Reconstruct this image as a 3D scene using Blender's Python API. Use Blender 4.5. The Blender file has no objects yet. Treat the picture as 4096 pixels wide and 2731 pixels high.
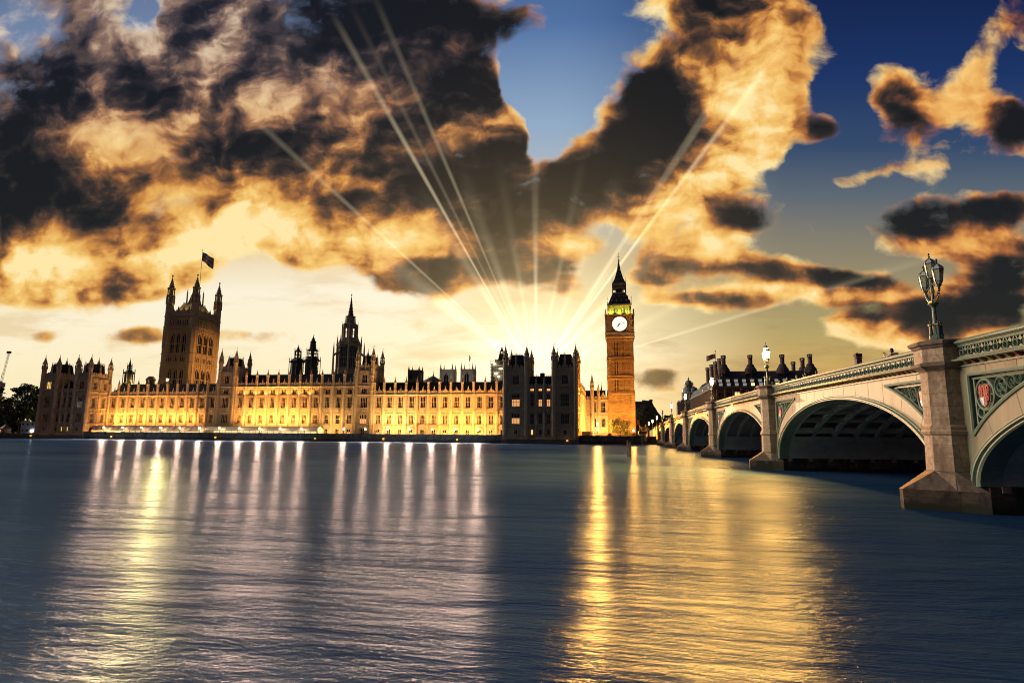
import bpy, bmesh, math, random
from mathutils import Vector, Matrix
R_ = math.radians
random.seed(7)
SC = bpy.context.scene
COL = SC.collection

# ------------------------------------------------------------------ camera
def make_camera():
    pitch, roll, yaw = 0.1521, 0.0077, 0.1716
    right = Vector((math.cos(yaw), math.sin(yaw), 0)); fwd0 = Vector((-math.sin(yaw), math.cos(yaw), 0)); zv = Vector((0, 0, 1))
    fwd = math.cos(pitch)*fwd0 + math.sin(pitch)*zv
    up = -math.sin(pitch)*fwd0 + math.cos(pitch)*zv
    r2 = math.cos(roll)*right + math.sin(roll)*up
    u2 = math.cos(roll)*up - math.sin(roll)*right
    cam = bpy.data.cameras.new('camera'); cam.sensor_width = 36.0; cam.lens = 36.0*2430/4096
    cam.clip_start = 0.2; cam.clip_end = 12000
    o = bpy.data.objects.new('camera', cam); COL.objects.link(o)
    m = Matrix((r2, u2, -fwd)).transposed().to_4x4(); m.translation = Vector((0, 0, 3.42))
    o.matrix_world = m
    SC.camera = o
make_camera()

# ------------------------------------------------------------------ exposure
SC.view_settings.view_transform = 'Standard'
SC.view_settings.look = 'None'
SC.view_settings.exposure = 0.0
SC.view_settings.gamma = 1.0
SC.render.engine = 'CYCLES'
SC.cycles.use_denoising = True
SC.cycles.filter_width = 1.0
SC.cycles.max_bounces = 6
SC.cycles.diffuse_bounces = 2
SC.cycles.glossy_bounces = 3
SC.cycles.transmission_bounces = 4
SC.cycles.sample_clamp_indirect = 4.0
SC.cycles.sample_clamp_direct = 40.0
SC.cycles.caustics_reflective = False
SC.cycles.caustics_refractive = False

# ------------------------------------------------------------------ sky (world): sunset gradient, cloud field, sunbeams, all as functions of the direction
SUN_EL = R_(5.41); SUN_AZ = R_(-7.50)       # azimuth from +Y towards +X
SUN_DIR = Vector((math.sin(SUN_AZ)*math.cos(SUN_EL), math.cos(SUN_AZ)*math.cos(SUN_EL), math.sin(SUN_EL)))
CLOUD_DENSITY=[(-0.7425,0.4764,0.3226,0.236,-0.015,1),(-0.3972,0.4713,0.3141,0.2325,-0.015,1),(-0.173,0.5517,0.1412,0.1466,-0.018,1),(-0.1129,0.4898,0.1033,0.0761,-0.016,0.6),(-0.8346,0.2853,0.2305,0.0997,-0.007,0.9),(-0.5284,0.2906,0.2549,0.0833,-0.008,0.9),(-0.2221,0.3181,0.1407,0.0817,-0.358,0.8),(-0.8761,0.187,0.0848,0.0455,-0.004,0.7),(-0.0754,0.3988,0.0806,0.0451,-0.012,0.9),(-0.0602,0.3018,0.0801,0.0818,-0.008,1),(-0.1615,0.1772,0.1018,0.0405,0.172,0.8),(-0.038,0.2206,0.094,0.0589,-0.005,0.8),(0.0379,0.1911,0.0359,0.0328,-0.004,0.8),(0.0415,0.1402,0.0394,0.0159,-0.002,0.7),(-0.1328,0.2285,0.0802,0.0517,-0.005,0.7),(0.297,0.5884,0.1648,0.1062,-0.02,1.1),(0.2591,0.4541,0.1366,0.1121,0.346,1.1),(0.1793,0.3883,0.1158,0.0815,0.525,1.1),(0.0995,0.3226,0.1012,0.0517,0.436,1),(0.0344,0.3011,0.0578,0.0518,-0.008,0.9),(0.3216,0.3352,0.0856,0.0365,0.349,0.9),(0.375,0.5343,0.0784,0.1053,-0.018,0.8),(0.0708,0.3822,0.0435,0.0261,0.346,0.7),(0.2358,0.3067,0.1073,0.0292,0.349,0.7),(0.5793,0.49,0.0423,0.0388,0.348,1.15),(0.6193,0.4306,0.0679,0.0524,0.349,1),(0.7154,0.4915,0.0366,0.0675,-0.294,1),(0.7511,0.4324,0.0398,0.0281,-0.014,0.8),(0.7846,0.4102,0.0396,0.049,-0.013,0.8),(0.4788,0.4141,0.0272,0.038,-0.013,0.75),(0.5219,0.3224,0.0573,0.0167,0.171,1.2),(0.6403,0.3322,0.0532,0.0314,-0.01,0.8),(0.648,0.2565,0.1257,0.0414,0.084,1),(0.7446,0.2738,0.0468,0.0204,0.352,0.6),(0.6806,0.21,0.1115,0.0192,-0.005,0.7),(0.7541,0.1742,0.088,0.0545,0.177,1.1),(0.3449,0.2513,0.0773,0.0349,-0.006,1),(0.1888,0.2486,0.0414,0.0219,0.261,1.25),(0.0991,0.2178,0.0215,0.0102,-0.005,1.2),(0.2559,0.2083,0.0565,0.0254,-0.005,0.7),(0.3331,0.1828,0.1394,0.0159,-0.147,0.75),(0.4861,0.1608,0.1419,0.0184,-0.075,0.95),(0.6228,0.1251,0.1287,0.0243,-0.001,0.8),(0.512,0.0933,0.0884,0.0134,-0.072,0.8),(0.6761,0.0899,0.1337,0.0302,0,0.95),(0.6204,0.0548,0.0934,0.0133,0.002,0.6),(0.1916,0.1688,0.044,0.0202,-0.003,1.05),(0.346,0.1218,0.0523,0.0143,-0.09,1.1),(0.2689,0.1291,0.0422,0.0143,-0.001,1),(0.1912,0.1256,0.0283,0.0115,-0.001,0.9),(0.1934,-0.0042,0.0421,0.017,0.004,1),(0.8001,0.5783,0.0533,0.1435,-0.02,0.5),(0.4547,0.5852,0.0367,0.0323,-0.02,0.35),(-0.3283,0.2369,0.063,0.0484,-0.006,0.9),(-0.3907,0.2001,0.0446,0.0223,-0.004,0.45),(-0.729,0.164,0.1216,0.0375,-0.003,0.8),(-0.6155,0.1786,0.0831,0.0299,-0.003,0.6),(-0.8543,0.0634,0.0398,0.0119,0.001,1),(-0.6642,0.0673,0.0563,0.0119,0.138,1),(-0.4952,0.066,0.041,0.0073,0.001,0.5),(-0.5157,0.1264,0.0374,0.0148,-0.001,0.4),(-0.2699,0.075,0.0585,0.0102,0.001,0.3),(-0.175,0.0751,0.0436,0.0087,0.001,0.3),(-0.3569,0.0167,0.0221,0.0116,0.003,0.3),(-0.4379,0.2899,0.194,0.0527,-0.008,0.3),(0.0786,0.5699,0.0585,0.0993,-0.019,-1.1),(-0.0133,0.5109,0.0441,0.0531,-0.017,-0.7),(0.5186,0.5839,0.0777,0.1508,-0.02,-0.7),(0.4629,0.3412,0.077,0.0512,-0.01,-0.6),(0.5432,0.2178,0.0415,0.0431,-0.005,-0.4),(-0.6863,0.6237,0.0273,0.0394,-0.021,-0.9),(0.4008,0.0756,0.1037,0.0355,0.001,-0.5),(0.1347,0.1762,0.0285,0.0436,-0.003,-0.5),(0.0416,0.2349,0.0288,0.0183,-0.006,-0.4),(-0.169,0.1919,0.0875,0.0516,-0.004,0.5),(0.0415,0.1838,0.0503,0.0438,-0.004,0.5),(-0.0526,0.2354,0.0869,0.0442,-0.006,0.4),(-0.3319,0.2332,0.0593,0.0447,-0.005,0.5),(-0.4485,0.1263,0.1114,0.037,-0.001,-0.5),(-0.7363,0.1565,0.0989,0.0338,-0.002,0.45),(-0.4948,0.1782,0.0674,0.0298,-0.003,-0.4),(-0.0377,0.1259,0.0791,0.0291,-0.001,-0.3),(0.2914,0.219,0.0423,0.029,-0.005,0.4),(0.2344,0.1903,0.0566,0.0217,-0.004,0.4),(0.0052,0.454,0.0585,0.0565,-0.014,-1.1),(0.0023,0.3792,0.0248,0.0336,-0.011,-0.9),(-0.0392,0.5455,0.0443,0.0343,-0.018,-0.6),(0.0997,0.3744,0.0506,0.0446,-0.011,0.5),(-0.0608,0.4136,0.044,0.0301,-0.013,0.5),(0.0701,0.1257,0.0429,0.0217,-0.001,0.5),(-0.7443,0.1641,0.1066,0.03,-0.003,0.5),(-0.7286,0.1565,0.1291,0.0413,-0.002,0.5),(-0.873,0.1268,0.0615,0.0225,-0.001,0.45),(-0.5998,0.1637,0.0679,0.0224,-0.003,0.4),(-0.4914,0.0638,0.0521,0.0088,0.001,0.3),(-0.302,0.222,0.0444,0.0371,-0.005,0.4),(-0.4345,0.1632,0.1115,0.0334,-0.003,-0.5),(-0.5605,0.1191,0.1123,0.0222,-0.001,-0.4),(-0.2559,0.1188,0.0732,0.0293,-0.001,-0.3),(0.0052,0.3904,0.0292,0.0449,-0.012,-0.4),(-0.0543,0.6107,0.0962,0.0384,-0.021,0.6),(0.2912,0.2045,0.0913,0.0232,-0.094,0.9),(0.444,0.1409,0.1653,0.0129,-0.074,1.1),(0.3807,0.4598,0.0642,0.0891,0.257,0.6),(0.3792,0.386,0.0496,0.0367,0.169,0.6),(0.4977,0.0757,0.0893,0.0141,0.001,0.6),(0.5936,0.0687,0.1089,0.0169,0.001,0.8),(0.0055,0.1621,0.0432,0.0291,-0.003,0.4),(-0.1978,0.1553,0.0584,0.022,-0.002,0.5),(0.7218,0.2169,0.0748,0.0285,-0.005,0.6)]
CLOUD_SHADE=[(-0.9028,0.4011,0.1016,0.117,-0.012,0.648),(-0.8486,0.5718,0.0943,0.0752,-0.018,0.54),(-0.6005,0.6141,0.0571,0.0479,0.338,0.576),(-0.6484,0.4866,0.0463,0.0466,-0.015,0.396),(-0.4003,0.6023,0.1064,0.0506,-0.02,0.432),(-0.2483,0.5761,0.1952,0.0999,-0.196,0.54),(-0.1054,0.4783,0.0959,0.0455,-0.015,0.8),(-0.1715,0.4151,0.1479,0.0451,-0.189,0.45),(-0.4554,0.3806,0.0679,0.0304,-0.011,0.36),(-0.3653,0.3948,0.1198,0.0532,-0.012,0.252),(-0.7342,0.2846,0.0996,0.0533,-0.007,0.432),(-0.5424,0.3702,0.0683,0.0343,-0.011,0.288),(-0.8816,0.2933,0.0776,0.046,-0.008,0.288),(-0.2,0.3216,0.0813,0.0484,-0.184,0.612),(-0.2735,0.2887,0.0592,0.0299,-0.008,0.252),(-0.0604,0.339,0.0438,0.0597,-0.01,0.75),(-0.0455,0.2648,0.0508,0.0443,-0.007,0.45),(-0.0815,0.1989,0.0436,0.0367,-0.004,0.2),(0.18,0.474,0.0578,0.0827,0.165,1.1),(0.1359,0.3814,0.087,0.0444,0.525,1.1),(0.0453,0.3157,0.0579,0.037,0.347,1),(0.2227,0.4175,0.0576,0.0594,0.347,0.8),(0.2536,0.5892,0.0578,0.0379,-0.02,0.35),(0.1787,0.3219,0.0647,0.0257,0.348,0.35),(0.6189,0.416,0.0423,0.0347,0.349,0.75),(0.5786,0.4679,0.0315,0.0258,-0.015,0.4),(0.6446,0.2601,0.1034,0.0229,0.138,0.85),(0.5851,0.2319,0.0482,0.0143,-0.006,0.35),(0.7538,0.1672,0.0751,0.0527,0.177,1.2),(0.743,0.4034,0.0412,0.0291,-0.013,0.5),(0.7877,0.4029,0.0274,0.0363,-0.013,0.7),(0.3414,0.2564,0.0458,0.0203,-0.007,0.9),(0.4724,0.1666,0.1446,0.0107,-0.075,0.75),(0.6566,0.1145,0.1558,0.0183,-0.001,0.9),(0.6962,0.0829,0.1349,0.0175,0.001,0.5),(0.19,0.0007,0.0421,0.0156,0.004,0.5),(0.4786,0.4068,0.0351,0.0441,-0.013,0.6),(0.7446,0.2738,0.0416,0.0197,0.352,0.7),(0.8001,0.5783,0.0622,0.1491,-0.02,0.5),(-0.1687,0.1699,0.0655,0.0257,0.172,0.2),(-0.0306,0.1622,0.0361,0.0292,-0.003,0.15),(-0.736,0.1491,0.0837,0.0262,-0.002,0.043),(-0.3281,0.2295,0.0408,0.0335,-0.005,0.144),(-0.8542,0.0612,0.0345,0.0089,0.001,0.072),(-0.6641,0.0658,0.0453,0.0089,0.001,0.072),(0.0379,0.1911,0.0216,0.0182,-0.004,0.15),(0.1773,0.1616,0.0284,0.013,-0.003,0.15),(0.7255,0.484,0.0208,0.0367,-0.016,0.1),(-0.5487,0.5663,0.0385,0.086,-0.018,-0.465),(-0.4969,0.5035,0.0382,0.0386,-0.016,-0.31),(-0.677,0.5843,0.0272,0.055,-0.019,-0.372),(-0.5733,0.497,0.0537,0.0698,-0.016,-0.217),(-0.384,0.5555,0.0455,0.0309,-0.018,-0.248),(-0.4579,0.4722,0.0456,0.0461,-0.015,-0.186),(-0.5692,0.3743,0.0457,0.0305,-0.011,-0.248),(-0.6774,0.3984,0.0702,0.0454,-0.353,-0.279),(-0.5445,0.3194,0.0228,0.0136,-0.009,-0.434),(-0.5029,0.3221,0.0302,0.0113,-0.009,-0.434),(-0.4515,0.2376,0.1492,0.0262,-0.006,-0.55),(-0.6019,0.2235,0.0907,0.0225,-0.005,-0.35),(-0.5161,0.3813,0.0266,0.019,-0.011,-0.217),(-0.4419,0.4414,0.0303,0.0153,-0.014,-0.248),(-0.7779,0.3996,0.0465,0.0464,-0.012,-0.186),(-0.7527,0.531,0.04,0.0686,-0.525,-0.186),(-0.0718,0.425,0.0551,0.0241,-0.013,-0.6),(-0.127,0.407,0.0442,0.0226,-0.012,-0.35),(0.3101,0.5055,0.0792,0.0823,0.346,-0.5),(0.1883,0.5905,0.0291,0.0685,-0.02,-0.6),(0.1662,0.5607,0.0218,0.0303,-0.019,-0.35),(0.3302,0.4235,0.0648,0.044,0.525,-0.35),(0.3216,0.3389,0.0713,0.0292,0.349,-0.45),(0.0671,0.3785,0.0363,0.0164,0.346,-0.6),(0.2358,0.3067,0.0787,0.0183,0.349,-0.4),(0.3969,0.5564,0.0428,0.0903,-0.019,-0.4),(-0.289,0.3224,0.0372,0.012,-0.009,-0.75),(-0.392,0.2522,0.0448,0.0224,-0.006,-0.4),(-0.8765,0.1946,0.0541,0.0303,-0.004,-0.5),(-0.7303,0.194,0.0915,0.0166,-0.004,-0.45),(0.7189,0.4914,0.0311,0.059,-0.294,-0.35),(0.6407,0.4449,0.0209,0.022,-0.014,-0.3),(0.5867,0.5009,0.028,0.0222,-0.017,-0.3),(0.6403,0.3322,0.0483,0.0253,-0.01,-0.4),(0.5219,0.3224,0.0557,0.0145,-0.009,-0.4),(0.667,0.2136,0.1023,0.0128,-0.005,-0.4),(0.3744,0.1432,0.1663,0.0086,-0.073,-0.5),(0.5118,0.0863,0.0822,0.0085,-0.071,-0.5),(0.6136,0.0547,0.1018,0.0112,0.002,-0.4),(0.1923,0.2486,0.0356,0.0182,-0.006,-0.35),(0.2771,0.2082,0.0564,0.0217,-0.005,-0.35),(0.346,0.1218,0.0489,0.0114,-0.001,-0.35),(0.3444,0.226,0.0632,0.0101,-0.005,-0.4),(-0.4979,0.2829,0.0903,0.0301,-0.007,-0.2),(-0.8085,0.2245,0.0922,0.0227,-0.005,-0.1),(-0.184,0.2214,0.044,0.0148,-0.005,-0.3),(-0.0018,0.2205,0.0361,0.0147,-0.005,-0.3),(0.0415,0.2093,0.0288,0.0102,-0.005,-0.4),(-0.1688,0.1772,0.0584,0.0257,-0.003,0.35),(0.0415,0.1765,0.0287,0.0218,-0.003,0.35),(-0.3317,0.2221,0.0445,0.0297,-0.005,0.35),(-0.0598,0.2208,0.0435,0.0368,-0.005,0.35),(-0.7358,0.1453,0.0761,0.0225,-0.002,0.12),(-0.1984,0.1993,0.044,0.0147,-0.004,-0.3),(0.0415,0.2056,0.036,0.0102,-0.004,-0.4),(-0.7434,0.1453,0.0989,0.0262,-0.002,0.1),(-0.7217,0.1715,0.2496,0.0526,-0.003,-0.32),(-0.302,0.222,0.0886,0.0371,-0.005,-0.15),(-0.8147,0.1943,0.1455,0.0454,-0.004,-0.35),(-0.4658,0.2116,0.1788,0.0448,-0.005,-0.4),(-0.2795,0.2034,0.0957,0.037,-0.004,-0.3),(-0.8804,0.2704,0.0775,0.0382,-0.007,-0.15),(-0.4975,0.2678,0.15,0.0376,-0.007,-0.2),(-0.0543,0.6107,0.0815,0.0307,-0.021,0.5),(-0.1327,0.2211,0.0438,0.0221,-0.005,-0.2),(-0.6101,0.4513,0.0461,0.0541,-0.014,-0.2),(-0.8127,0.4774,0.0391,0.0468,-0.015,0.3),(-0.7091,0.6084,0.0312,0.0394,-0.02,-0.2),(0.2912,0.2045,0.0913,0.0217,-0.094,-0.6),(0.444,0.1395,0.1653,0.0114,-0.073,-0.75),(0.3878,0.4597,0.057,0.0891,0.257,-0.5),(0.4977,0.0743,0.0892,0.0099,0.001,-0.6),(0.6,0.0582,0.1087,0.0098,0.002,-0.6),(0.6804,0.2064,0.1022,0.0157,-0.005,-0.4),(0.705,0.4916,0.0485,0.059,-0.016,-0.3),(0.5939,0.5082,0.035,0.0296,-0.017,-0.35),(0.6496,0.3032,0.0825,0.0216,-0.009,-0.4),(-0.1618,0.2065,0.0803,0.0221,-0.004,-0.25)]
class NT:
    """small helper to wire shader nodes"""
    def __init__(self, tree): self.t = tree; self.n = tree.nodes; self.l = tree.links
    def put(self, inp, v):
        if isinstance(v, bpy.types.NodeSocket): self.l.new(v, inp)
        elif v is not None: inp.default_value = v
    def node(self, ty, ins=(), **kw):
        nd = self.n.new(ty)
        for k, v in kw.items(): setattr(nd, k, v)
        for i, v in enumerate(ins): self.put(nd.inputs[i], v)
        return nd
    def m(self, op, a, b=None, c=None, clamp=False):
        nd = self.node('ShaderNodeMath', (a, b, c) if c is not None else ((a, b) if b is not None else (a,)), operation=op); nd.use_clamp = clamp
        return nd.outputs[0]
    def vm(self, op, a, b=None):
        nd = self.node('ShaderNodeVectorMath', (a, b) if b is not None else (a,), operation=op)
        return nd.outputs[1] if op in ('DOT_PRODUCT', 'LENGTH') else nd.outputs[0]
    def scale(self, v, s):
        nd = self.n.new('ShaderNodeVectorMath'); nd.operation = 'SCALE'; self.put(nd.inputs[0], v); self.put(nd.inputs['Scale'], s); return nd.outputs[0]
    def mix(self, f, a, b, blend='MIX', clamp=False):
        nd = self.n.new('ShaderNodeMix'); nd.data_type = 'RGBA'; nd.blend_type = blend; nd.clamp_factor = True; nd.clamp_result = clamp
        self.put(nd.inputs[0], f); self.put(nd.inputs[6], col4(a)); self.put(nd.inputs[7], col4(b)); return nd.outputs[2]
    def ramp(self, f, stops, interp='LINEAR'):
        nd = self.n.new('ShaderNodeValToRGB'); cr = nd.color_ramp; cr.interpolation = interp
        while len(cr.elements) > 1: cr.elements.remove(cr.elements[-1])
        for i, (p, c) in enumerate(stops):
            e = cr.elements[0] if i == 0 else cr.elements.new(p)
            e.position = p; e.color = col4(c)
        self.put(nd.inputs[0], f); return nd.outputs[0]
    def noise(self, vec, scale, detail=4, rough=0.5, dims='3D', dist=0.0):
        nd = self.n.new('ShaderNodeTexNoise'); nd.noise_dimensions = dims
        self.put(nd.inputs['Vector'], vec); nd.inputs['Scale'].default_value = scale; nd.inputs['Detail'].default_value = detail
        nd.inputs['Roughness'].default_value = rough; nd.inputs['Distortion'].default_value = dist
        return nd
    def sstep(self, x, a, b):
        nd = self.n.new('ShaderNodeMapRange'); nd.interpolation_type = 'SMOOTHSTEP'
        self.put(nd.inputs[0], x); nd.inputs[1].default_value = a; nd.inputs[2].default_value = b; return nd.outputs[0]
    def lstep(self, x, a, b, c=0.0, d=1.0):
        nd = self.n.new('ShaderNodeMapRange'); self.put(nd.inputs[0], x)
        for i, v in enumerate((a, b, c, d)): nd.inputs[i+1].default_value = v
        return nd.outputs[0]

def lin(c):
    return c/12.92 if c <= 0.04045 else ((c+0.055)/1.055)**2.4
def rgb(r, g, b, k=1.0):
    """8-bit colour as seen -> linear"""
    return (lin(r/255)*k, lin(g/255)*k, lin(b/255)*k, 1.0)
def col4(c):
    if isinstance(c, (tuple, list)): return tuple(c[:3]) + (1.0,)
    if isinstance(c, (int, float)): return (c, c, c, 1.0)
    return c

def make_world():
    w = bpy.data.worlds.new('World'); SC.world = w; w.use_nodes = True
    k = NT(w.node_tree); k.n.clear()
    d = k.n.new('ShaderNodeTexCoord').outputs['Generated']
    s = SUN_DIR.normalized(); r = s.cross(Vector((0, 0, 1))).normalized(); u = r.cross(s)
    ds = k.vm('DOT_PRODUCT', d, tuple(s)); dsc = k.m('MAXIMUM', ds, 0.16)
    p = k.m('DIVIDE', k.vm('DOT_PRODUCT', d, tuple(r)), dsc)
    q = k.m('DIVIDE', k.vm('DOT_PRODUCT', d, tuple(u)), dsc)
    def comb(x, y, z=0.0): return k.node('ShaderNodeCombineXYZ', (x, y, z)).outputs[0]
    P = comb(p, q)
    dist = k.vm('LENGTH', P)
    # --- clear sky behind the clouds
    qn = k.lstep(q, -0.1, 0.9)
    qpos = lambda v: (v+0.1)/1.0
    right = k.ramp(qn, [(0, rgb(196, 150, 70)), (qpos(0.02), rgb(200, 164, 92)), (qpos(0.08), rgb(172, 154, 100)), (qpos(0.19), rgb(140, 130, 105)), (qpos(0.30), rgb(88, 100, 112)), (qpos(0.38), rgb(46, 70, 105)), (qpos(0.5), rgb(18, 46, 98)), (qpos(0.65), rgb(6, 28, 74)), (1, rgb(8, 24, 56))])
    mid = k.ramp(qn, [(0, rgb(252, 232, 176)), (qpos(0.05), rgb(252, 240, 206)), (qpos(0.12), rgb(240, 220, 168)), (qpos(0.20), rgb(206, 188, 148)), (qpos(0.30), rgb(176, 184, 186)), (qpos(0.42), rgb(142, 168, 196)), (qpos(0.6), rgb(78, 112, 162)), (1, rgb(30, 46, 86))])
    left = k.ramp(qn, [(0, rgb(250, 226, 172)), (qpos(0.05), rgb(251, 238, 202)), (qpos(0.14), rgb(250, 240, 214)), (qpos(0.24), rgb(226, 196, 140)), (qpos(0.4), rgb(150, 150, 160)), (qpos(0.6), rgb(110, 130, 165)), (1, rgb(40, 50, 80))])
    clear = k.mix(k.sstep(p, -0.25, -0.05), left, mid)
    clear = k.mix(k.sstep(p, 0.02, 0.42), clear, right)
    # thin streaky cirrus low down
    ci = k.noise(k.vm('MULTIPLY', k.vm('ADD', P, (2.0, 5.0, 0)), (4.0, 17.0, 1.0)), 1.0, 6, 0.6, '2D').outputs[0]
    clear = k.mix(k.m('MULTIPLY', k.m('MULTIPLY', k.sstep(ci, 0.50, 0.74), k.sstep(q, 0.30, 0.10)), 0.55), clear, k.mix(k.sstep(p, 0.0, 0.3), rgb(222, 186, 128), rgb(150, 124, 84)))
    # --- cloud field
    wa = k.m('MULTIPLY_ADD', k.sstep(q, 0.02, 0.40), 0.75, 0.25)
    w1 = k.noise(P, 4.5, 2, 0.5, '2D').outputs['Color']; w2 = k.noise(P, 17.0, 2, 0.5, '2D').outputs['Color']
    half = (0.5, 0.5, 0.5)
    off = k.vm('ADD', k.vm('MULTIPLY', k.vm('SUBTRACT', w1, half), (.06, .045, 0)), k.vm('MULTIPLY', k.vm('SUBTRACT', w2, half), (.034, .026, 0)))
    W = k.vm('ADD', P, k.scale(off, wa))
    import numpy as np
    def field(blobs, ps, qs, top, rank=15):
        """a sum of soft elliptical patches over (p, q), wired as a few products of curves"""
        gp = np.linspace(-1.1, 1.0, 85); gq = np.linspace(-0.14, 0.80, 60)
        A = np.zeros((85, 60)); PP, QQ = np.meshgrid(gp, gq, indexing='ij')
        for x, y, a, b, rot, amp in blobs:
            c, sn = math.cos(rot), math.sin(rot); dx, dy = PP-x, QQ-y
            A += amp*0.4**(((c*dx+sn*dy)/a)**2+((c*dy-sn*dx)/b)**2)
        A = np.minimum(A, top)
        U, S, V = np.linalg.svd(A, full_matrices=False)
        def curves(src, rows):
            nd = k.n.new('ShaderNodeRGBCurve'); cm = nd.mapping; cm.use_clip = False; cm.extend = 'HORIZONTAL'
            mx = float(np.abs(rows).max())
            for ch in range(3):
                cv = cm.curves[ch]; n = rows.shape[1]
                while len(cv.points) < n: cv.points.new(0.5, 0.5)
                for i in range(n):
                    cv.points[i].location = (i/(n-1), 0.5+0.5*float(rows[ch, i])/mx)
            cm.update()
            k.put(nd.inputs[1], src)
            nm = k.n.new('ShaderNodeVectorMath'); nm.operation = 'MULTIPLY_ADD'
            k.put(nm.inputs[0], nd.outputs[0]); nm.inputs[1].default_value = (2*mx,)*3; nm.inputs[2].default_value = (-mx,)*3
            return nm.outputs[0]
        acc = None
        for g in range(0, rank, 3):
            w = np.sqrt(S[g:g+3])
            t = k.vm('DOT_PRODUCT', curves(ps, (U[:, g:g+3]*w).T), curves(qs, V[g:g+3]*w[:, None]))
            acc = t if acc is None else k.m('ADD', acc, t)
        return acc
    sw = k.node('ShaderNodeSeparateXYZ', (W,))
    ps = k.lstep(sw.outputs[0], -1.1, 1.0); qs = k.lstep(sw.outputs[1], -0.14, 0.80)
    ps = comb(ps, ps, ps); qs = comb(qs, qs, qs)
    D = field(CLOUD_DENSITY, ps, qs, 1.25)
    K = field(CLOUD_SHADE, ps, qs, 9.0)
    flat = k.vm('MULTIPLY', W, (1.0, 1.35, 1.0))
    n1 = k.noise(flat, 8.5, 8, 0.56, '2D').outputs[0]
    toward = k.scale(k.vm('NORMALIZE', P), -0.022)
    n1b = k.noise(k.vm('ADD', flat, toward), 8.5, 4, 0.52, '2D').outputs[0]
    n2 = k.noise(k.vm('ADD', flat, (3.1, 1.7, 0)), 4.5, 5, 0.52, '2D').outputs[0]
    n0 = k.noise(k.vm('ADD', flat, (7.7, 3.3, 0)), 3.2, 2, 0.5, '2D').outputs[0]
    dens = k.m('ADD', k.m('ADD', D, k.m('MULTIPLY', k.m('SUBTRACT', n0, 0.5), 0.55)), k.m('MULTIPLY', k.m('SUBTRACT', n1, 0.5), 2.0))
    alpha = k.sstep(dens, 0.36, 0.92)
    relief = k.m('MULTIPLY', k.m('SUBTRACT', n1b, n1), 2.0)
    T = k.m('ADD', k.m('MULTIPLY', K, 0.74), k.m('MULTIPLY', k.m('SUBTRACT', n2, 0.5), 1.5))
    T = k.m('ADD', T, relief)
    T = k.m('ADD', T, k.m('MULTIPLY', k.m('SUBTRACT', k.m('MINIMUM', dens, 1.15), 0.95), 0.8))
    T = k.m('ADD', T, 0.36)
    T = k.m('MAXIMUM', T, k.m('MULTIPLY_ADD', T, 0.5, 0.11))
    cloud = k.ramp(T, [(0, rgb(255, 230, 166)), (0.11, rgb(246, 198, 108)), (0.25, rgb(212, 146, 68)), (0.40, rgb(160, 102, 54)), (0.55, rgb(104, 70, 46)), (0.70, rgb(58, 44, 37)), (0.86, rgb(31, 26, 26)), (1, rgb(14, 13, 17))])
    # higher, farther from the sun: greyer bodies
    grey = k.ramp(T, [(0, rgb(240, 226, 205)), (0.2, rgb(205, 180, 155)), (0.4, rgb(140, 112, 98)), (0.6, rgb(72, 62, 66)), (0.8, rgb(30, 29, 40)), (1, rgb(14, 15, 26))])
    cloud = k.mix(k.m('MULTIPLY', k.sstep(q, 0.30, 0.62), k.sstep(p, 0.12, -0.5)), cloud, grey)
    # orange far right
    cloud = k.mix(k.m('MULTIPLY', k.sstep(p, 0.2, 0.7), 0.5), cloud, k.ramp(T, [(0, rgb(252, 200, 120)), (0.2, rgb(228, 152, 78)), (0.38, rgb(176, 98, 48)), (0.55, rgb(92, 52, 34)), (0.75, rgb(32, 24, 26)), (1, rgb(12, 12, 18))]))
    # light leaking through near the sun and low at the left
    near = k.m('POWER', 0.4, k.m('POWER', k.m('DIVIDE', dist, 0.13), 2.0))
    cloud = k.mix(k.m('MULTIPLY', near, 0.25), cloud, rgb(255, 236, 180))
    low = k.m('MULTIPLY', k.sstep(q, 0.16, 0.0), k.sstep(p, 0.25, 0.0))
    cloud = k.mix(k.m('MULTIPLY', low, 0.4), cloud, rgb(188, 140, 82))
    sky = k.mix(alpha, clear, cloud)
    # --- sunbeams: radial about the sun
    th = k.m('DIVIDE', k.m('ARCTAN2', q, p), math.pi)          # 0..1 over the upper half
    def beams(rays):
        if len(rays) > 10: return k.m('ADD', beams(rays[:10]), beams(rays[10:]))
        st = [(0.0, 0.0)]
        for a, wd, amp in sorted(rays):
            c = a/180; hw = wd/180
            st += [(max(c-hw, 0.001), 0.0), (c, amp), (min(c+hw, .999), 0.0)]
        fix = []; last = -1
        for pp, v in st:
            pp = max(pp, last+0.0004); last = pp; fix.append((pp, v))
        return k.ramp(th, fix, 'EASE')
    thin = beams([(53.3, .75, 1.0), (57.3, .55, 1.0), (113.1, .4, .4), (117.0, .42, .65), (119.6, .48, .8), (137.9, .42, .45), (17.1, .6, .5)])
    wide = beams([(10, 3, .2), (27, 3, .3), (36, 3, .25), (46, 4, .5), (56, 4, .5), (68, 3, .2), (78, 2.0, .3), (90.5, 1.8, .7), (100, 2.5, .22), (110, 3, .35), (122, 3, .5), (142, 5, .8)])
    f_thin = k.ramp(dist, [(0, .6), (0.12, .65), (0.3, .55), (0.5, .36), (0.62, .18), (0.72, 0)])
    f_wide = k.ramp(dist, [(0, .9), (0.08, .75), (0.16, .45), (0.26, .16), (0.38, 0)])
    ray = k.m('MULTIPLY', k.m('ADD', k.m('MULTIPLY', thin, f_thin), k.m('MULTIPLY', wide, f_wide)), k.lstep(n2, .3, .7, .75, 1.15))
    front = k.sstep(ds, 0.3, 0.6)
    ray = k.m('MULTIPLY', ray, front)
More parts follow.
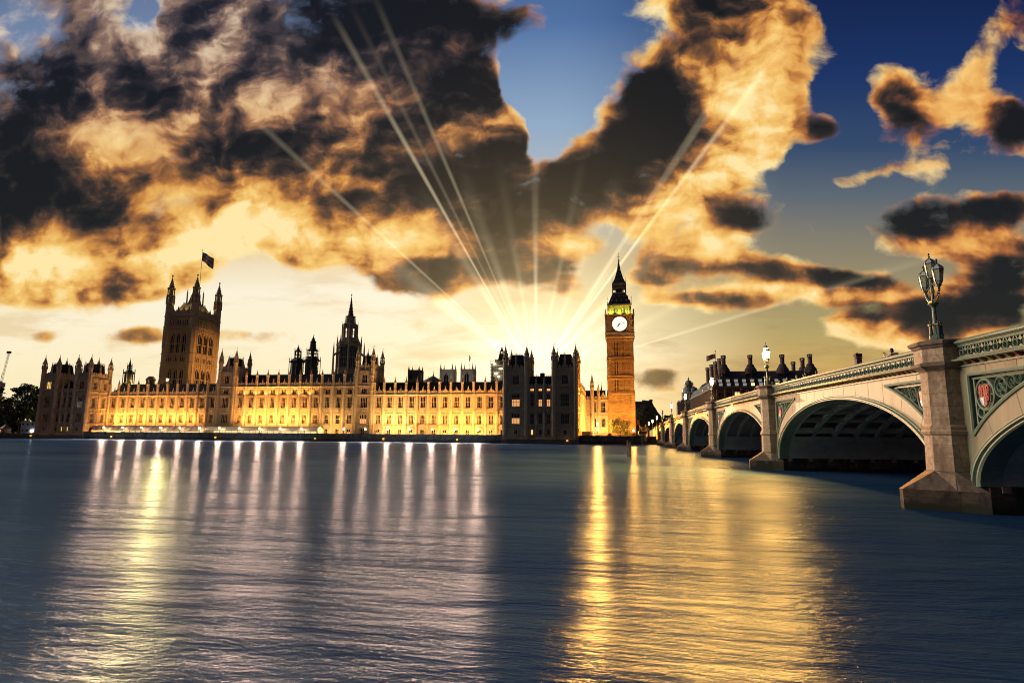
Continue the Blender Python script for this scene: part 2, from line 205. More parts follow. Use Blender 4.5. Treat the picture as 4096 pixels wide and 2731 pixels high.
    sky = k.mix(1.0, sky, k.mix(ray, (0, 0, 0), rgb(255, 236, 190)), 'ADD')
    g1 = k.m('POWER', 0.4, k.m('POWER', k.m('DIVIDE', dist, 0.085), 2.0))
    sky = k.mix(1.0, sky, k.mix(k.m('MULTIPLY', g1, front), (0, 0, 0), (0.28, 0.27, 0.23)), 'ADD')
    g2 = k.m('POWER', 0.4, k.m('POWER', k.m('DIVIDE', dist, 0.24), 2.0))
    sky = k.mix(1.0, sky, k.mix(k.m('MULTIPLY', g2, front), (0, 0, 0), (0.16, 0.105, 0.035)), 'ADD')
    # --- the rest of the dome: dusk-blue cloud behind the viewer, a bright lobe added out of view in the south to light the bridge
    el = k.node('ShaderNodeSeparateXYZ', (d,)).outputs[2]
    nb = k.noise(d, 3.0, 5, 0.6).outputs[0]
    back = k.mix(k.sstep(nb, 0.35, 0.65), rgb(32, 44, 70), rgb(58, 60, 72))
    sky = k.mix(k.sstep(ds, 0.42, 0.2), sky, back)
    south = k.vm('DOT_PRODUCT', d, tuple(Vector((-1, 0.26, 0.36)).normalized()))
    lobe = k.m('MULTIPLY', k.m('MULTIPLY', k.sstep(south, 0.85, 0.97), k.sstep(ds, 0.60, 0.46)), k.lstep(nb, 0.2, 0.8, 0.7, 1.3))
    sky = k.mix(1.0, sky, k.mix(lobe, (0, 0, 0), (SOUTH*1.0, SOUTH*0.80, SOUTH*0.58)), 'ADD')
    nish = k.n.new('ShaderNodeTexSky'); nish.sky_type = 'NISHITA'; nish.sun_disc = False
    nish.sun_elevation = SUN_EL; nish.sun_rotation = SUN_AZ
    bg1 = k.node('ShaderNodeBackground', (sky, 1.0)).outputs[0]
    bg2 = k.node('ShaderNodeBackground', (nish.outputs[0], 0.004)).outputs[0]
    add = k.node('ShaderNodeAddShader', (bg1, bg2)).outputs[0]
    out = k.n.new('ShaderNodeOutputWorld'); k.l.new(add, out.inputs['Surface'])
    w.cycles.sampling_method = 'MANUAL'; w.cycles.sample_map_resolution = 1024
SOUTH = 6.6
make_world()

def make_sun():
    l = bpy.data.lights.new('sun', 'SUN'); l.energy = 2.0; l.angle = R_(0.5); l.color = (1.0, 0.72, 0.42)
    o = bpy.data.objects.new('sun', l); COL.objects.link(o)
    o.rotation_euler = (-SUN_DIR).to_track_quat('-Z', 'Y').to_euler()
make_sun()
# ------------------------------------------------------------------ mesh helpers
class MB:
    """collects faces (with a material slot each) and links them as ONE mesh object"""
    def __init__(self, T=None): self.v = []; self.f = []; self.mi = []; self.T = T
    def pt(self, p):
        p = Vector(p)
        if self.T is not None: p = self.T @ p
        self.v.append(p); return len(self.v)-1
    def face(self, pts, m=0):
        self.f.append([self.pt(p) for p in pts]); self.mi.append(m)
    def box(self, x0, x1, y0, y1, z0, z1, m=0):
        i = [self.pt(p) for p in ((x0,y0,z0),(x1,y0,z0),(x1,y1,z0),(x0,y1,z0),(x0,y0,z1),(x1,y0,z1),(x1,y1,z1),(x0,y1,z1))]
        for q in ((0,3,2,1),(4,5,6,7),(0,1,5,4),(1,2,6,5),(2,3,7,6),(3,0,4,7)):
            self.f.append([i[k] for k in q]); self.mi.append(m)
    def loft(self, rings, m=0, cap0=True, cap1=True, closed=True):
        idx = [[self.pt(p) for p in r] for r in rings]; n = len(idx[0])
        for a, b in zip(idx, idx[1:]):
            for k in range(n if closed else n-1):
                self.f.append([a[k], a[(k+1) % n], b[(k+1) % n], b[k]]); self.mi.append(m)
        if cap0 and n > 2: self.f.append(idx[0][::-1]); self.mi.append(m)
        if cap1 and n > 2: self.f.append(idx[-1]); self.mi.append(m)
    def prism(self, poly, z0, z1, m=0):
        self.loft([[(x, y, z0) for x, y in poly], [(x, y, z1) for x, y in poly]], m)
    def lathe(self, cx, cy, prof, n=8, rot=None, m=0):
        rot = math.pi/n if rot is None else rot
        self.loft([[(cx+r*math.cos(rot+2*math.pi*k/n), cy+r*math.sin(rot+2*math.pi*k/n), z) for k in range(n)] for r, z in prof], m)
    def frus(self, x0, x1, y0, y1, z0, X0, X1, Y0, Y1, z1, m=0):
        self.loft([[(x0,y0,z0),(x1,y0,z0),(x1,y1,z0),(x0,y1,z0)], [(X0,Y0,z1),(X1,Y0,z1),(X1,Y1,z1),(X0,Y1,z1)]], m)
    def extrude(self, poly, vec, m=0):
        vec = Vector(vec); self.loft([[Vector(p) for p in poly], [Vector(p)+vec for p in poly]], m)
    def tube(self, pts, r, n=6, m=0):
        pts = [Vector(p) for p in pts]; rings = []
        for i, p in enumerate(pts):
            d = (pts[min(i+1, len(pts)-1)]-pts[max(i-1, 0)]).normalized()
            a = d.cross(Vector((0, 0, 1)) if abs(d.z) < .9 else Vector((1, 0, 0))).normalized(); b = d.cross(a)
            rr = r[i] if isinstance(r, (list, tuple)) else r
            rings.append([p+a*rr*math.cos(2*math.pi*k/n)+b*rr*math.sin(2*math.pi*k/n) for k in range(n)])
        self.loft(rings, m)
    def ball(self, c, r, m=0, nu=10, nv=6, sz=1.0):
        self.lathe(c[0], c[1], [(max(r*math.sin(math.pi*j/nv), r*.02), c[2]-r*sz*math.cos(math.pi*j/nv)) for j in range(nv+1)], nu, None, m)
    def mesh(self, name, mats):
        me = bpy.data.meshes.new(name); me.from_pydata([tuple(p) for p in self.v], [], self.f)
        for mt in (mats if isinstance(mats, (list, tuple)) else [mats]): me.materials.append(mt)
        me.polygons.foreach_set('material_index', self.mi)
        bm = bmesh.new(); bm.from_mesh(me); bmesh.ops.recalc_face_normals(bm, faces=bm.faces); bm.to_mesh(me); bm.free()
        me.update(); return me
    def build(self, name, mats, parent=None, smooth=False):
        me = self.mesh(name, mats)
        if smooth: me.polygons.foreach_set('use_smooth', [True]*len(me.polygons))
        return place(name, me, parent)

def place(name, me, parent=None):
    """link a mesh whose vertices are in world coordinates; under a parent it is shifted so that it stays put"""
    o = bpy.data.objects.new(name, me); COL.objects.link(o)
    if parent is not None:
        o.parent = parent
        o.location = -world_loc(parent)
    return o
def world_loc(o):
    p = Vector(o.location)
    return p + world_loc(o.parent) if o.parent else p
def inst(name, me, loc, parent=None, rz=0.0):
    """link shared mesh data (modelled about its own origin) at a world point"""
    o = bpy.data.objects.new(name, me); COL.objects.link(o)
    o.location = Vector(loc) - (world_loc(parent) if parent else Vector()); o.rotation_euler = (0, 0, rz)
    if parent is not None: o.parent = parent
    return o
def tag(o, label=None, cat=None, group=None, kind=None):
    if label: o['label'] = label
    if cat: o['category'] = cat
    if group: o['group'] = group
    if kind: o['kind'] = kind
    return o
def thing(name, loc, label, cat, group=None):
    o = bpy.data.objects.new(name, None); COL.objects.link(o); o.location = loc; o.empty_display_size = 0.5
    return tag(o, label, cat, group)
CHILD = {}
def copy_tree(o, parent=None):
    c = o.copy(); COL.objects.link(c)
    if parent is not None: c.parent = parent
    for ch in [x for x in KIDS(o)]: copy_tree(ch, c)
    return c
def KIDS(o): return list(o.children)
def frame(origin, along, out):
    """matrix whose x runs along a wall, y points out of it, z up"""
    a = Vector(along).normalized(); n = Vector(out).normalized()
    m = Matrix((a, n, Vector((0, 0, 1)))).transposed().to_4x4(); m.translation = Vector(origin); return m

# ------------------------------------------------------------------ materials
M = {}
def mat(name, color, rough=0.8, metal=0.0, var=0.0, scale=1.0, var2=None, bump=0.0, emit=None, estr=0.0, spec=0.5, stretch=(1, 1, 1), alpha=None, trans=0.0):
    m = bpy.data.materials.new(name); m.use_nodes = True; k = NT(m.node_tree); b = k.n['Principled BSDF']
    c = col4(color); b.inputs['Roughness'].default_value = rough; b.inputs['Metallic'].default_value = metal
    b.inputs['Specular IOR Level'].default_value = spec
    if trans: b.inputs['Transmission Weight'].default_value = trans
    if var or var2 or bump:
        pos = k.n.new('ShaderNodeNewGeometry').outputs['Position']
        if stretch != (1, 1, 1): pos = k.vm('MULTIPLY', pos, stretch)
        n = k.noise(pos, scale, 6, 0.62).outputs[0]
        lo = tuple(x*(1-var) for x in c[:3]); hi = tuple(min(x*(1+var), 1) for x in c[:3])
        cc = k.ramp(n, [(0.28, lo), (0.5, c), (0.72, hi)])
        if var2:
            n2 = k.noise(k.vm('ADD', pos, (7.3, 2.1, 5.0)), var2[1], 5, 0.65).outputs[0]
            cc = k.mix(k.sstep(n2, var2[2], var2[3]), cc, var2[0])
        k.put(b.inputs['Base Color'], cc)
        if bump:
            bp = k.n.new('ShaderNodeBump'); bp.inputs['Strength'].default_value = bump; bp.inputs['Distance'].default_value = 0.05
            k.put(bp.inputs['Height'], n); k.put(b.inputs['Normal'], bp.outputs[0])
    else: b.inputs['Base Color'].default_value = c
    if emit is not None:
        b.inputs['Emission Color'].default_value = col4(emit); b.inputs['Emission Strength'].default_value = estr
    M[name] = m; return m

def coursed(name, color, cell=(2.2, 0.55), mortar=0.03, dark=0.6, var=0.18, rough=0.85, var2=None, amp=1.0, nscale=0.9, tide=0):
    """stone in courses: brick pattern on the wall's own plane plus mottling"""
    m = mat(name, color, rough); k = NT(m.node_tree); b = k.n['Principled BSDF']
    pos = k.n.new('ShaderNodeNewGeometry').outputs['Position']
    s = k.node('ShaderNodeSeparateXYZ', (pos,))
    hor = k.m('ADD', s.outputs[0], s.outputs[1])
    uv = k.node('ShaderNodeCombineXYZ', (hor, s.outputs[2], 0.0)).outputs[0]
    br = k.n.new('ShaderNodeTexBrick'); k.put(br.inputs['Vector'], uv)
    c = col4(color)
    br.inputs['Color1'].default_value = tuple(x*(1-var) for x in c[:3])+(1,); br.inputs['Color2'].default_value = tuple(min(1, x*(1+var)) for x in c[:3])+(1,)
    br.inputs['Mortar'].default_value = tuple(x*dark for x in c[:3])+(1,)
    br.inputs['Scale'].default_value = 1.0; br.inputs['Mortar Size'].default_value = mortar
    br.inputs['Brick Width'].default_value = cell[0]; br.inputs['Row Height'].default_value = cell[1]
    n = k.noise(pos, nscale, 6, 0.65).outputs[0]
    cc = k.mix(1.0, br.outputs[0], k.ramp(n, [(0.25, tuple(.95-amp*x for x in (.33, .35, .37))), (0.5, (.95, .95, .95)), (0.75, tuple(.95+amp*x for x in (.20, .17, .13)))]), 'MULTIPLY')
    if var2:
        n2 = k.noise(k.vm('MULTIPLY', k.vm('ADD', pos, (3, 9, 4)), (1, 1, .35)), var2[1], 6, 0.65).outputs[0]
        cc = k.mix(k.sstep(n2, var2[2], var2[3]), cc, var2[0])
    if tide:                                     # dark weed up to the high-water mark
        zz = k.m('MULTIPLY_ADD', k.noise(pos, 1.7, 5, .65).outputs[0], .55, s.outputs[2])
        cc = k.mix(k.sstep(zz, tide+.12, tide-.12), cc, (.020, .024, .014))
    k.put(b.inputs['Base Color'], cc)
    bp = k.n.new('ShaderNodeBump'); bp.inputs['Strength'].default_value = 0.35; bp.inputs['Distance'].default_value = 0.04
    k.put(bp.inputs['Height'], n); k.put(b.inputs['Normal'], bp.outputs[0])
    return m

coursed('palace_stone', (.36, .285, .19), (1.6, .5), .02, .7, .16, var2=((.16, .13, .10, 1), .35, .56, .75))
mat('carved_stone', (.34, .27, .18), .85, var=.35, scale=2.2, bump=.4)
mat('pale_stone', (.46, .43, .38), .85, var=.25, scale=1.2)
mat('dark_stone', (.12, .105, .09), .85, var=.35, scale=1.2, bump=.3)
mat('slate', (.014, .020, .034), .85, spec=.08, var=.35, scale=1.6, stretch=(1, 1, 3))
mat('lead_roof', (.07, .085, .10), .5, var=.25, scale=.8)
mat('iron_black', (.02, .022, .026), .5)
mat('gilt', (.75, .48, .14), .32, 1.0)
mat('dull_gilt', (.50, .30, .09), .45, .7, var=.5, scale=9)
mat('window_glass', (.012, .014, .018), .12, spec=.6)
mat('lit_warm', (.3, .2, .1), .4, emit=(1.0, .45, .16), estr=.9)
mat('lit_yellow', (.3, .25, .1), .4, emit=(1.0, .66, .18), estr=1.1)
mat('lit_orange', (.3, .2, .1), .4, emit=(1.0, .42, .10), estr=1.6)
mat('lit_cool', (.2, .2, .2), .4, emit=(.85, .8, .7), estr=.16)
mat('lit_white', (.5, .5, .5), .4, emit=(1.0, .86, .6), estr=6.0)
# ------------------------------------------------------------------ the palace: shared pieces
YF = 254.8      # river front wall
YW = 243.0      # river wall and pavilion fronts
TER = 2.35      # terrace floor

def bay_wall(mb, s0, s1, z0, z1, ops, d0=-0.9, d1=0.0, m=0):
    """one bay of wall with openings stacked on its centre line: ops = (width, zlo, zhi) from below"""
    c = (s0+s1)/2; z = z0
    for w, a, b in ops:
        if a > z: mb.box(s0, s1, d0, d1, z, a, m)
        mb.box(s0, c-w/2, d0, d1, a, b, m); mb.box(c+w/2, s1, d0, d1, a, b, m); z = b
    if z1 > z: mb.box(s0, s1, d0, d1, z, z1, m)

def window_meshes(w, h, lights, transoms=1, head=True, fr=0.10):
    mb = MB(); y0, y1 = -0.60, -0.34
    mb.box(-w/2, -w/2+fr, y0, y1, 0, h); mb.box(w/2-fr, w/2, y0, y1, 0, h)
    mb.box(-w/2+fr, w/2-fr, y0, y1, h-fr, h); mb.box(-w/2+fr, w/2-fr, y0, y1+.1, 0, fr)
    lw = (w-2*fr)/lights
    for i in range(1, lights): mb.box(-w/2+fr+lw*i-.05, -w/2+fr+lw*i+.05, y0, y1, fr, h-fr)
    for t in range(1, transoms+1):
        z = h*t/(transoms+1)*.96
        for i in range(lights): mb.box(-w/2+fr+lw*i+.07, -w/2+fr+lw*(i+1)-.07, y0+.03, y1-.02, z-.06, z+.06)
    if head:                                    # pointed lights at the head
        for i in range(lights):
            a, b = -w/2+fr+lw*i+.07, -w/2+fr+lw*(i+1)-.07; hh = min(.75, h*.16); zt = h-fr; c = (a+b)/2
            mb.extrude([(a, y0+.04, zt), (a, y0+.04, zt-hh), (c, y0+.04, zt)], (0, .2, 0))
            mb.extrude([(b, y0+.04, zt), (c, y0+.04, zt), (b, y0+.04, zt-hh)], (0, .2, 0))
    g = MB(); g.box(-w/2+.02, w/2-.02, -0.80, -0.64, .02, h-.02)
    return mb, g
WIN = {}
def window(parent, key, s, z, T, glass='window_glass', spec=None):
    """a window part with its pane as a sub-part, set into the wall whose frame is T"""
    if spec: 
        if key not in WIN: mb, g = window_meshes(*spec); WIN[key] = (mb.mesh('window', M['carved_stone']), g)
    me, g = WIN[key]
    gk = (key, glass)
    if gk not in WIN:
        if glass.startswith('lit_') and glass in ('lit_warm', 'lit_cool'):   # only the lower lights glow
            zs = [p.z for p in g.v]; xs = [p.x for p in g.v]; zm = min(zs)+(max(zs)-min(zs))*.52; g2 = MB()
            g2.box(min(xs), max(xs), -.80, -.64, min(zs), zm, 0); g2.box(min(xs), max(xs), -.80, -.64, zm, max(zs), 1); WIN[gk] = g2.mesh('pane', [M[glass], M['window_glass']])
        else: WIN[gk] = g.mesh('pane', M[glass])
    out = T.to_3x3() @ Vector((0, 1, 0)); rz = math.atan2(out.y, out.x)-math.pi/2
    o = inst('window', me, T @ Vector((s, 0, z)), parent, rz)
    p = bpy.data.objects.new('pane', WIN[gk]); COL.objects.link(p); p.parent = o
    return o

def crocket_spire(mb, cx, cy, z0, z1, r, n=8, m=0, steps=5, vane=True):
    prof = [(r*1.18, z0), (r*1.18, z0+.18*r)]
    for i in range(steps):
        t0 = i/steps; t1 = (i+.55)/steps
        rr0 = r*(1-t0)*.92+.05; rr1 = r*(1-t1)*.78+.05
        zz = lambda t: z0+.2*r+(z1-z0-.2*r)*t
        prof += [(rr0, zz(t0)), (rr1*.86, zz(t1)), (rr1*1.28, zz(t1+.12/steps)), (rr1*1.15, zz(t1+.25/steps))]
    prof += [(.05, z1), (.16*max(r, .5)+.04, z1+.12), (.04, z1+.3)]
    mb.lathe(cx, cy, prof, n, None, m)
    if vane:
        h = (z1-z0)*.22
        mb.lathe(cx, cy, [(.035, z1+.2), (.03, z1+.2+h)], 5, None, m)
        mb.box(cx-.02, cx+.30*max(r, .6), cy-.02, cy+.02, z1+h*.55, z1+h*.95, m)

def turret(mb, cx, cy, zb, zs, zt, r, m=0, lantern=True):
    """octagonal corner turret: banded shaft, open lantern stage, crocketed spirelet"""
    zl = zs+(zt-zs)*.40
    mb.lathe(cx, cy, [(r, zb), (r, zs-.5), (r*1.22, zs-.2), (r*1.22, zs+.15), (r*.9, zs+.35)], 8, None, m)
    n = max(2, int((zs-zb)/3.2))
    for i in range(1, n): z = zb+(zs-zb)*i/n; mb.lathe(cx, cy, [(r*1.02, z-.2), (r*1.14, z-.1), (r*1.14, z+.1), (r*1.02, z+.2)], 8, None, m)
    for k in range(8):
        a = math.pi/8+k*math.pi/4
        x, y = cx+r*.82*math.cos(a), cy+r*.82*math.sin(a)
        mb.lathe(x, y, [(r*.20, zs+.3), (r*.17, zl)], 4, a, m)
        mb.lathe(cx+r*1.12*math.cos(a), cy+r*1.12*math.sin(a), [(r*.13, zs+.1), (r*.10, zs+.9), (.02, zs+1.5)], 4, a, m)
    mb.lathe(cx, cy, [(r*.30, zs+.3), (r*.30, zl)], 6, None, m)
    mb.lathe(cx, cy, [(r*.98, (zs+zl)/2-.12), (r*.98, (zs+zl)/2+.12)], 8, None, m)
    mb.lathe(cx, cy, [(r*.9, zl-.1), (r*1.08, zl), (r*1.08, zl+.25), (r*.95, zl+.3)], 8, None, m)
    crocket_spire(mb, cx, cy, zl+.25, zt, r*.92, 8, m)

def buttress_mesh(h, hp, ht, r=.62):
    """octagonal buttress shaft from the terrace (z = 0) to the cornice h, pinnacle body hp, tip ht"""
    mb = MB()
    mb.lathe(0, 0, [(r*1.35, 0), (r*1.35, .9), (r*1.1, 1.3), (r*1.08, h*.25), (r*1.2, h*.25+.12), (r, h*.25+.4), (r, h*.52), (r*1.18, h*.52+.15), (r*1.18, h*.62), (r*.98, h*.62+.25),
                    (r*.98, h-.35), (r*1.3, h-.1), (r*1.3, h+.2), (r*.86, h+.4), (r*.84, h+1.9), (r*1.0, h+2.05), (r*1.0, h+2.3), (r*.74, h+2.5), (r*.74, hp-.3), (r*1.12, hp-.1), (r*1.12, hp+.15)], 8)
    for k in range(4):
        a = k*math.pi/2+math.pi/4
        mb.box(r*.9*math.cos(a)-.05, r*.9*math.cos(a)+.05, r*.9*math.sin(a)-.05, r*.9*math.sin(a)+.05, h+.3, hp-.2)
    crocket_spire(mb, 0, 0, hp+.1, ht, r*.86, 8, 0, 4, True)
    return mb.mesh('buttress', M['carved_stone'])

def shield_panel(mb, c, z0, z1, w, m=1):
    """carved heraldic panel: shield, supporters, crown and scrolls in relief"""
    h = z1-z0; zc = (z0+z1)/2
    mb.extrude([(c-.38, 0, zc+.42), (c+.38, 0, zc+.42), (c+.38, 0, zc-.1), (c, 0, zc-.55), (c-.38, 0, zc-.1)], (0, .24, 0), m)
    mb.extrude([(c-.25, 0, zc+.5), (c-.3, 0, zc+.82), (c-.12, 0, zc+.66), (c, 0, zc+.88), (c+.12, 0, zc+.66), (c+.3, 0, zc+.82), (c+.25, 0, zc+.5)], (0, .2, 0), m)
    for s in (-1, 1):
        mb.extrude([(c+s*.5, 0, zc-.55), (c+s*.62, 0, zc+.5), (c+s*.85, 0, zc+.72), (c+s*1.0, 0, zc+.35), (c+s*.85, 0, zc-.05), (c+s*1.08, 0, zc-.6)], (0, .2, 0), m)
        mb.box(c+s*1.45-.09, c+s*1.45+.09, 0, .14, z0+.15, z1-.15, m)

def string(mb, L, z, h=.26, d=.28, s0=0.0, m=1):
    mb.extrude([(s0, 0, z-h*.5), (s0, d*.55, z-h*.5), (s0, d, z-h*.05), (s0, d, z+h*.2), (s0, 0, z+h*.5)], (L-s0, 0, 0), m)

def parapet(mb, s0, s1, z, h, d0=-.45, d1=0.12, step=1.0, m=1):
    mb.box(s0, s1, d0, d1, z, z+h*.5, m)
    n = max(1, round((s1-s0)/step)); w = (s1-s0)/n
    for i in range(n):
        a = s0+i*w
        mb.extrude([(a+w*.12, d0, z+h*.5), (a+w*.88, d0, z+h*.5), (a+w*.88, d0, z+h*.82), (a+w*.5, d0, z+h*1.12), (a+w*.12, d0, z+h*.82)], (0, d1-d0, 0), m)

def gable_roof(mb, s0, s1, d_front, d_back, z0, zr, hips=(0, 0), m=0):
    dm = (d_front+d_back)/2
    a0, a1 = s0+hips[0], s1-hips[1]
    mb.loft([[(s0, d_front, z0), (s1, d_front, z0), (s1, d_back, z0), (s0, d_back, z0)], [(a0, dm+.15, zr), (a1, dm+.15, zr), (a1, dm-.15, zr), (a0, dm-.15, zr)]], m)
def cresting(mb, s0, s1, d, z, m=0, step=.8, h=.7):
    mb.box(s0, s1, d-.05, d+.05, z, z+.12, m)
    n = int((s1-s0)/step)
    for i in range(n+1):
        a = s0+(s1-s0)*i/n; mb.box(a-.05, a+.05, d-.04, d+.04, z+.1, z+h, m)
        if i < n: mb.box(a+.18, a+step-.18, d-.03, d+.03, z+h*.45, z+h*.58, m)

def palace_range(label, x0, x1, n, top_storey=False, arched_ground=True, group='wings of the riverside palace'):
    root = thing('palace_wing', ((x0+x1)/2, YF, TER), label, 'palace wing', group)
    T = frame((x0, YF, 0), (1, 0, 0), (0, -1, 0)); L = x1-x0; b = L/n
    zc = 24.2 if top_storey else 20.4
    w = MB(T)
    ops = [(1.7, TER, 5.6), (1.95, 7.65, 11.9), (2.1, 14.65, 19.8)]
    if top_storey: ops.append((2.1, 20.75, 23.2))
    for i in range(n):
        s0, s1 = i*b, (i+1)*b; c = (s0+s1)/2
        bay_wall(w, s0, s1, TER, zc, ops)
        for sx in (-1, 1):                       # blind panelling on both sides of the windows
            for q in (1.22, 1.62):
                w.box(c+sx*q-.06, c+sx*q+.06, 0, .13, 7.3, 12.0, 1); w.box(c+sx*q-.06, c+sx*q+.06, 0, .13, 14.5, zc-.3, 1)
            for z in (9.6, 17.2): w.box(c+sx*1.42-.14, c+sx*1.42+.14, 0, .18, z, z+1.1, 1)
        for z, ww in ((11.95, 1.3), (19.9, 1.35)):   # hood moulds
            w.box(c-ww, c+ww, 0, .22, z, z+.16, 1)
        w.extrude([(c-1.3, 0, 5.6), (c-.85, 0, 6.15), (c, 0, 6.4), (c+.85, 0, 6.15), (c+1.3, 0, 5.6), (c+1.05, 0, 5.6), (c+.75, 0, 5.95), (c, 0, 6.15), (c-.75, 0, 5.95), (c-1.05, 0, 5.6)], (0, .2, 0), 1)
        shield_panel(w, c, 12.45, 14.35, b)
        # small gablet with a crowned finial behind the parapet
        w.extrude([(c-.8, -.4, zc+1.2), (c+.8, -.4, zc+1.2), (c+.5, -.4, zc+2.2), (c, -.4, zc+3.0), (c-.5, -.4, zc+2.2)], (0, .3, 0), 1)
        w.lathe(*(c, -.25), [(.12, zc+2.9), (.22, zc+3.2), (.05, zc+3.8)], 6, None, 1)
    for z in (7.05, 12.25, 14.45) + ((20.3,) if top_storey else ()): string(w, L, z)
    string(w, L, zc, .5, .45)
    parapet(w, 0, L, zc+.25, 1.5, step=b/5)
    w.box(0, L, -13, -12.1, TER, zc, 0); w.box(0, .9, -12.1, -.9, TER, zc, 0); w.box(L-.9, L, -12.1, -.9, TER, zc, 0)
    w.build('wall', [M['palace_stone'], M['carved_stone']], root)
    r = MB(T); zr = 30.3 if top_storey else 26.2
    gable_roof(r, 0, L, -1.0, -12.5, zc-.1, zr); cresting(r, 0, L, -6.75, zr-.02, 0, 1.0, .5)
    for i in range(n):
        c = (i+.5)*b
        r.frus(c-.45, c+.45, -3.2, -2.0, zc+1.4, c-.1, c+.1, -3.2, -2.9, zc+3.1)
    r.build('roof', M['slate'], root)
    bm = buttress_mesh(zc-TER, zc-TER+5.2, zc-TER+7.4)
    for i in range(n+1):
        if 0 < i < n or True: inst('buttress', bm, T @ Vector((min(max(i*b, .5), L-.5), .3, TER)), root)
    for i in range(n):
        c = (i+.5)*b
        window(root, 'g', c, TER, T, 'lit_warm' if (i*7+n) % 3 == 0 else 'window_glass', (1.7, 3.25, 2, 1))
        window(root, 'w1', c, 7.65, T, 'window_glass', (1.95, 4.25, 3, 1))
        window(root, 'w2', c, 14.65, T, 'window_glass', (2.1, 5.15, 3, 1))
        if top_storey: window(root, 'w3', c, 20.75, T, 'window_glass', (2.1, 2.45, 3, 0))
    return root

def tower_block(w, t, X0, X1, Y0, Y1, z0, zcor, zpar, zsh, ztip, r, rm):
    """square tower head on an existing body: cornice, parapet, four turrets, steep roof. w stone, rm roof"""
    for (o, al, out, L) in (((X0, Y0, 0), (1, 0, 0), (0, -1, 0), X1-X0), ((X1, Y0, 0), (0, 1, 0), (1, 0, 0), Y1-Y0), ((X1, Y1, 0), (-1, 0, 0), (0, 1, 0), X1-X0), ((X0, Y1, 0), (0, -1, 0), (-1, 0, 0), Y1-Y0)):
        w.T = frame(o, al, out); string(w, L, zcor, .5, .5); parapet(w, 0, L, zcor+.25, zpar-zcor, step=1.5)
        rm.T = w.T
    w.T = rm.T = None
    for x in (X0, X1):
        for y in (Y0, Y1):
            mb = MB(); turret(mb, x, y, z0, zsh, ztip, r)
            t.append(mb)
    q = .24; dx, dy = (X1-X0)*q, (Y1-Y0)*q; zr = zsh+(ztip-zsh)*.42
    rm.frus(X0+.9, X1-.9, Y0+.9, Y1-.9, zcor+.3, X0+dx, X1-dx, Y0+dy, Y1-dy, zr)
    rm.T = frame((X0, Y0+dy, 0), (1, 0, 0), (0, -1, 0)); cresting(rm, dx, X1-X0-dx, 0, zr, 0, .7, .8); rm.T = None
    rm.T = frame((X0, Y1-dy, 0), (1, 0, 0), (0, -1, 0)); cresting(rm, dx, X1-X0-dx, 0, zr, 0, .7, .8); rm.T = None
    cx, cy = (X0+X1)/2, (Y0+Y1)/2
    for x, y in ((cx, Y0+.2), (cx, Y1-.2), (X1-.2, cy), (X0+.2, cy)):      # intermediate pinnacles
        mb = MB(); mb.lathe(x, y, [(.5, zcor), (.5, zpar+.6), (.62, zpar+.7), (.62, zpar+.9), (.42, zpar+1.0), (.42, zsh)], 8); crocket_spire(mb, x, y, zsh-.1, zsh+(ztip-zsh)*.52, .5, 8, 0, 3, False); t.append(mb)

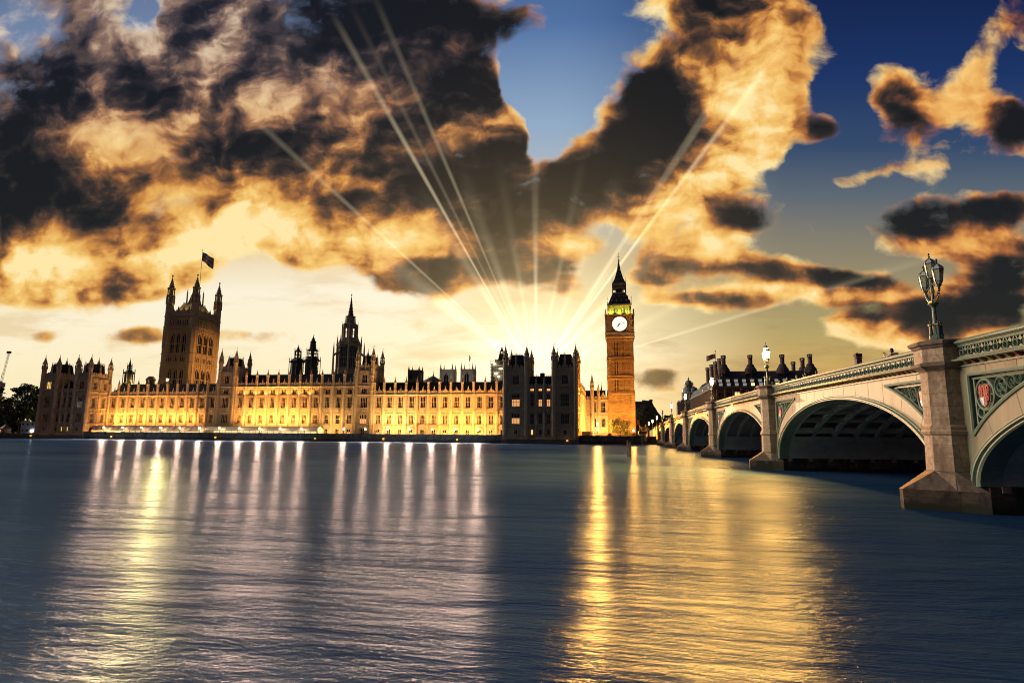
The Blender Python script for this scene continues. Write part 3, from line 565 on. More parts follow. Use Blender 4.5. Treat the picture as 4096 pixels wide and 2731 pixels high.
def pavilion(label, X0, X1, XA, XB, Y0, Y1, k, glasses):
    """end pavilion on the water: two turreted towers and a three-bay link. k scales the heights, glasses lights the windows"""
    root = thing('palace_pavilion', ((X0+X1)/2, Y0, 0), label, 'palace pavilion')
    Z = lambda z: 2.9+(z-2.9)*k
    w = MB()
    T = frame((X0, Y0, 0), (1, 0, 0), (0, -1, 0)); L = X1-X0
    # --- front
    w.T = T
    zt, zg = Z(28.7), Z(22.3)
    wA, wB = XA-X0, X1-XB
    tw = lambda c: [(1.2, 3.6, 5.4), (3.3, Z(7.7), Z(12.2)), (3.3, Z(14.7), Z(20.1)), (2.6, Z(23.6), Z(27.4))]
    bay_wall(w, 0, wA, 2.5, zt, tw(0)); bay_wall(w, L-wB, L, 2.5, zt, tw(0))
    g0, g1 = wA, L-wB; gb = (g1-g0)/3
    for i in range(3):
        bay_wall(w, g0+i*gb, g0+(i+1)*gb, 2.5, zg+.1, [(1.0, 3.4, 5.5), (1.5, Z(7.7), Z(12.2)), (1.5, Z(14.7), Z(20.1)), (1.5, Z(20.9), Z(21.9))], -1.3, -.4)
    for z in (7.3, 12.45, 14.4, 20.45, 22.3):
        string(w, wA, Z(z), .3, .35); string(w, L, Z(z), .3, .35, L-wB)
        w.T = frame((X0, Y0+.4, 0), (1, 0, 0), (0, -1, 0)); string(w, g1, Z(z), .3, .35, g0); w.T = T
    w.T = frame((X0, Y0+.4, 0), (1, 0, 0), (0, -1, 0)); parapet(w, g0, g1, zg+.15, 1.3, step=gb/3); w.T = T
    for c in (wA/2, L-wB/2):
        for sx in (-1, 1):
            for q in (1.95, 2.45, 2.95):
                for a, b in ((7.6, 12.3), (14.6, 20.3), (23, 28.3)): w.box(c+sx*q-.07, c+sx*q+.07, 0, .16, Z(a), Z(b), 1)
        shield_panel(w, c, Z(12.5), Z(14.3), 3); shield_panel(w, c, Z(20.5), Z(22.2), 3)
        w.extrude([(c-1.9, 0, Z(23.2)), (c-1.9, .5, Z(23.2)), (c-1.9, .5, Z(22.7)), (c-1.9, 0, Z(22.4))], (3.8, 0, 0), 1)
    for i in range(4):
        s = g0+i*gb; w.T = T
        w.lathe(s, -.4, [(.55, 2.5), (.55, Z(7)), (.45, Z(7.4)), (.45, zg+1.6), (.55, zg+1.7), (.4, zg+2.0), (.4, zg+3.0)], 8, None, 1)
        crocket_spire(w, s, -.4, zg+3, zg+5, .42, 8, 1, 3, False)
    for i in range(3): shield_panel(w, g0+(i+.5)*gb, Z(12.5), Z(14.3), gb)
    # --- plinth over the water
    w.box(-.6, L+.6, -1.2, .6, -1.2, 1.7, 2); w.extrude([(-.6, -1.2, 1.7), (-.6, .6, 1.7), (-.6, .12, 2.6), (-.6, -1.2, 2.6)], (L+1.2, 0, 0), 0)
    for s in (wA*.1, wA*.95, L-wB*.95, L-wB*.1): w.extrude([(s-1.3, 0, 2.7), (s+1.3, 0, 2.7), (s+1.0, 0, 2.0), (s, 0, 1.5), (s-1.0, 0, 2.0)], (0, .9, 0), 0)
    # --- side facing downstream, and the plain hidden sides
    S = frame((X1, Y0, 0), (0, 1, 0), (1, 0, 0)); D = Y1-Y0; w.T = S
    sops = [(1.3, 3.2, 5.2), (1.9, Z(7.7), Z(12.0)), (1.9, Z(14.7), Z(19.8)), (1.8, Z(23.4), Z(27.3))]
    bay_wall(w, .9, D/2, 2.3, zt, sops); bay_wall(w, D/2, D, 2.3, zt, sops)
    for z in (7.3, 12.45, 14.4, 20.45, 22.3): string(w, D, Z(z), .3, .35)
    w.lathe(D/2, 0, [(.32, 2.3), (.32, zt)], 8, None, 1)
    for c in (.9+(D/2-.9)/2, D*.75):
        shield_panel(w, c, Z(12.5), Z(14.3), 3)
        for sx in (-1, 1):
            for q in (1.25, 1.7):
                for a, b in ((7.6, 12.3), (14.6, 20.3), (23, 28.3)): w.box(c+sx*q-.06, c+sx*q+.06, 0, .14, Z(a), Z(b), 1)
    w.T = None
    w.box(X0, X0+.8, Y0+.9, Y1-.9, 2.3, zt); w.box(X0, X1-.9, Y1-.9, Y1, 2.3, zg); w.box(XA-.8, XA, Y0+.9, Y1-.9, zg, zt); w.box(XB, XB+.8, Y0+.9, Y1-.9, zg, zt)
    w.box(X0+.8, XA-.8, Y1-.9, Y1, zg, zt); w.box(XB+.8, X1-.9, Y1-.9, Y1, zg, zt)
    # --- heads
    tur = []; rf = MB()
    for a, b in ((X0, XA), (XB, X1)):
        tower_block(w, tur, a+.55, b-.55, Y0+.55, Y1-.55, 2.5, zt, Z(31.2), Z(33.6), Z(39.4), 1.05, rf)
    rf.T = frame((X0, Y0, 0), (1, 0, 0), (0, -1, 0))
    gable_roof(rf, wA, L-wB, -1.4, -D+.5, zg, Z(27.6)); cresting(rf, wA, L-wB, -D/2-.45, Z(27.6)-.05, 0, .8, 1.0)
    c = L/2; rf.box(c-.9, c+.9, -D/2-1.2, -D/2+.4, Z(26), Z(28.9))
    rf.T = None
    w.build('wall', [M['palace_stone'], M['carved_stone'], M['dark_stone']], root)
    rf.build('roof', M['slate'], root)
    for mb in tur: mb.build('turret', M['carved_stone'], root)
    key = 'p%g' % k
    sp = {'a': (3.3, Z(12.2)-Z(7.7), 5, 1), 'b': (3.3, Z(20.1)-Z(14.7), 5, 2), 'c': (2.6, Z(27.4)-Z(23.6), 3, 1), 'd': (1.5, Z(12.2)-Z(7.7), 2, 1), 'e': (1.5, Z(20.1)-Z(14.7), 2, 2), 'f': (1.5, Z(21.9)-Z(20.9), 3, 0, False),
          'h': (1.0, 2.1, 1, 0, False), 'i': (1.2, 1.8, 2, 0, False), 'sa': (1.9, Z(12.0)-Z(7.7), 3, 1), 'sb': (1.9, Z(19.8)-Z(14.7), 3, 1), 'sc': (1.8, Z(27.3)-Z(23.4), 3, 1), 'sd': (1.3, 2.0, 2, 0, False)}
    zz = {'a': Z(7.7), 'b': Z(14.7), 'c': Z(23.6), 'd': Z(7.7), 'e': Z(14.7), 'f': Z(20.9), 'h': 3.4, 'i': 3.6, 'sa': Z(7.7), 'sb': Z(14.7), 'sc': Z(23.4), 'sd': 3.2}
    T2 = frame((X0, Y0+.4, 0), (1, 0, 0), (0, -1, 0))
    for t, c in enumerate((wA/2, L-wB/2)):
        for q in 'abci': window(root, key+q, c, zz[q], T, glasses.get(q+str(t), 'window_glass'), sp[q])
    for i in range(3):
        for q in 'defh': window(root, key+q, g0+(i+.5)*gb, zz[q], T2, glasses.get(q+str(i), 'window_glass'), sp[q])
    for i, c in enumerate((.9+(D/2-.9)/2, D*.75)):
        for q in ('sa', 'sb', 'sc', 'sd'): window(root, key+q, c, zz[q], S, 'window_glass', sp[q])
    return root

def front_tower(label, X0, X1):
    """square turreted tower between a wing and the central block"""
    root = thing('palace_tower', ((X0+X1)/2, YF-.7, TER), label, 'palace tower', 'square towers of the river front')
    Y0, Y1 = YF-.7, YF+11; w = MB(); T = frame((X0, Y0, 0), (1, 0, 0), (0, -1, 0)); L = X1-X0; w.T = T
    bay_wall(w, 0, L, TER, 31.1, [(2.0, TER, 6.0), (3.2, 7.65, 11.9), (3.2, 14.65, 19.6), (2.6, 21.0, 23.4), (2.6, 25.6, 29.6)])
    for z in (7.05, 12.25, 14.45, 20.3, 24.2): string(w, L, z, .3, .35)
    for sx in (-1, 1):
        for q in (1.95, 2.4, 2.85):
            for a, b in ((7.4, 12.1), (14.6, 20.1), (20.6, 24), (24.6, 30.7)): w.box(L/2+sx*q-.07, L/2+sx*q+.07, 0, .16, a, b, 1)
    shield_panel(w, L/2, 12.45, 14.35, 3)
    S = frame((X1, Y0, 0), (0, 1, 0), (1, 0, 0)); w.T = S; D = Y1-Y0
    bay_wall(w, .9, D, TER, 31.1, [(2.4, 25.6, 29.6)]); string(w, D, 24.2, .3, .35)
    w.T = None
    w.box(X0, X0+.8, Y0+.9, Y1-.9, TER, 31.1); w.box(X0, X1-.9, Y1-.9, Y1, TER, 31.1)
    tur = []; rf = MB(); tower_block(w, tur, X0+.5, X1-.5, Y0+.5, Y1-.5, TER, 31.1, 33.6, 35.4, 41.6, .95, rf)
    w.build('wall', [M['palace_stone'], M['carved_stone']], root); rf.build('roof', M['slate'], root)
    for mb in tur: mb.build('turret', M['carved_stone'], root)
    window(root, 'ta', L/2, 7.65, T, 'lit_warm' if X0 > -150 else 'window_glass', (3.2, 4.25, 4, 1)); window(root, 'tb', L/2, 14.65, T, 'window_glass', (3.2, 4.95, 4, 1))
    window(root, 'tc', L/2, 21.0, T, 'window_glass', (2.6, 2.4, 3, 0)); window(root, 'td', L/2, 25.6, T, 'window_glass', (2.6, 4.0, 3, 1)); window(root, 'te', L/2, TER, T, 'window_glass', (2.0, 3.65, 2, 1))
    window(root, 'tf', .9+(D-.9)/2, 25.6, S, 'window_glass', (2.4, 4.0, 3, 1))
    return root

mat('dark_ashlar', (.06, .058, .055), .8, var=.4, scale=.8)
def river_front():
    palace_range('floodlit palace wing behind the pink striped marquee, left of the first square tower', -240.0, -182.3, 11)
    palace_range('tallest floodlit central range with an extra top storey, between the two square towers', -173.5, -114.6, 11, True)
    palace_range('floodlit palace wing without a marquee, running up to the dark pavilion with lit windows', -106.2, -45.5, 12)
    front_tower('square turreted tower left of the central range, close to the wide flag tower', -182.2, -173.6)
    front_tower('square turreted tower in front of the tall central spire, lit lamp in its window', -114.5, -106.3)
    pavilion('dark riverside pavilion beside the park trees, its side wall lit orange', -266.3, -240.2, -257.4, -248.2, YW, YF+.6, .965,
             {'b1': 'lit_cool', 'c0': 'lit_yellow', 'h1': 'lit_yellow', 'h2': 'lit_yellow'})
    pavilion('black silhouetted pavilion with a few lit windows, in front of the setting sun', -45.4, -15.6, -35.5, -25.5, YW, YF+3.5, 1.0,
             {'a0': 'lit_warm', 'b0': 'lit_warm', 'b1': 'window_glass', 'e1': 'lit_warm', 'e2': 'lit_warm', 'f0': 'lit_orange', 'f1': 'lit_orange', 'f2': 'lit_orange', 'h0': 'lit_yellow'})
river_front()
# ------------------------------------------------------------------ river, banks, terrace
def water_material():
    m = bpy.data.materials.new('river_water'); m.use_nodes = True; k = NT(m.node_tree); k.n.clear()
    pos = k.n.new('ShaderNodeNewGeometry').outputs['Position']
    p1 = k.vm('MULTIPLY', pos, (0.27, 1.0, 1.0)); p2 = k.vm('MULTIPLY', k.vm('ADD', pos, (13, 5, 0)), (0.30, 1.0, 1.0))
    n3 = k.noise(k.vm('MULTIPLY', pos, (.6, 1, 1)), 5.0, 4, 0.6, '2D').outputs[0]
    n1 = k.noise(p1, .24, 9, 0.60, '2D', .15).outputs[0]; n2 = k.noise(p2, .16, 4, 0.6, '2D', .3).outputs[0]
    h = k.m('ADD', k.m('MULTIPLY', n1, 1.7), k.m('MULTIPLY_ADD', n3, .05, k.m('MULTIPLY', n2, .4)))
    bp = k.n.new('ShaderNodeBump'); bp.inputs['Strength'].default_value = 0.9; bp.inputs['Distance'].default_value = 0.36; k.put(bp.inputs['Height'], h)
    cal = k.noise(k.vm('MULTIPLY', pos, (.35, 1, 1)), .05, 4, .6, '2D').outputs[0]
    dif = k.n.new('ShaderNodeBsdfDiffuse'); k.put(dif.inputs['Color'], k.ramp(cal, [(.3, (.014, .045, .125)), (.7, (.030, .076, .180))])); k.put(dif.inputs['Normal'], bp.outputs[0])
    gl = k.n.new('ShaderNodeBsdfGlossy'); gl.distribution = 'GGX'; gl.inputs['Color'].default_value = (.45, .66, 1.0, 1)
    k.put(gl.inputs['Roughness'], k.lstep(cal, .3, .7, .12, .22)); k.put(gl.inputs['Normal'], bp.outputs[0])
    fr = k.n.new('ShaderNodeFresnel'); fr.inputs['IOR'].default_value = 1.33; k.put(fr.inputs['Normal'], bp.outputs[0])
    fac = k.lstep(fr.outputs[0], .02, .8, .055, .19)
    mx = k.n.new('ShaderNodeMixShader'); k.put(mx.inputs[0], fac); k.l.new(dif.outputs[0], mx.inputs[1]); k.l.new(gl.outputs[0], mx.inputs[2])
    out = k.n.new('ShaderNodeOutputMaterial'); k.l.new(mx.outputs[0], out.inputs['Surface'])
    M['river_water'] = m
water_material()
mat('earth', (.06, .06, .05), .95, var=.4, scale=.3)
mat('paving', (.16, .15, .14), .85, var=.3, scale=.6)
coursed('wall_stone', (.105, .10, .09), (1.4, .45), .03, .5, .3, var2=((.03, .035, .028, 1), .5, .45, .65))
mat('weed_stone', (.028, .03, .024), .7, var=.6, scale=1.3)

def banks():
    w = MB(); w.face([(-2500, -400, 0), (2500, -400, 0), (2500, 262, 0), (-2500, 262, 0)])
    tag(w.build('river', M['river_water']), kind='structure')
    g = MB(); g.face([(-4000, YW+.8, TER-.004), (14.2, YW+.8, TER-.004), (14.2, 262, TER-.004), (4000, 262, TER-.004), (4000, 6000, TER-.004), (-4000, 6000, TER-.004)])
    tag(g.build('ground', M['earth']), kind='structure')
    t = MB(); t.box(-240, -45.5, YW+.8, YF, TER-.4, TER); tag(t.build('terrace_pavement', M['paving']), kind='structure')
    # long embankment wall: three runs, each with ledge, coping and pilasters
    for label, a, b, zt in (('long dark river wall below the palace terrace', -239.6, -46.0, 3.3), ('dark river wall under the park trees, far end of the bank', -420, -266.9, 2.4), ('dark river wall between the black pavilion and the bridge steps', -15.0, 9.0, 3.25)):
        m = MB(); m.box(a, b, YW, YW+.8, 1.9, zt-.25, 0); m.box(a, b, YW-.12, YW+.85, zt-.25, zt, 0)
        m.box(a, b, YW-.25, YW+.8, -1, 1.1, 1); m.box(a, b, YW-.5, YW+.8, 1.1, 1.35, 0); m.box(a, b, YW-.22, YW+.8, 1.35, 1.9, 0)
        n = int((b-a)/9.6)
        for i in range(n+1):
            s = a+.7+(b-a-1.4)*i/max(n, 1); m.box(s-.6, s+.6, YW-.4, YW+.5, 1.36, zt+.12, 0)
        o = m.build('river_wall', [M['wall_stone'], M['weed_stone']]); tag(o, label, 'river wall')
banks()

# ------------------------------------------------------------------ floodlights of the lit fronts
def area(name, loc, target, sx, sy, watts, color, spread=180):
    l = bpy.data.lights.new(name, 'AREA'); l.shape = 'RECTANGLE'; l.size = sx; l.size_y = sy; l.energy = watts; l.color = color; l.spread = R_(spread)
    o = bpy.data.objects.new(name, l); COL.objects.link(o); o.location = loc
    d = (Vector(target)-Vector(loc)).normalized(); z = -d
    x = Vector((1, 0, 0)) if abs(d.x) < .9 else Vector((0, 1, 0))
    if sx < 0: pass
    y = z.cross(x).normalized(); x = y.cross(z).normalized()
    m = Matrix((x, y, z)).transposed().to_4x4(); m.translation = Vector(loc); o.matrix_world = m
    return o
def areay(name, loc, target, sx, sy, watts, color, spread=180):
    """as area(), the long side lying along Y"""
    o = area(name, loc, target, sx, sy, watts, color, spread)
    d = (Vector(target)-Vector(loc)).normalized(); z = -d; x = Vector((0, 1, 0)); y = z.cross(x).normalized(); x = y.cross(z).normalized()
    m = Matrix((x, y, z)).transposed().to_4x4(); m.translation = Vector(loc); o.matrix_world = m
def spot(name, loc, target, watts, color, ang=60, blend=.6, r=.3):
    l = bpy.data.lights.new(name, 'SPOT'); l.energy = watts; l.color = color; l.spot_size = R_(ang); l.spot_blend = blend; l.shadow_soft_size = r
    o = bpy.data.objects.new(name, l); COL.objects.link(o); o.location = loc
    o.rotation_euler = (Vector(target)-Vector(loc)).to_track_quat('-Z', 'Y').to_euler(); return o
def river_light(loc, direction, watts, color, r=.3, ang=150, parent=None):
    """extra beam added at a lamp to lay streaks of light on the water"""
    o = spot('extra_beam', loc, Vector(loc)+Vector(direction), watts, color, ang, .35, r)
    if parent is not None: o.parent = parent; o.location = Vector(loc)-world_loc(parent)
    return o
SOD = (1.0, .43, .09); SODY = (1.0, .53, .15)
def floods():
    zl = TER+.5
    # long rows by the river wall, rows on the string course, and (central range) a row under the top storey
    for x0, x1, far, mid, top, c in ((-239.5, -187, 520, 80, 0, SOD), (-172.5, -132, 720, 90, 80, SOD), (-131, -116, 200, 40, 0, SODY), (-105.5, -82, 520, 70, 0, SODY), (-82, -46, 800, 80, 0, SOD)):
        L = x1-x0; cx = (x0+x1)/2
        dd, zz = (6.2, 6.7) if x0 < -132 else (8.6, zl); area('floodlight', (cx, YF-dd, zz), (cx, YF, 14), max(L-(8 if x0 < -132 else 12), 4), .4, far*L*(.55 if x0 < -132 else 1), c, 130)
        area('floodlight', (cx, YF-1.7, 7.3), (cx, YF-.2, 17), L-1.5, .25, mid*L, c, 110)
        if top: area('floodlight', (cx, YF-1.3, 20.5), (cx, YF-.1, 25.5), L-1.5, .2, top*L, c, 130)
    for x0, x1, n in ((-239.5, -182.5, 11), (-173.3, -114.8, 11), (-106.2, -45.5, 12)):
        b = (x1-x0)/n
        area('floodlight', ((x0+x1)/2, YF-1.7, zl), ((x0+x1)/2, YF, 6.4), x1-x0-2, .3, 110*n, (1, .60, .22), 140)
    areay('floodlight', (-229, 249, 3.2), (-240.2, 249, 17), 9, .5, 12000, SOD, 120)
    spot('floodlight', (-166, 246, 3), (-173.6, YF-1, 27), 16000, SOD, 14); spot('floodlight', (-99, 246, 3), (-106.2, YF-1, 25), 14000, SOD, 14)
    spot('floodlight', (-150, 455, 25), (-138, 480, 52), 9000, (1, .86, .66), 60); spot('floodlight', (-112, 455, 25), (-120, 480, 52), 9000, (1, .86, .66), 60)
floods()
# ------------------------------------------------------------------ clock tower
coursed('clock_stone', (.44, .27, .10), (1.2, .45), .03, .65, .2, nscale=.5)
mat('dial_iron', (.10, .06, .02), .5); mat('clock_face', (.8, .78, .7), .5, emit=(1.0, .90, .66), estr=1.35)
mat('belfry_stone', (.42, .40, .22), .8, var=.2, scale=2)
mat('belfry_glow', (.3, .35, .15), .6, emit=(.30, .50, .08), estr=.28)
mat('cast_roof', (.035, .042, .06), .45, var=.3, scale=1.2)

def clock_tower():
    X0, X1, Y0 = -4.45, 8.25, 300.0; W = X1-X0; Y1 = Y0+W; cx, cy = (X0+X1)/2, (Y0+Y1)/2
    root = thing('clock_tower', (cx, cy, TER), 'tall orange floodlit clock tower with a white glowing dial and dark pointed spire', 'clock tower')
    s = MB(); sides = [((X0, Y0, 0), (1, 0, 0), (0, -1, 0)), ((X1, Y0, 0), (0, 1, 0), (1, 0, 0)), ((X1, Y1, 0), (-1, 0, 0), (0, 1, 0)), ((X0, Y1, 0), (0, -1, 0), (-1, 0, 0))]
    s.box(X0+.55, X1-.55, Y0+.55, Y1-.55, TER, 50)
    cb = 1.55                                                    # corner buttresses
    for x in (X0, X1-cb):
        for y in (Y0, Y1-cb): s.box(x, x+cb, y, y+cb, TER, 50)
    for o, a, n in sides:
        s.T = frame(o, a, n)
        for zz in ((24.2, 31.0), (32.3, 39.9), (41.4, 49.6)):
            lo, hi = zz
            nb = 7; inner = W-2*cb; p = inner/nb
            for i in range(nb+1): s.box(cb+i*p-.24, cb+i*p+.24, -.35, .06 if i in (0, nb) else .0, lo, hi, 1)
            for i in range(nb): s.box(cb+i*p+.17, cb+(i+1)*p-.17, -.34, -.16, hi-.9, hi, 1); s.box(cb+i*p+.17, cb+(i+1)*p-.17, -.34, -.16, lo, lo+.5, 1)
            for i in range(nb):
                for z in (lo+(hi-lo)*.36, lo+(hi-lo)*.68): s.box(cb+i*p+.17, cb+(i+1)*p-.17, -.34, -.22, z, z+.22, 1)
            for q in (.30, .39, .56, .65): s.box(q*W-.24, q*W+.24, -.54, -.30, lo+.5, hi-.9, 2)
            for q in (0, W-cb):
                for j in (.38, 1.17): s.box(q+j-.14, q+j+.14, 0, .1, lo+.4, hi-.6, 1)
        for i in range(8): s.box(cb+i*(W-2*cb)/7-.2, cb+i*(W-2*cb)/7+.2, -.35, -.02, 4.5, 22.8, 1)
        for i in range(7):
            for z in (9, 13.6, 18.2): s.box(cb+i*(W-2*cb)/7+.2, cb+(i+1)*(W-2*cb)/7-.2, -.34, -.2, z, z+.7, 1)
        for z, h in ((23.3, .5), (24.1, .3), (30.9, .35), (32.2, .35), (39.8, .35), (41.3, .35), (49.8, .4)): string(s, W, z, h, .38)
        for z0, z1 in ((23.3, 24.1), (31.1, 32.0), (40.0, 41.1)):
            for i in range(12): s.box(.5+i*(W-1)/12+.12, .5+(i+1)*(W-1)/12-.12, -.35, .12, z0, z1, 1)
    s.T = None
    # broader base with set-off
    for o, a, n in sides:
        s.T = frame(o, a, n)
        for q in (-.25, W-cb+.05): s.box(q, q+cb+.2, -.2, .35, TER, 22.2, 1); s.extrude([(q, 0, 22.2), (q, .35, 22.2), (q, .05, 23.6)], (cb+.2, 0, 0), 1); s.lathe(q+.85, .1, [(.5, 22.2), (.35, 24.2), (.05, 25.6)], 4, None, 1)
        s.box(0, W, 0, .35, TER, 4.4, 1)
    s.T = None; s.build('shaft', [M['clock_stone'], M['clock_stone'], M['iron_black']], root)
    # corbelled clock stage
    e = .55; c = MB(); a0, a1, b0, b1 = X0-e, X1+e, Y0-e, Y1+e
    c.frus(X0, X1, Y0, Y1, 49.9, a0, a1, b0, b1, 51.6); c.box(a0, a1, b0, b1, 51.6, 53.4)
    c.box(a0+.7, a1-.7, b0+.7, b1-.7, 53.4, 62.3)
    WW = a1-a0; R = 3.62; fc = 57.85
    for o, al, n in (((a0, b0, 0), (1, 0, 0), (0, -1, 0)), ((a1, b0, 0), (0, 1, 0), (1, 0, 0)), ((a1, b1, 0), (-1, 0, 0), (0, 1, 0)), ((a0, b1, 0), (0, -1, 0), (-1, 0, 0))):
        c.T = frame(o, al, n); m = WW/2
        for q in (0, WW-2.5):
            c.box(q, q+2.5, -.7, 0, 53.4, 62.3)
            for j in (.35, 1.25, 2.15): c.box(q+j-.16, q+j+.16, 0, .14, 53.8, 61.9, 1)
            for z in (55.6, 59): c.box(q+.5, q+2.0, 0, .1, z, z+.7, 1)
        # square frame round the dial with corner spandrels
        c.box(m-4.4, m+4.4, -.69, -.45, 53.5, 62.2, 1)
        for q in (m-4.45, m+4.15): c.box(q, q+.3, -.45, -.1, 53.4, 62.3, 2)
        c.box(m-4.4, m+4.4, -.45, -.12, 53.4, 53.75, 2); c.box(m-4.4, m+4.4, -.45, -.12, 61.95, 62.3, 2)
        for sx in (-1, 1):
            for sz in (-1, 1): c.ball((m+sx*3.55, -.42, fc+sz*3.5), .42, 2, 8, 5)
        for i in range(11): c.box(.6+i*(WW-1.2)/11+.2, .6+(i+1)*(WW-1.2)/11-.2, -.02, .16, 51.9, 53.1, 1)
        string(c, WW, 51.5, .5, .3); string(c, WW, 53.4, .4, .3); string(c, WW, 62.5, .6, .45)
        for q in (.2, WW-.2): c.lathe(q, .0, [(.32, 62.5), (.25, 64.2), (.35, 64.4), (.05, 65.3)], 6, None, 2)
    c.T = None; c.box(a0-.1, a1+.1, b0-.1, b1+.1, 62.3, 62.7)
    c.build('clock_stage', [M['clock_stone'], M['carved_stone'], M['dull_gilt']], root)
    dials = []
    for o, al, n in (((a0, b0, 0), (1, 0, 0), (0, -1, 0)), ((a1, b0, 0), (0, 1, 0), (1, 0, 0)), ((a0, b1, 0), (0, -1, 0), (-1, 0, 0))):
        T = frame(o, al, n); m = WW/2; d = MB(T); r = MB(T); h = MB(T)
        ring = lambda R_, y: [(m+R_*math.cos(t*math.pi/24), y, fc+R_*math.sin(t*math.pi/24)) for t in range(48)]
        d.loft([ring(R, -.5), ring(R, -.32)])
        r.loft([ring(R, -.5), ring(R, -.2), ring(R+.28, -.2), ring(R+.28, -.5)], 0, False, False)
        for i in range(60):
            t = math.pi*2*i/60; L = .5 if i % 5 == 0 else .16; w_ = .05 if i % 5 == 0 else .025
            ca, sa = math.cos(t), math.sin(t); P = lambda rr, ww: (m+rr*ca-ww*sa, -.30, fc+rr*sa+ww*ca)
            r.extrude([P(R-.12-L, -w_), P(R-.12, -w_), P(R-.12, w_), P(R-.12-L, w_)], (0, .02, 0))
        def hand(ang, L, w_, tail):
            ca, sa = math.cos(ang), math.sin(ang); P = lambda rr, ww: (m+rr*ca-ww*sa, -.26, fc+rr*sa+ww*ca)
            h.extrude([P(-tail, -w_*.6), P(0, -w_), P(L*.6, -w_*.9), P(L, 0), P(L*.6, w_*.9), P(0, w_), P(-tail, w_*.6)], (0, .05, 0))
        hand(R_(90-217), 2.3, .30, .6); hand(R_(90-77-0), 3.1, .09, .6) if False else hand(R_(10), 3.3, .14, .7)
        h.ball((m, -.22, fc), .26)
        do = d.build('clock_dial', M['clock_face'], root); r.build('dial_ring', M['dull_gilt'], do); h.build('clock_hands', M['dial_iron'], do)
        for ch in do.children: ch.location = (0, 0, 0)
    # belfry: arcade of seven lights, lit green inside
    f = MB(); g0, g1, h0, h1 = -3.7, 7.5, Y0+.55, Y1-.55
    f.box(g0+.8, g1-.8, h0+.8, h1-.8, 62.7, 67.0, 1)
    for o, al, n, L in (((g0, h0, 0), (1, 0, 0), (0, -1, 0), g1-g0), ((g1, h0, 0), (0, 1, 0), (1, 0, 0), h1-h0), ((g1, h1, 0), (-1, 0, 0), (0, 1, 0), g1-g0), ((g0, h1, 0), (0, -1, 0), (-1, 0, 0), h1-h0)):
        f.T = frame(o, al, n); e0, e1 = 1.3, L-1.3; p = (e1-e0)/7
        f.box(0, 1.2, -.8, 0, 62.7, 67.0); f.box(L-1.2, L, -.8, 0, 62.7, 67.0)
        f.box(1.2, L-1.2, -.6, .1, 62.7, 63.4); f.box(1.2, L-1.2, -.6, .05, 66.1, 67.0)
        for i in range(8): f.box(e0+i*p-.2, e0+i*p+.2, -.6, .02, 63.4, 66.1)
        for i in range(7):
            a, b = e0+i*p+.2, e0+(i+1)*p-.2; c_ = (a+b)/2
            f.extrude([(a, -.5, 66.1), (a, -.5, 65.3), (c_, -.5, 66.1)], (0, .5, 0)); f.extrude([(b, -.5, 66.1), (c_, -.5, 66.1), (b, -.5, 65.3)], (0, .5, 0))
        for q in (.35, .85, L-.35, L-.85): f.box(q-.1, q+.1, 0, .12, 62.9, 66.8)
    f.T = None; f.box(g0-.25, g1+.25, h0-.25, h1+.25, 67.0, 67.5)
    f.build('belfry', [M['belfry_stone'], M['belfry_glow']], root)
    # lower roof, lantern, spire
    rf = MB(); rf.frus(g0-.2, g1+.2, h0-.2, h1+.2, 67.5, -1.35, 5.35, cy-3.35, cy+3.35, 74.0)
    for o, al, n, L in (((g0-.2, h0-.2, 0), (1, 0, 0), (0, -1, 0), g1-g0+.4), ((g1+.2, h0-.2, 0), (0, 1, 0), (1, 0, 0), h1-h0+.4)):
        rf.T = frame(o, al, n)
        for z, xs, ins in ((68.6, (.2, .4, .6, .8), .55), (71.0, (.3, .5, .7), 1.45)):
            for q in xs:
                c_ = L*q; rf.box(c_-.32, c_+.32, -ins-.8, -ins+.15, z, z+1.1, 0); rf.extrude([(c_-.42, -ins-.8, z+1.1), (c_+.42, -ins-.8, z+1.1), (c_, -ins-.8, z+1.9)], (0, 1.0, 0), 1); rf.box(c_-.18, c_+.18, -ins+.15, -ins+.17, z+.15, z+.9, 2)
        for i in range(22): rf.box(i*L/22+.1, (i+1)*L/22-.1, -.1, .08, 67.5, 68.1, 1)
    rf.T = None
    for x in (g0-.3, g1+.3):
        for y in (h0-.3, h1+.3): rf.lathe(x, y, [(.18, 67.3), (.08, 69), (.06, 72)], 6); rf.ball((x, y, 70.6), .28, 1); rf.box(x-.3, x+.3, y-.03, y+.03, 71.4, 71.5, 1)
    rf.build('roof', [M['cast_roof'], M['dull_gilt'], M['iron_black']], root)
    l = MB(); l.box(-1.35, 5.35, cy-3.35, cy+3.35, 74.0, 74.5, 1)
    for i in range(7):
        t = -1.1+i*6.2/6
        for y in (cy-3.15, cy+3.15): l.box(t-.14, t+.14, y-.14, y+.14, 74.5, 78.2)
        for x in (-1.1, 5.1): l.box(x-.14, x+.14, cy-3.1+i*6.2/6-.14, cy-3.1+i*6.2/6+.14, 74.5, 78.2)
    l.box(.2, 3.8, cy-1.7, cy+1.7, 74.5, 78.2); l.box(-1.25, 5.25, cy-3.3, cy+3.3, 77.2, 78.2)
    for i in range(6):
        t = -1.1+(i+.5)*6.2/6
        l.extrude([(t-.4, cy-3.3, 77.2), (t+.4, cy-3.3, 77.2), (t+.3, cy-3.3, 76.6), (t, cy-3.3, 77.1), (t-.3, cy-3.3, 76.6)], (0, .3, 0))
        l.box(t-.36, t+.36, cy-3.42, cy-3.3, 78.25, 78.95, 2)
    l.box(-1.3, 5.3, cy-3.35, cy+3.35, 78.2, 79.0, 0); l.box(-1.4, 5.4, cy-3.45, cy+3.45, 79.0, 79.3, 1)
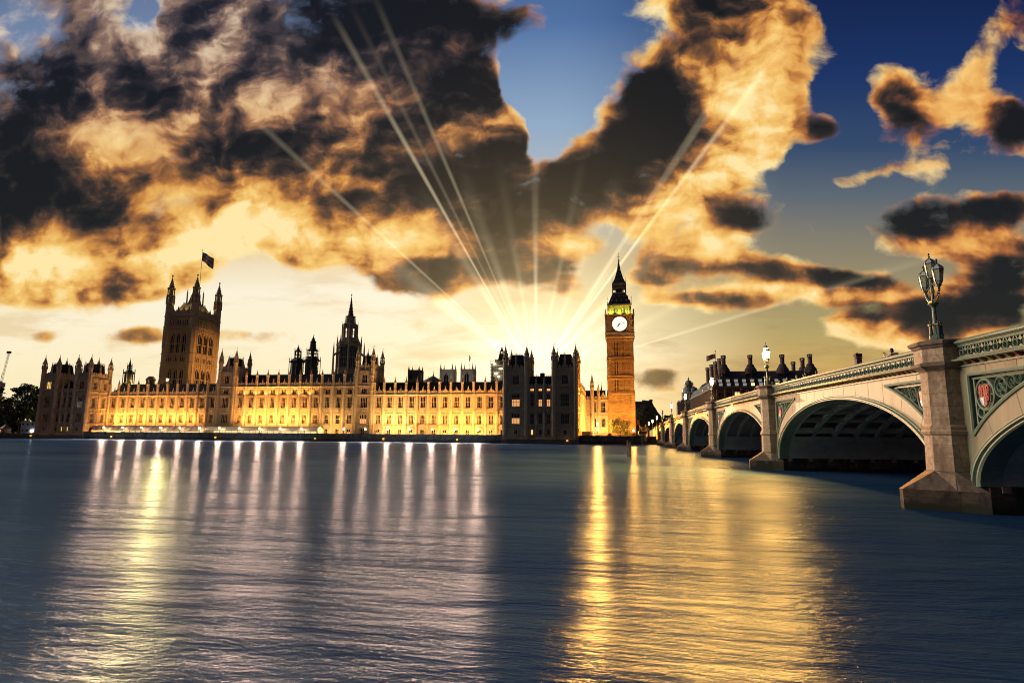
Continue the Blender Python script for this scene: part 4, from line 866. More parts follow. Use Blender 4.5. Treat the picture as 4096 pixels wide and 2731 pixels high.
    for x in (-1.4, 5.4):
        for y in (cy-3.45, cy+3.45): l.lathe(x, y, [(.14, 74.3), (.12, 80.5), (.04, 82.6)], 6)
    l.build('lantern', [M['cast_roof'], M['dull_gilt'], M['gilt']], root)
    sp = MB(); q = 2.02
    sp.frus(q-3.35, q+3.35, cy-3.35, cy+3.35, 79.3, q-2.15, q+2.15, cy-2.15, cy+2.15, 82.0); sp.frus(q-2.15, q+2.15, cy-2.15, cy+2.15, 82.0, q-.95, q+.95, cy-.95, cy+.95, 86.6); sp.frus(q-.95, q+.95, cy-.95, cy+.95, 86.6, q-.22, q+.22, cy-.22, cy+.22, 91.4)
    for z, hw, xs in ((81.4, 2.45, (-1.3, 0, 1.3)), (83.9, 1.7, (-.7, .7)), (86.4, 1.02, (0,)), (88.8, .65, (0,))):
        for x in xs: sp.extrude([(q+x-.36, cy-hw-.12, z), (q+x+.36, cy-hw-.12, z), (q+x, cy-hw-.12, z+.8)], (0, .5, 0), 1)
    sp.lathe(q, cy, [(.22, 91.3), (.5, 91.8), (.5, 92.2), (.2, 92.5), (.10, 93.6), (.06, 96.4)], 8, None, 1)
    sp.box(q-.75, q+.75, cy-.05, cy+.05, 94.0, 94.15, 1); sp.ball((q, cy, 95.4), .22, 1)
    for sx in (-1, 1): sp.ball((q+sx*.7, cy, 94.1), .16, 1)
    sp.build('spire', [M['cast_roof'], M['dull_gilt']], root)
    # its floodlights
    spot('floodlight', (-19, 281, 8), (1.5, 300, 30), 210000, SOD, 56, .7, .4); spot('floodlight', (12, 285, 4), (3, 300, 24), 46000, SOD, 60, .7, .4)
    spot('floodlight', (-16, 270, 9), (1, 300, 57), 480000, SODY, 26, .8, .4)
    area('floodlight', (2, 296, 4), (2, 300, 16), 12, .4, 2600, SOD, 150)
    for x in (-2.5, 1.9, 6.3): spot('belfry_light', (x, Y0-.9, 63.0), (x, Y0+.6, 66), 850, (1.0, .88, .12), 140, .5, .15)
    area('belfry_light', (1.9, cy-3.4, 76.2), (1.9, cy-5, 79), 6, .2, 120, SOD, 160)
clock_tower()

# ------------------------------------------------------------------ the great flag tower
mat('flag_blue', (.02, .03, .12), .7); mat('flag_red', (.30, .02, .03), .7); mat('flag_white', (.5, .48, .46), .7)
def union_flag(name, label, px, py, ztop, w, h, dx, droop, poleb):
    """flag of crossed red, white and blue hanging off its pole; dx is the side it flies to"""
    root = thing(name, (px, py, poleb), label, 'flag')
    p = MB(); p.lathe(px, py, [(.16, poleb), (.10, ztop+1.2)], 8); p.ball((px, py, ztop+1.5), .32); p.build('pole', M['iron_black'], root)
    nx, nz = 36, 24; f = MB(); idx = {}
    for i in range(nx+1):
        for j in range(nz+1):
            u, v = i/nx, j/nz
            x = px+dx*(.1+u*w*.86); y = py+.42*h*.35*math.sin(u*7+v*1.2)*u
            z = ztop-h*v-droop*u*(.7+.3*v)+.06*h*math.sin(u*6.0)
            idx[i, j] = f.pt((x, y, z))
    for i in range(nx):
        for j in range(nz):
            u, v = (i+.5)/nx-.5, (j+.5)/nz-.5
            m = 0
            da = abs(v-u); db = abs(v+u)
            if min(da, db) < .12: m = 2
            if min(da, db) < .045: m = 1
            if abs(u) < .085 or abs(v) < .17: m = 2
            if abs(u) < .05 or abs(v) < .10: m = 1
            f.f.append([idx[i, j], idx[i+1, j], idx[i+1, j+1], idx[i, j+1]]); f.mi.append(m)
    f.build('flag_cloth', [M['flag_blue'], M['flag_red'], M['flag_white']], root, True)
    return root

def lancets(w, s0, s1, n, z0, z1, m=1, rec=-.5, head=1.2):
    """n tall pointed openings: piers and heads standing in front of a recess"""
    p = (s1-s0)/n
    for i in range(n+1): w.box(s0+i*p-p*.14, s0+i*p+p*.14, rec, .05, z0, z1, m)
    for i in range(n):
        a, b = s0+i*p+p*.14, s0+(i+1)*p-p*.14; c = (a+b)/2
        for e in (a, b): w.extrude([(e, rec, z1), (e, rec, z1-head), ((e+c)/2, rec, z1-head*.42), (c, rec, z1)], (0, .55, 0), m)

def victoria_tower():
    X0, X1, Y0, Y1 = -272.2, -252.4, 325.0, 348.5; cx, cy = (X0+X1)/2, (Y0+Y1)/2
    root = thing('flag_tower', (cx, cy, TER), 'massive square tower with four corner turrets and a flag, one side lit orange', 'tower')
    w = MB(); w.box(X0+1.0, X1-1.0, Y0+1.0, Y1-1.0, TER, 76)
    sides = [((X0, Y0, 0), (1, 0, 0), (0, -1, 0), X1-X0), ((X1, Y0, 0), (0, 1, 0), (1, 0, 0), Y1-Y0), ((X1, Y1, 0), (-1, 0, 0), (0, 1, 0), X1-X0), ((X0, Y1, 0), (0, -1, 0), (-1, 0, 0), Y1-Y0)]
    for o, a, n, L in sides:
        w.T = frame(o, a, n); i0, i1 = 2.6, L-2.6
        w.box(i0-.6, i1+.6, -1.0, -.1, TER, 30); w.box(i0-.6, i1+.6, -1.0, -.1, 41.6, 51.2); w.box(i0-.6, i1+.6, -1.0, -.1, 63.4, 76)
        for b0, b1 in ((30, 41.6), (51.2, 63.4)):
            lancets(w, i0+1.4, i1-1.4, 3, b0, b1, 1, -1.0, 2.6)
            w.box(i0-.6, i0+1.2, -1.0, -.1, b0, b1); w.box(i1-1.2, i1+.6, -1.0, -.1, b0, b1)
            for i in range(3):
                p = (i1-i0-2.8)/3; s = i0+1.4+i*p; q = MB(w.T); q.box(s+.3, s+p-.3, -1.0, -.92, b0, b1); q.build('window', M['window_glass'], root)
                w.box(s+p/2-.12, s+p/2+.12, -.9, -.4, b0, b1-1.0, 1); w.box(s+.3, s+p-.3, -.9, -.5, b0+(b1-b0)*.42, b0+(b1-b0)*.42+.5, 1)
        for z0, z1 in ((45.2, 48.4), (67.8, 71.4)):     # pierced bands
            for i in range(13): s = i0+.3+i*(i1-i0-.6)/12; w.box(s-.22, s+.22, -.1, .15, z0, z1, 1)
            gl = MB(w.T)
            for i in range(12):
                if i % 4 != 3: s = i0+.3+(i+.5)*(i1-i0-.6)/12; gl.box(s-.34, s+.34, -.09, -.04, z0+.4, z1-.3)
            tag(gl.build('pierced_band', M['window_glass'], root), kind='stuff')
        for i in range(4):
            s = i0+1.4+i*(i1-i0-2.8)/3; w.lathe(s, .1, [(.3, 30), (.3, 66), (.02, 67.5)], 6, None, 1)
        for z, h, d in ((44.6, .5, .5), (50.2, .6, .6), (49.2, .3, .35), (66.9, .6, .6), (65.0, .3, .35), (72.6, .5, .5), (73.6, .9, .8)): string(w, L, z, h, d)
        for i in range(9): s = i0+(i+.5)*(i1-i0)/9; w.box(s-.5, s+.5, 0, .3, 42.4, 43.9, 1); w.box(s-.5, s+.5, 0, .3, 64.0, 64.9, 1)
        parapet(w, i0, i1, 74.0, 3.2, -.6, .2, 1.9)
        for i in range(4): s = i0+(i+.5)*(i1-i0)/4; w.lathe(s, -.3, [(.55, 75), (.5, 78), (.62, 78.2), (.3, 78.9), (.05, 80)], 6, None, 1)
    w.T = None
    w.build('wall', [M['palace_stone'], M['carved_stone']], root)
    for x in (X0+1.2, X1-1.2):
        for y in (Y0+1.2, Y1-1.2):
            t = MB(); r = 2.35
            prof = [(r, TER)]
            for z in (44.6, 50.2, 66.9, 73.4): prof += [(r, z-.4), (r*1.15, z-.1), (r*1.15, z+.3), (r, z+.5)]
            t.lathe(x, y, prof+[(r*.96, 81.0), (r*1.12, 81.4), (r*1.12, 81.8), (r*.9, 82.0)], 8)
            for k in range(8):
                a = k*math.pi/4+math.pi/8
                for j in (28, 36, 54, 60): t.box(x+r*1.0*math.cos(a)-.12, x+r*1.0*math.cos(a)+.12, y+r*math.sin(a)-.12, y+r*math.sin(a)+.12, j, j+6.5)
                t.lathe(x+r*.78*math.cos(a), y+r*.78*math.sin(a), [(.33, 82), (.3, 91.4)], 4, a)
                t.lathe(x+r*1.02*math.cos(a), y+r*1.02*math.sin(a), [(.22, 81.8), (.2, 85.6), (.02, 87.4)], 4, a)
            t.lathe(x, y, [(.7, 82), (.6, 91)], 6)
            t.lathe(x, y, [(r*.86, 86.0), (r*1.05, 86.3), (r*1.05, 86.8), (r*.86, 87.0)], 8); t.lathe(x, y, [(r*.84, 90.6), (r*1.05, 91.0), (r*.98, 91.6)], 8)
            crocket_spire(t, x, y, 91.2, 98.6, r*.84, 8, 0, 5, False); t.ball((x, y, 99.2), .55, 0); t.lathe(x, y, [(.06, 99.5), (.05, 100.8)], 5)
            t.build('turret', M['carved_stone'], root)
    rf = MB(); rf.frus(X0+3.0, X1-3.0, Y0+3.0, Y1-3.0, 76, X0+6.2, X1-6.2, Y0+6.2, Y1-6.2, 82.4)
    for y in (Y0+6.2, Y1-6.2): rf.T = frame((X0, y, 0), (1, 0, 0), (0, -1, 0)); cresting(rf, 6.2, X1-X0-6.2, 0, 82.4, 1, .9, 1.3)
    for x in (X0+6.2, X1-6.2): rf.T = frame((x, Y0, 0), (0, 1, 0), (1, 0, 0)); cresting(rf, 6.2, Y1-Y0-6.2, 0, 82.4, 1, .9, 1.3)
    rf.T = None; rf.frus(cx-3, cx+3, cy-3, cy+3, 82.4, cx-.6, cx+.6, cy-.6, cy+.6, 94)
    for sx in (-1, 1):
        for sy in (-1, 1): rf.lathe(cx+sx*3.2, cy+sy*3.2, [(.5, 82), (.4, 90), (.02, 93)], 6)
    rf.build('roof', [M['carved_stone'], M['iron_black']], root)
    union_flag('union_flag', 'dark red, white and blue flag flying from the massive square tower', cx+2.4, cy, 117.2, 9.2, 5.6, 1, 5.6, 90)
    # light: warm wash on the downstream side, yellow lamps behind the parapet
    spot('floodlight', (-205, 338, 27), (-252.4, 338, 44), 150000, (1, .42, .10), 50, .6, .4)
    for x in (-266.5, -262.3, -258.2): spot('parapet_light', (x, Y0+.9, 76.2), (x, Y0+5, 80), 700, (1, .74, .18), 130, .5, .2)
    for y in (331, 337, 343): spot('parapet_light', (X1-1.4, y, 76.2), (X1-5, y, 80), 700, (1, .74, .18), 130, .5, .2)
victoria_tower()

def central_tower():
    cx, cy = -148.1, 318.0
    root = thing('central_spire', (cx, cy, TER), 'tall grey octagonal stone tower carrying a slender dark spire, behind the palace roofs', 'tower')
    w = MB(); w.lathe(cx, cy, [(7.4, TER), (7.4, 36), (7.0, 38.5), (6.7, 38.9), (6.7, 51.8), (7.1, 52.2), (7.1, 52.9), (6.2, 53.2), (5.0, 56.2), (4.6, 56.4)], 8)
    for k in range(8):
        a = k*math.pi/4; d = Vector((math.cos(a), math.sin(a), 0)); al = Vector((-d.y, d.x, 0)); o = Vector((cx, cy, 0))+d*(6.7*math.cos(math.pi/8))
        w.T = frame(o, al, d)
        lancets(w, -2.0, -.1, 2, 39.2, 51.2, 1, -.1, 1.0); lancets(w, .1, 2.0, 2, 39.2, 51.2, 1, -.1, 1.0)
        for q0, q1 in ((-1.9, -.2), (.2, 1.9)): gl = MB(w.T); gl.box(q0, q1, -.05, .02, 39.4, 51); gl.build('window', M['window_glass'], root)
        w.box(-2, 2, 0, .2, 44.8, 45.2, 1)
        w.T = None
        a2 = a+math.pi/8; bx, by = cx+8.3*math.cos(a2), cy+8.3*math.sin(a2)
        w.lathe(bx, by, [(.62, 34), (.5, 46), (.42, 50), (.02, 54.6)], 4, a2, 1)
        px, py = cx+6.5*math.cos(a2), cy+6.5*math.sin(a2)
        w.extrude([(bx, by, 45.5), (bx, by, 47.2), (px, py, 48.6), (px, py, 47.4)], (.35*math.sin(a2), -.35*math.cos(a2), 0), 1)
        w.lathe(px, py, [(.45, 38), (.42, 54.5), (.02, 58.2)], 4, a2, 1)
        # open lantern stage
        qx, qy = cx+3.9*math.cos(a2), cy+3.9*math.sin(a2); w.lathe(qx, qy, [(.52, 55), (.45, 64.2)], 4, a2, 1)
        w.lathe(cx+4.35*math.cos(a2), cy+4.35*math.sin(a2), [(.16, 56), (.16, 63.5), (.02, 66)], 4, a2, 1)
        w.T = frame(Vector((cx, cy, 0))+d*3.5, al, d); w.box(-.14, .14, -.15, .15, 56.2, 62.8, 1); w.box(-1.5, 1.5, -.25, .25, 62.6, 64.4, 1); w.box(-1.5, 1.5, -.1, .1, 59.4, 59.7, 1); w.T = None
        rx, ry = cx+2.7*math.cos(a2), cy+2.7*math.sin(a2); w.lathe(rx, ry, [(.2, 64), (.16, 67.2), (.02, 69.4)], 4, a2, 1)
    w.lathe(cx, cy, [(1.1, 56), (1.0, 63)], 6); w.lathe(cx, cy, [(3.9, 63.8), (3.9, 64.5), (2.5, 65), (2.4, 68.2), (2.7, 68.5), (2.7, 69.0)], 8)
    w.build('wall', [M['palace_stone'], M['carved_stone']], root)
    s = MB(); crocket_spire(s, cx, cy, 68.8, 80.8, 1.75, 8, 0, 14, False); s.ball((cx, cy, 81.4), .35); s.lathe(cx, cy, [(.06, 81.6), (.05, 83.2)], 5)
    s.build('spire', M['dark_stone'], root)
central_tower()

def lantern_tower(name, label, cx, cy, r1, zb, z1, r2, z2, ztip, tier=None, m='iron_black', n=8):
    root = thing(name, (cx, cy, TER), label, 'roof turret', 'dark ventilation turrets on the palace roofs')
    w = MB(); w.lathe(cx, cy, [(r1*1.02, TER), (r1*1.02, zb), (r1, zb+.4), (r1*.78, zb+.8), (r1*.78, z1-.6), (r1*1.05, z1-.2), (r1*1.05, z1+.2)], n)
    for k in range(n):
        a = 2*math.pi*(k+.5)/n
        w.lathe(cx+r1*math.cos(a), cy+r1*math.sin(a), [(.2, zb), (.16, z1+1.0), (.25, z1+1.1), (.02, z1+2.4)], 4, a)
    w.build('drum', M['dark_stone' if m != 'iron_black' else m], root)
    t = MB(); zr = z1+(z2-z1)*.36
    t.lathe(cx, cy, [(r1*.98, z1+.1), (r1*.72, z1+(zr-z1)*.55), (r2*1.1, zr)], n)
    for k in range(n):
        a = 2*math.pi*(k+.5)/n
        t.lathe(cx+r2*.9*math.cos(a), cy+r2*.9*math.sin(a), [(.2, zr-.2), (.18, z2)], 4, a); t.lathe(cx+r2*1.12*math.cos(a), cy+r2*1.12*math.sin(a), [(.1, zr), (.08, z2+.8), (.01, z2+1.8)], 4, a)
    t.lathe(cx, cy, [(r2*.34, zr), (r2*.34, z2)], 6); t.lathe(cx, cy, [(r2*.92, (zr+z2)/2-.12), (r2*.92, (zr+z2)/2+.12)], n)
    t.lathe(cx, cy, [(r2*1.0, z2-.3), (r2*1.1, z2), (r2*.7, z2+.5)], n)
    t.build('lantern', M['iron_black'], root)
    s = MB()
    if tier: s.lathe(cx, cy, [(r2*.75, z2+.3), (r2*.62, z2+.9), (r2*.5, tier-.3), (r2*.58, tier)], n); crocket_spire(s, cx, cy, tier-.1, ztip, r2*.5, n, 0, 4, True)
    else: crocket_spire(s, cx, cy, z2+.3, ztip, r2*.7, n, 0, 4, True)
    s.build('spirelet', M['iron_black'], root)
lantern_tower('roof_turret', 'lower of the two dark domed roof turrets standing side by side', -170.0, 302, 4.2, 33.6, 41.4, 1.7, 47.2, 50.2)
lantern_tower('roof_turret', 'taller black roof turret with see-through lantern, nearer the central spire', -161.5, 302, 4.3, 33.8, 42.0, 2.9, 47.6, 55.4, 52.2)
lantern_tower('roof_turret', 'small black roof turret between the far pavilion and the flag tower', -273.0, 302, 3.0, 30, 36.4, 1.2, 40.4, 44.2)

def small_roof_things():
    root = thing('stone_lantern', (-258.6, 302, TER), 'squat stone ventilation lantern beside the base of the flag tower', 'roof turret'); w = MB()
    w.lathe(-258.6, 302, [(2.4, TER), (2.4, 31.8), (2.7, 32.1), (2.7, 32.6), (2.2, 33.4), (1.2, 34.3)], 8); w.build('drum', M['dark_stone'], root)
    for k in range(8):
        a = k*math.pi/4; d = Vector((math.cos(a), math.sin(a), 0)); o = Vector((-258.6, 302, 0))+d*2.22; g = MB(frame(o, (-d.y, d.x, 0), d)); g.box(-.5, .5, -.02, .03, 30.2, 31.6); g.build('louvre', M['iron_black'], root)
    r = thing('roof_spike', (-93.5, 302, TER), 'thin dark crocketed pinnacle beside the pyramid roof', 'pinnacle'); w = MB(); w.lathe(-93.5, 302, [(.9, TER), (.9, 31.2)], 8); w.build('shaft', M['dark_stone'], r); w = MB(); crocket_spire(w, -93.5, 302, 31, 34.8, .8, 8, 0, 4, True); w.build('spirelet', M['dark_stone'], r)
    # bright lamp before the flag tower; hood added to keep its light off the tower
    r = thing('roof_floodlight', (-256.5, 312, TER), 'dazzling lamp on a mast at the foot of the flag tower', 'floodlight'); w = MB(); w.lathe(-256.5, 312, [(.3, TER), (.18, 32.6)], 6); w.build('mast', M['iron_black'], r)
    w = MB(); w.ball((-256.5, 312, 33.2), .55); h = MB(); h.box(-257.4, -255.6, 312.5, 312.7, 32.2, 34.4); h.box(-257.4, -255.6, 311.6, 312.7, 34.2, 34.4); h.build('hood', M['iron_black'], r); mat('roof_lamp_glow', (1, .9, .7), .5, emit=(1, .80, .38), estr=60); river_light((-256.5, 311.2, 33.2), (0, -1, -.3), 480000, (1, .58, .14), .5, 120); w.build('bulb', M['roof_lamp_glow'], r)
small_roof_things()

# ------------------------------------------------------------------ church towers and scaffolded tower behind
def church_tower(name, label, X0, X1, Y0, z0, zt, ztip, stone, group=None, win=1):
    D = X1-X0; root = thing(name, ((X0+X1)/2, Y0, TER), label, 'church tower', group); w = MB()
    w.box(X0, X1, Y0, Y0+D, TER, zt)
    for o, a, n in (((X0, Y0, 0), (1, 0, 0), (0, -1, 0)), ((X1, Y0, 0), (0, 1, 0), (1, 0, 0))):
        w.T = frame(o, a, n); b = D*.13
        for q in (0, D-b): w.box(q, q+b, 0, .4, TER, zt+.3, 1)
        string(w, D, zt-D*.16, .4, .3); string(w, D, zt-D*.02, .5, .4); parapet(w, b, D-b, zt, D*.09, -.5, .2, D*.11)
        if win == 1:
            c = D/2; hw = D*.17; zb = zt-D*.95; zz = zt-D*.42
            w.extrude([(c-hw*1.5, 0, zb), (c-hw*1.5, 0, zz), (c, 0, zz+hw*2.0), (c+hw*1.5, 0, zz), (c+hw*1.5, 0, zb), (c+hw*1.1, 0, zb), (c+hw*1.1, 0, zz), (c, 0, zz+hw*1.45), (c-hw*1.1, 0, zz), (c-hw*1.1, 0, zb)], (0, .35, 0), 1)
            g = MB(w.T); g.extrude([(c-hw, 0, zb), (c-hw, 0, zz), (c, 0, zz+hw*1.35), (c+hw, 0, zz), (c+hw, 0, zb)], (0, .06, 0)); g.build('window', M['window_glass'], root); w.box(c-.12, c+.12, .05, .2, zb, zz+hw, 1)
        else:
            for c in (D*.3, D*.7): g = MB(w.T); g.box(c-D*.12, c+D*.12, 0, .06, zt-D*.7, zt-D*.22); g.build('window', M['window_glass'], root); w.box(c-.1, c+.1, .04, .2, zt-D*.7, zt-D*.22, 1)
    w.T = None; w.build('wall', [stone, stone], root)
    for x in (X0+D*.05, X1-D*.05):
        for y in (Y0+D*.05, Y0+D*.95): p = MB(); p.lathe(x, y, [(D*.085, zt-.5), (D*.085, zt+D*.12), (D*.1, zt+D*.13), (D*.1, zt+D*.16)], 4); crocket_spire(p, x, y, zt+D*.15, ztip, D*.07, 4, 0, 4, False); p.build('pinnacle', stone, root)
    return root
church_tower('church_tower', 'pale church tower with four pinnacles, left of its flag-topped twin', -143.2, -132.2, 480, 40, 55.0, 61.0, M['pale_stone'], 'twin pale church towers')
church_tower('church_tower', 'pale twin church tower carrying a flagpole', -125.6, -115.2, 480, 40, 55.2, 61.4, M['pale_stone'], 'twin pale church towers')
church_tower('parish_church_tower', 'small dark square church tower with four thin pinnacles', -142.1, -133.9, 400, 36, 46.4, 50.0, M['dark_stone'], None, 2)
def pole_flag():
    r = thing('church_flag', (-119.7, 485, 55), 'dark furled flag on a pole above the pale church tower', 'flag'); p = MB(); p.lathe(-119.7, 485, [(.14, 55), (.1, 68.5)], 6); p.build('pole', M['iron_black'], r)
    f = MB(); f.extrude([(-119.6, 485, 68), (-118.6, 485, 66.2), (-118.9, 485, 64.0), (-119.6, 485, 62.6)], (0, .06, 0)); f.build('flag_cloth', M['flag_blue'], r)
    r = thing('pyramid_roof', (-135.8, 438, TER), 'low octagonal lead roof rising to a point among the church towers', 'roof'); w = MB()
    w.lathe(-135.8, 438, [(7.7, TER), (7.7, 41.8), (8.2, 42.1)], 8); w.build('wall', M['pale_stone'], r); w = MB(); w.lathe(-135.8, 438, [(8.2, 42.1), (.4, 46.6)], 8); w.build('roof', M['lead_roof'], r)
pole_flag()

mat('sheeting', (.30, .28, .22), .7, var=.25, scale=.9)
def scaffolded_tower():
    X0, X1, Y0 = -63.4, -54.6, 302.0; root = thing('scaffolded_tower', ((X0+X1)/2, Y0, TER), 'roof tower wrapped in pale scaffold sheeting with lit work lamps', 'tower')
    w = MB(); w.box(X0+.3, X1-.3, Y0+.3, Y0+8.3, TER, 39.2); w.box(X0+2.2, X1, Y0+.3, Y0+8, 39.2, 41.2); w.build('sheeting', M['sheeting'], root)
    s = MB()
    for i in range(8):
        x = X0+i*(X1-X0)/7; s.box(x-.05, x+.05, Y0-.05, Y0+.05, 28, 40.4 if i < 2 else 42.0)
    for j in range(8): z = 29+j*1.7; s.box(X0-.3, X1+.3, Y0-.05, Y0+.05, z-.05, z+.05); s.box(X0-.3, X1+.3, Y0-.5, Y0+.1, z-.4, z-.34)
    for i in range(3): s.tube([(X0+i*3, Y0-.08, 29+i*3), (X0+i*3+2.6, Y0-.08, 32.4+i*3)], .05)
    s.build('scaffolding', M['iron_black'], root)
    for x, z in ((-61.3, 39.0), (-58.0, 36.6), (-60.4, 34.2), (-59.2, 32.4)):
        l = MB(); l.box(x-.75, x+.75, Y0-.12, Y0+.1, z-.28, z+.28); l.build('work_lamp', M['lit_white'], root)
        spot('work_light', (x, Y0-2.2, z-.4), (x, Y0, z), 260, (1, .85, .55), 140, .8, .3)
    t = MB(); cx = -58.3; cy = Y0+4
    t.frus(cx-1.7, cx+1.7, cy-1.7, cy+1.7, 41.2, cx-1.1, cx+1.1, cy-1.1, cy+1.1, 44.6)
    for k in range(4): a = k*math.pi/2+math.pi/4; t.lathe(cx+1.3*math.cos(a), cy+1.3*math.sin(a), [(.18, 41), (.15, 45.6), (.02, 46.6)], 4)
    for k in range(6): a = k*math.pi/3; t.lathe(cx+.8*math.cos(a), cy+.8*math.sin(a), [(.14, 44.6), (.12, 46.2)], 4)
    crocket_spire(t, cx, cy, 46, 48.6, .95, 8, 0, 3, True); t.build('spirelet', M['iron_black'], root)
scaffolded_tower()

# ------------------------------------------------------------------ floodlit north range between the dark pavilion and the clock tower
def north_range():
    X = -15.6; Y0, Y1 = YF+3.6, 297.5
    root = thing('north_range', (X, (Y0+Y1)/2, TER), 'orange floodlit range receding from the dark pavilion to the clock tower', 'palace wing'); w = MB(); S = frame((X, Y0, 0), (0, 1, 0), (1, 0, 0)); w.T = S; L = Y1-Y0; n = 9; b = L/n
    for i in range(n):
        bay_wall(w, i*b, (i+1)*b, TER, 20.4, [(1.9, 7.65, 11.9), (1.9, 14.65, 19.8)]); c = (i+.5)*b
        for sx in (-1, 1):
            for q in (1.2, 1.6): w.box(c+sx*q-.06, c+sx*q+.06, 0, .13, 7.3, 20.1, 1)
        shield_panel(w, c, 12.45, 14.35, b)
        w.lathe(c, -.2, [(.3, 21.5), (.3, 23.5), (.02, 25.4)], 6, None, 1)
    for z in (7.05, 12.25, 14.45): string(w, L, z)
    string(w, L, 20.4, .5, .45); parapet(w, 0, L, 20.65, 1.5, step=b/5)
    F = frame((X, Y1, 0), (1, 0, 0), (0, -1, 0)); w.T = F; L2 = 11.0
    bay_wall(w, 2.5, 6.9, TER, 20.4, [(1.4, 7.4, 11.8), (1.4, 14.5, 19.5)]); bay_wall(w, 6.9, L2, TER, 20.4, [(2.0, 7.4, 11.8), (2.0, 14.5, 19.5)]); w.box(0, 2.5, -.9, 0, TER, 20.4)
    for z in (7.05, 12.6, 14.2): string(w, L2, z, .26, .28)
    string(w, L2, 20.4, .5, .45); parapet(w, 0, L2, 20.65, 1.5, step=1)
    shield_panel(w, 9.0, 12.65, 14.15, 3); shield_panel(w, 5, 12.65, 14.15, 3)
    w.extrude([(7.8, -.4, 21.9), (10.2, -.4, 21.9), (9.6, -.4, 23), (9.0, -.4, 24.4), (8.4, -.4, 23)], (0, .3, 0), 1)
    w.T = None; w.build('wall', [M['palace_stone'], M['carved_stone']], root)
    for i in range(n):
        window(root, 'w1', 0, 0, Matrix.Translation((0, 0, 0)) @ frame(S @ Vector(((i+.5)*b, 0, 7.65)), (0, 1, 0), (1, 0, 0))); window(root, 'w2n', 0, 0, frame(S @ Vector(((i+.5)*b, 0, 14.65)), (0, 1, 0), (1, 0, 0)), 'window_glass', (1.9, 5.15, 3, 1))
    for c, ww in ((4.7, 1.4), (8.95, 2.0)):
        window(root, 'n%g' % ww, c, 7.4, F, 'window_glass', (ww, 4.4, 2 if ww < 1.6 else 3, 1)); window(root, 'nn%g' % ww, c, 14.5, F, 'window_glass', (ww, 5.0, 2 if ww < 1.6 else 3, 1))
    bm = buttress_mesh(20.4-TER, 20.4-TER+3.2, 20.4-TER+5.4, .5)
    for i in range(n+1): inst('buttress', bm, S @ Vector((min(i*b, L-.5), .3, TER)), root)
    t = MB(); turret(t, -11.9, Y1-.2, TER, 26.0, 33.0, .95); t.build('turret', M['carved_stone'], root)
    t = MB(); turret(t, -8.9, Y1-.1, TER, 23.4, 28.4, .6); t.build('turret', M['carved_stone'], root)
    r = MB(); r.T = frame((X-9, Y0, 0), (0, 1, 0), (1, 0, 0)); gable_roof(r, 0, L, 8.2, -1, 20.3, 24.6); r.T = frame((X-4, Y1, 0), (1, 0, 0), (0, -1, 0)); gable_roof(r, 0, L2+3, -1, -11, 20.3, 25.2); cresting(r, 0, L2+3, -6, 25.2, 0, .8, .6); r.T = None
    crocket_spire(r, -7.6, Y1+6, 25, 28.6, .5, 8, 0, 4, True); r.build('roof', M['slate'], root)
    areay('floodlight', (-7.5, 272, 3.4), (X, 274, 16), 36, .4, 22000, SOD, 140); area('floodlight', (-9.5, 291, 3.0), (-9.5, 297.5, 14), 8, .3, 4500, SODY, 150)
north_range()
# ------------------------------------------------------------------ the iron arch bridge
def iron(name, c, var2): 
    m = mat(name, c, .55, var=.14, scale=2.5, var2=var2); return m
iron('iron_green', (.20, .27, .21), ((.14, .17, .13, 1), 1.3, .55, .8))
m = mat('iron_cream', (.235, .235, .165), .6, var=.16, scale=1.6, stretch=(1, 1, .22), var2=((.16, .12, .08, 1), .9, .5, .82))
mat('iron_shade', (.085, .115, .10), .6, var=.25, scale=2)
mat('iron_plate', (.46, .46, .42), .65, var=.18, scale=.9, var2=((.22, .20, .17, 1), .5, .55, .75))
mat('rib_iron', (.46, .48, .46), .65, var=.2, scale=1)
coursed('granite', (.43, .33, .245), (1.9, .62), .016, .66, .12, var2=((.17, .11, .075, 1), 1.1, .46, .72), nscale=5.0, amp=1.7)
coursed('wet_granite', (.115, .085, .065), (2.2, .6), .02, .6, .3, var2=((.022, .024, .018, 1), .9, .44, .58), nscale=3.2, amp=2.0, tide=.62)
mat('granite_cap', (.17, .13, .105), .85, var=.5, scale=3.0, var2=((.06, .05, .045, 1), 1.4, .5, .7))
mat('shield_red', (.32, .035, .035), .5, var=.3, scale=14); mat('shield_blue', (.30, .48, .66), .5); mat('shield_white', (.75, .76, .78), .5); mat('shield_edge', (.35, .30, .28), .5)
mat('asphalt', (.05, .05, .05), .9, var=.3, scale=2); mat('joint', (.10, .085, .065), .8)
FX, FX2 = 16.35, 40.0
def TOP(y): return 9.25-0.00012*(y-128.4)**2
PIERS = [1.1, 33.6, 69.1, 108.0, 150.0, 188.5, 226.0, 258.5]

def sweep(mb, prof, ys, m=0):
    """profile of (x, dz below the parapet top, material) swept along the bridge"""
    for (x0, z0, mm), (x1, z1, _) in zip(prof, prof[1:]):
        for a, b in zip(ys, ys[1:]):
            mb.face([(x0, a, TOP(a)+z0), (x0, b, TOP(b)+z0), (x1, b, TOP(b)+z1), (x1, a, TOP(a)+z1)], mm)

def ringmesh(mb, x0, x1, cy, cz, r0, r1, n=20, m=0, a0=0, a1=2*math.pi):
    full = abs(a1-a0) > 6.2; k = n if full else n+1
    P = lambda r, x: [(x, cy+r*math.cos(a0+(a1-a0)*i/n), cz+r*math.sin(a0+(a1-a0)*i/n)) for i in range(k)]
    mb.loft([P(r0, x1), P(r0, x0), P((r0+r1)/2, x0-.03), P(r1, x0), P(r1, x1)], m, False, False, full)

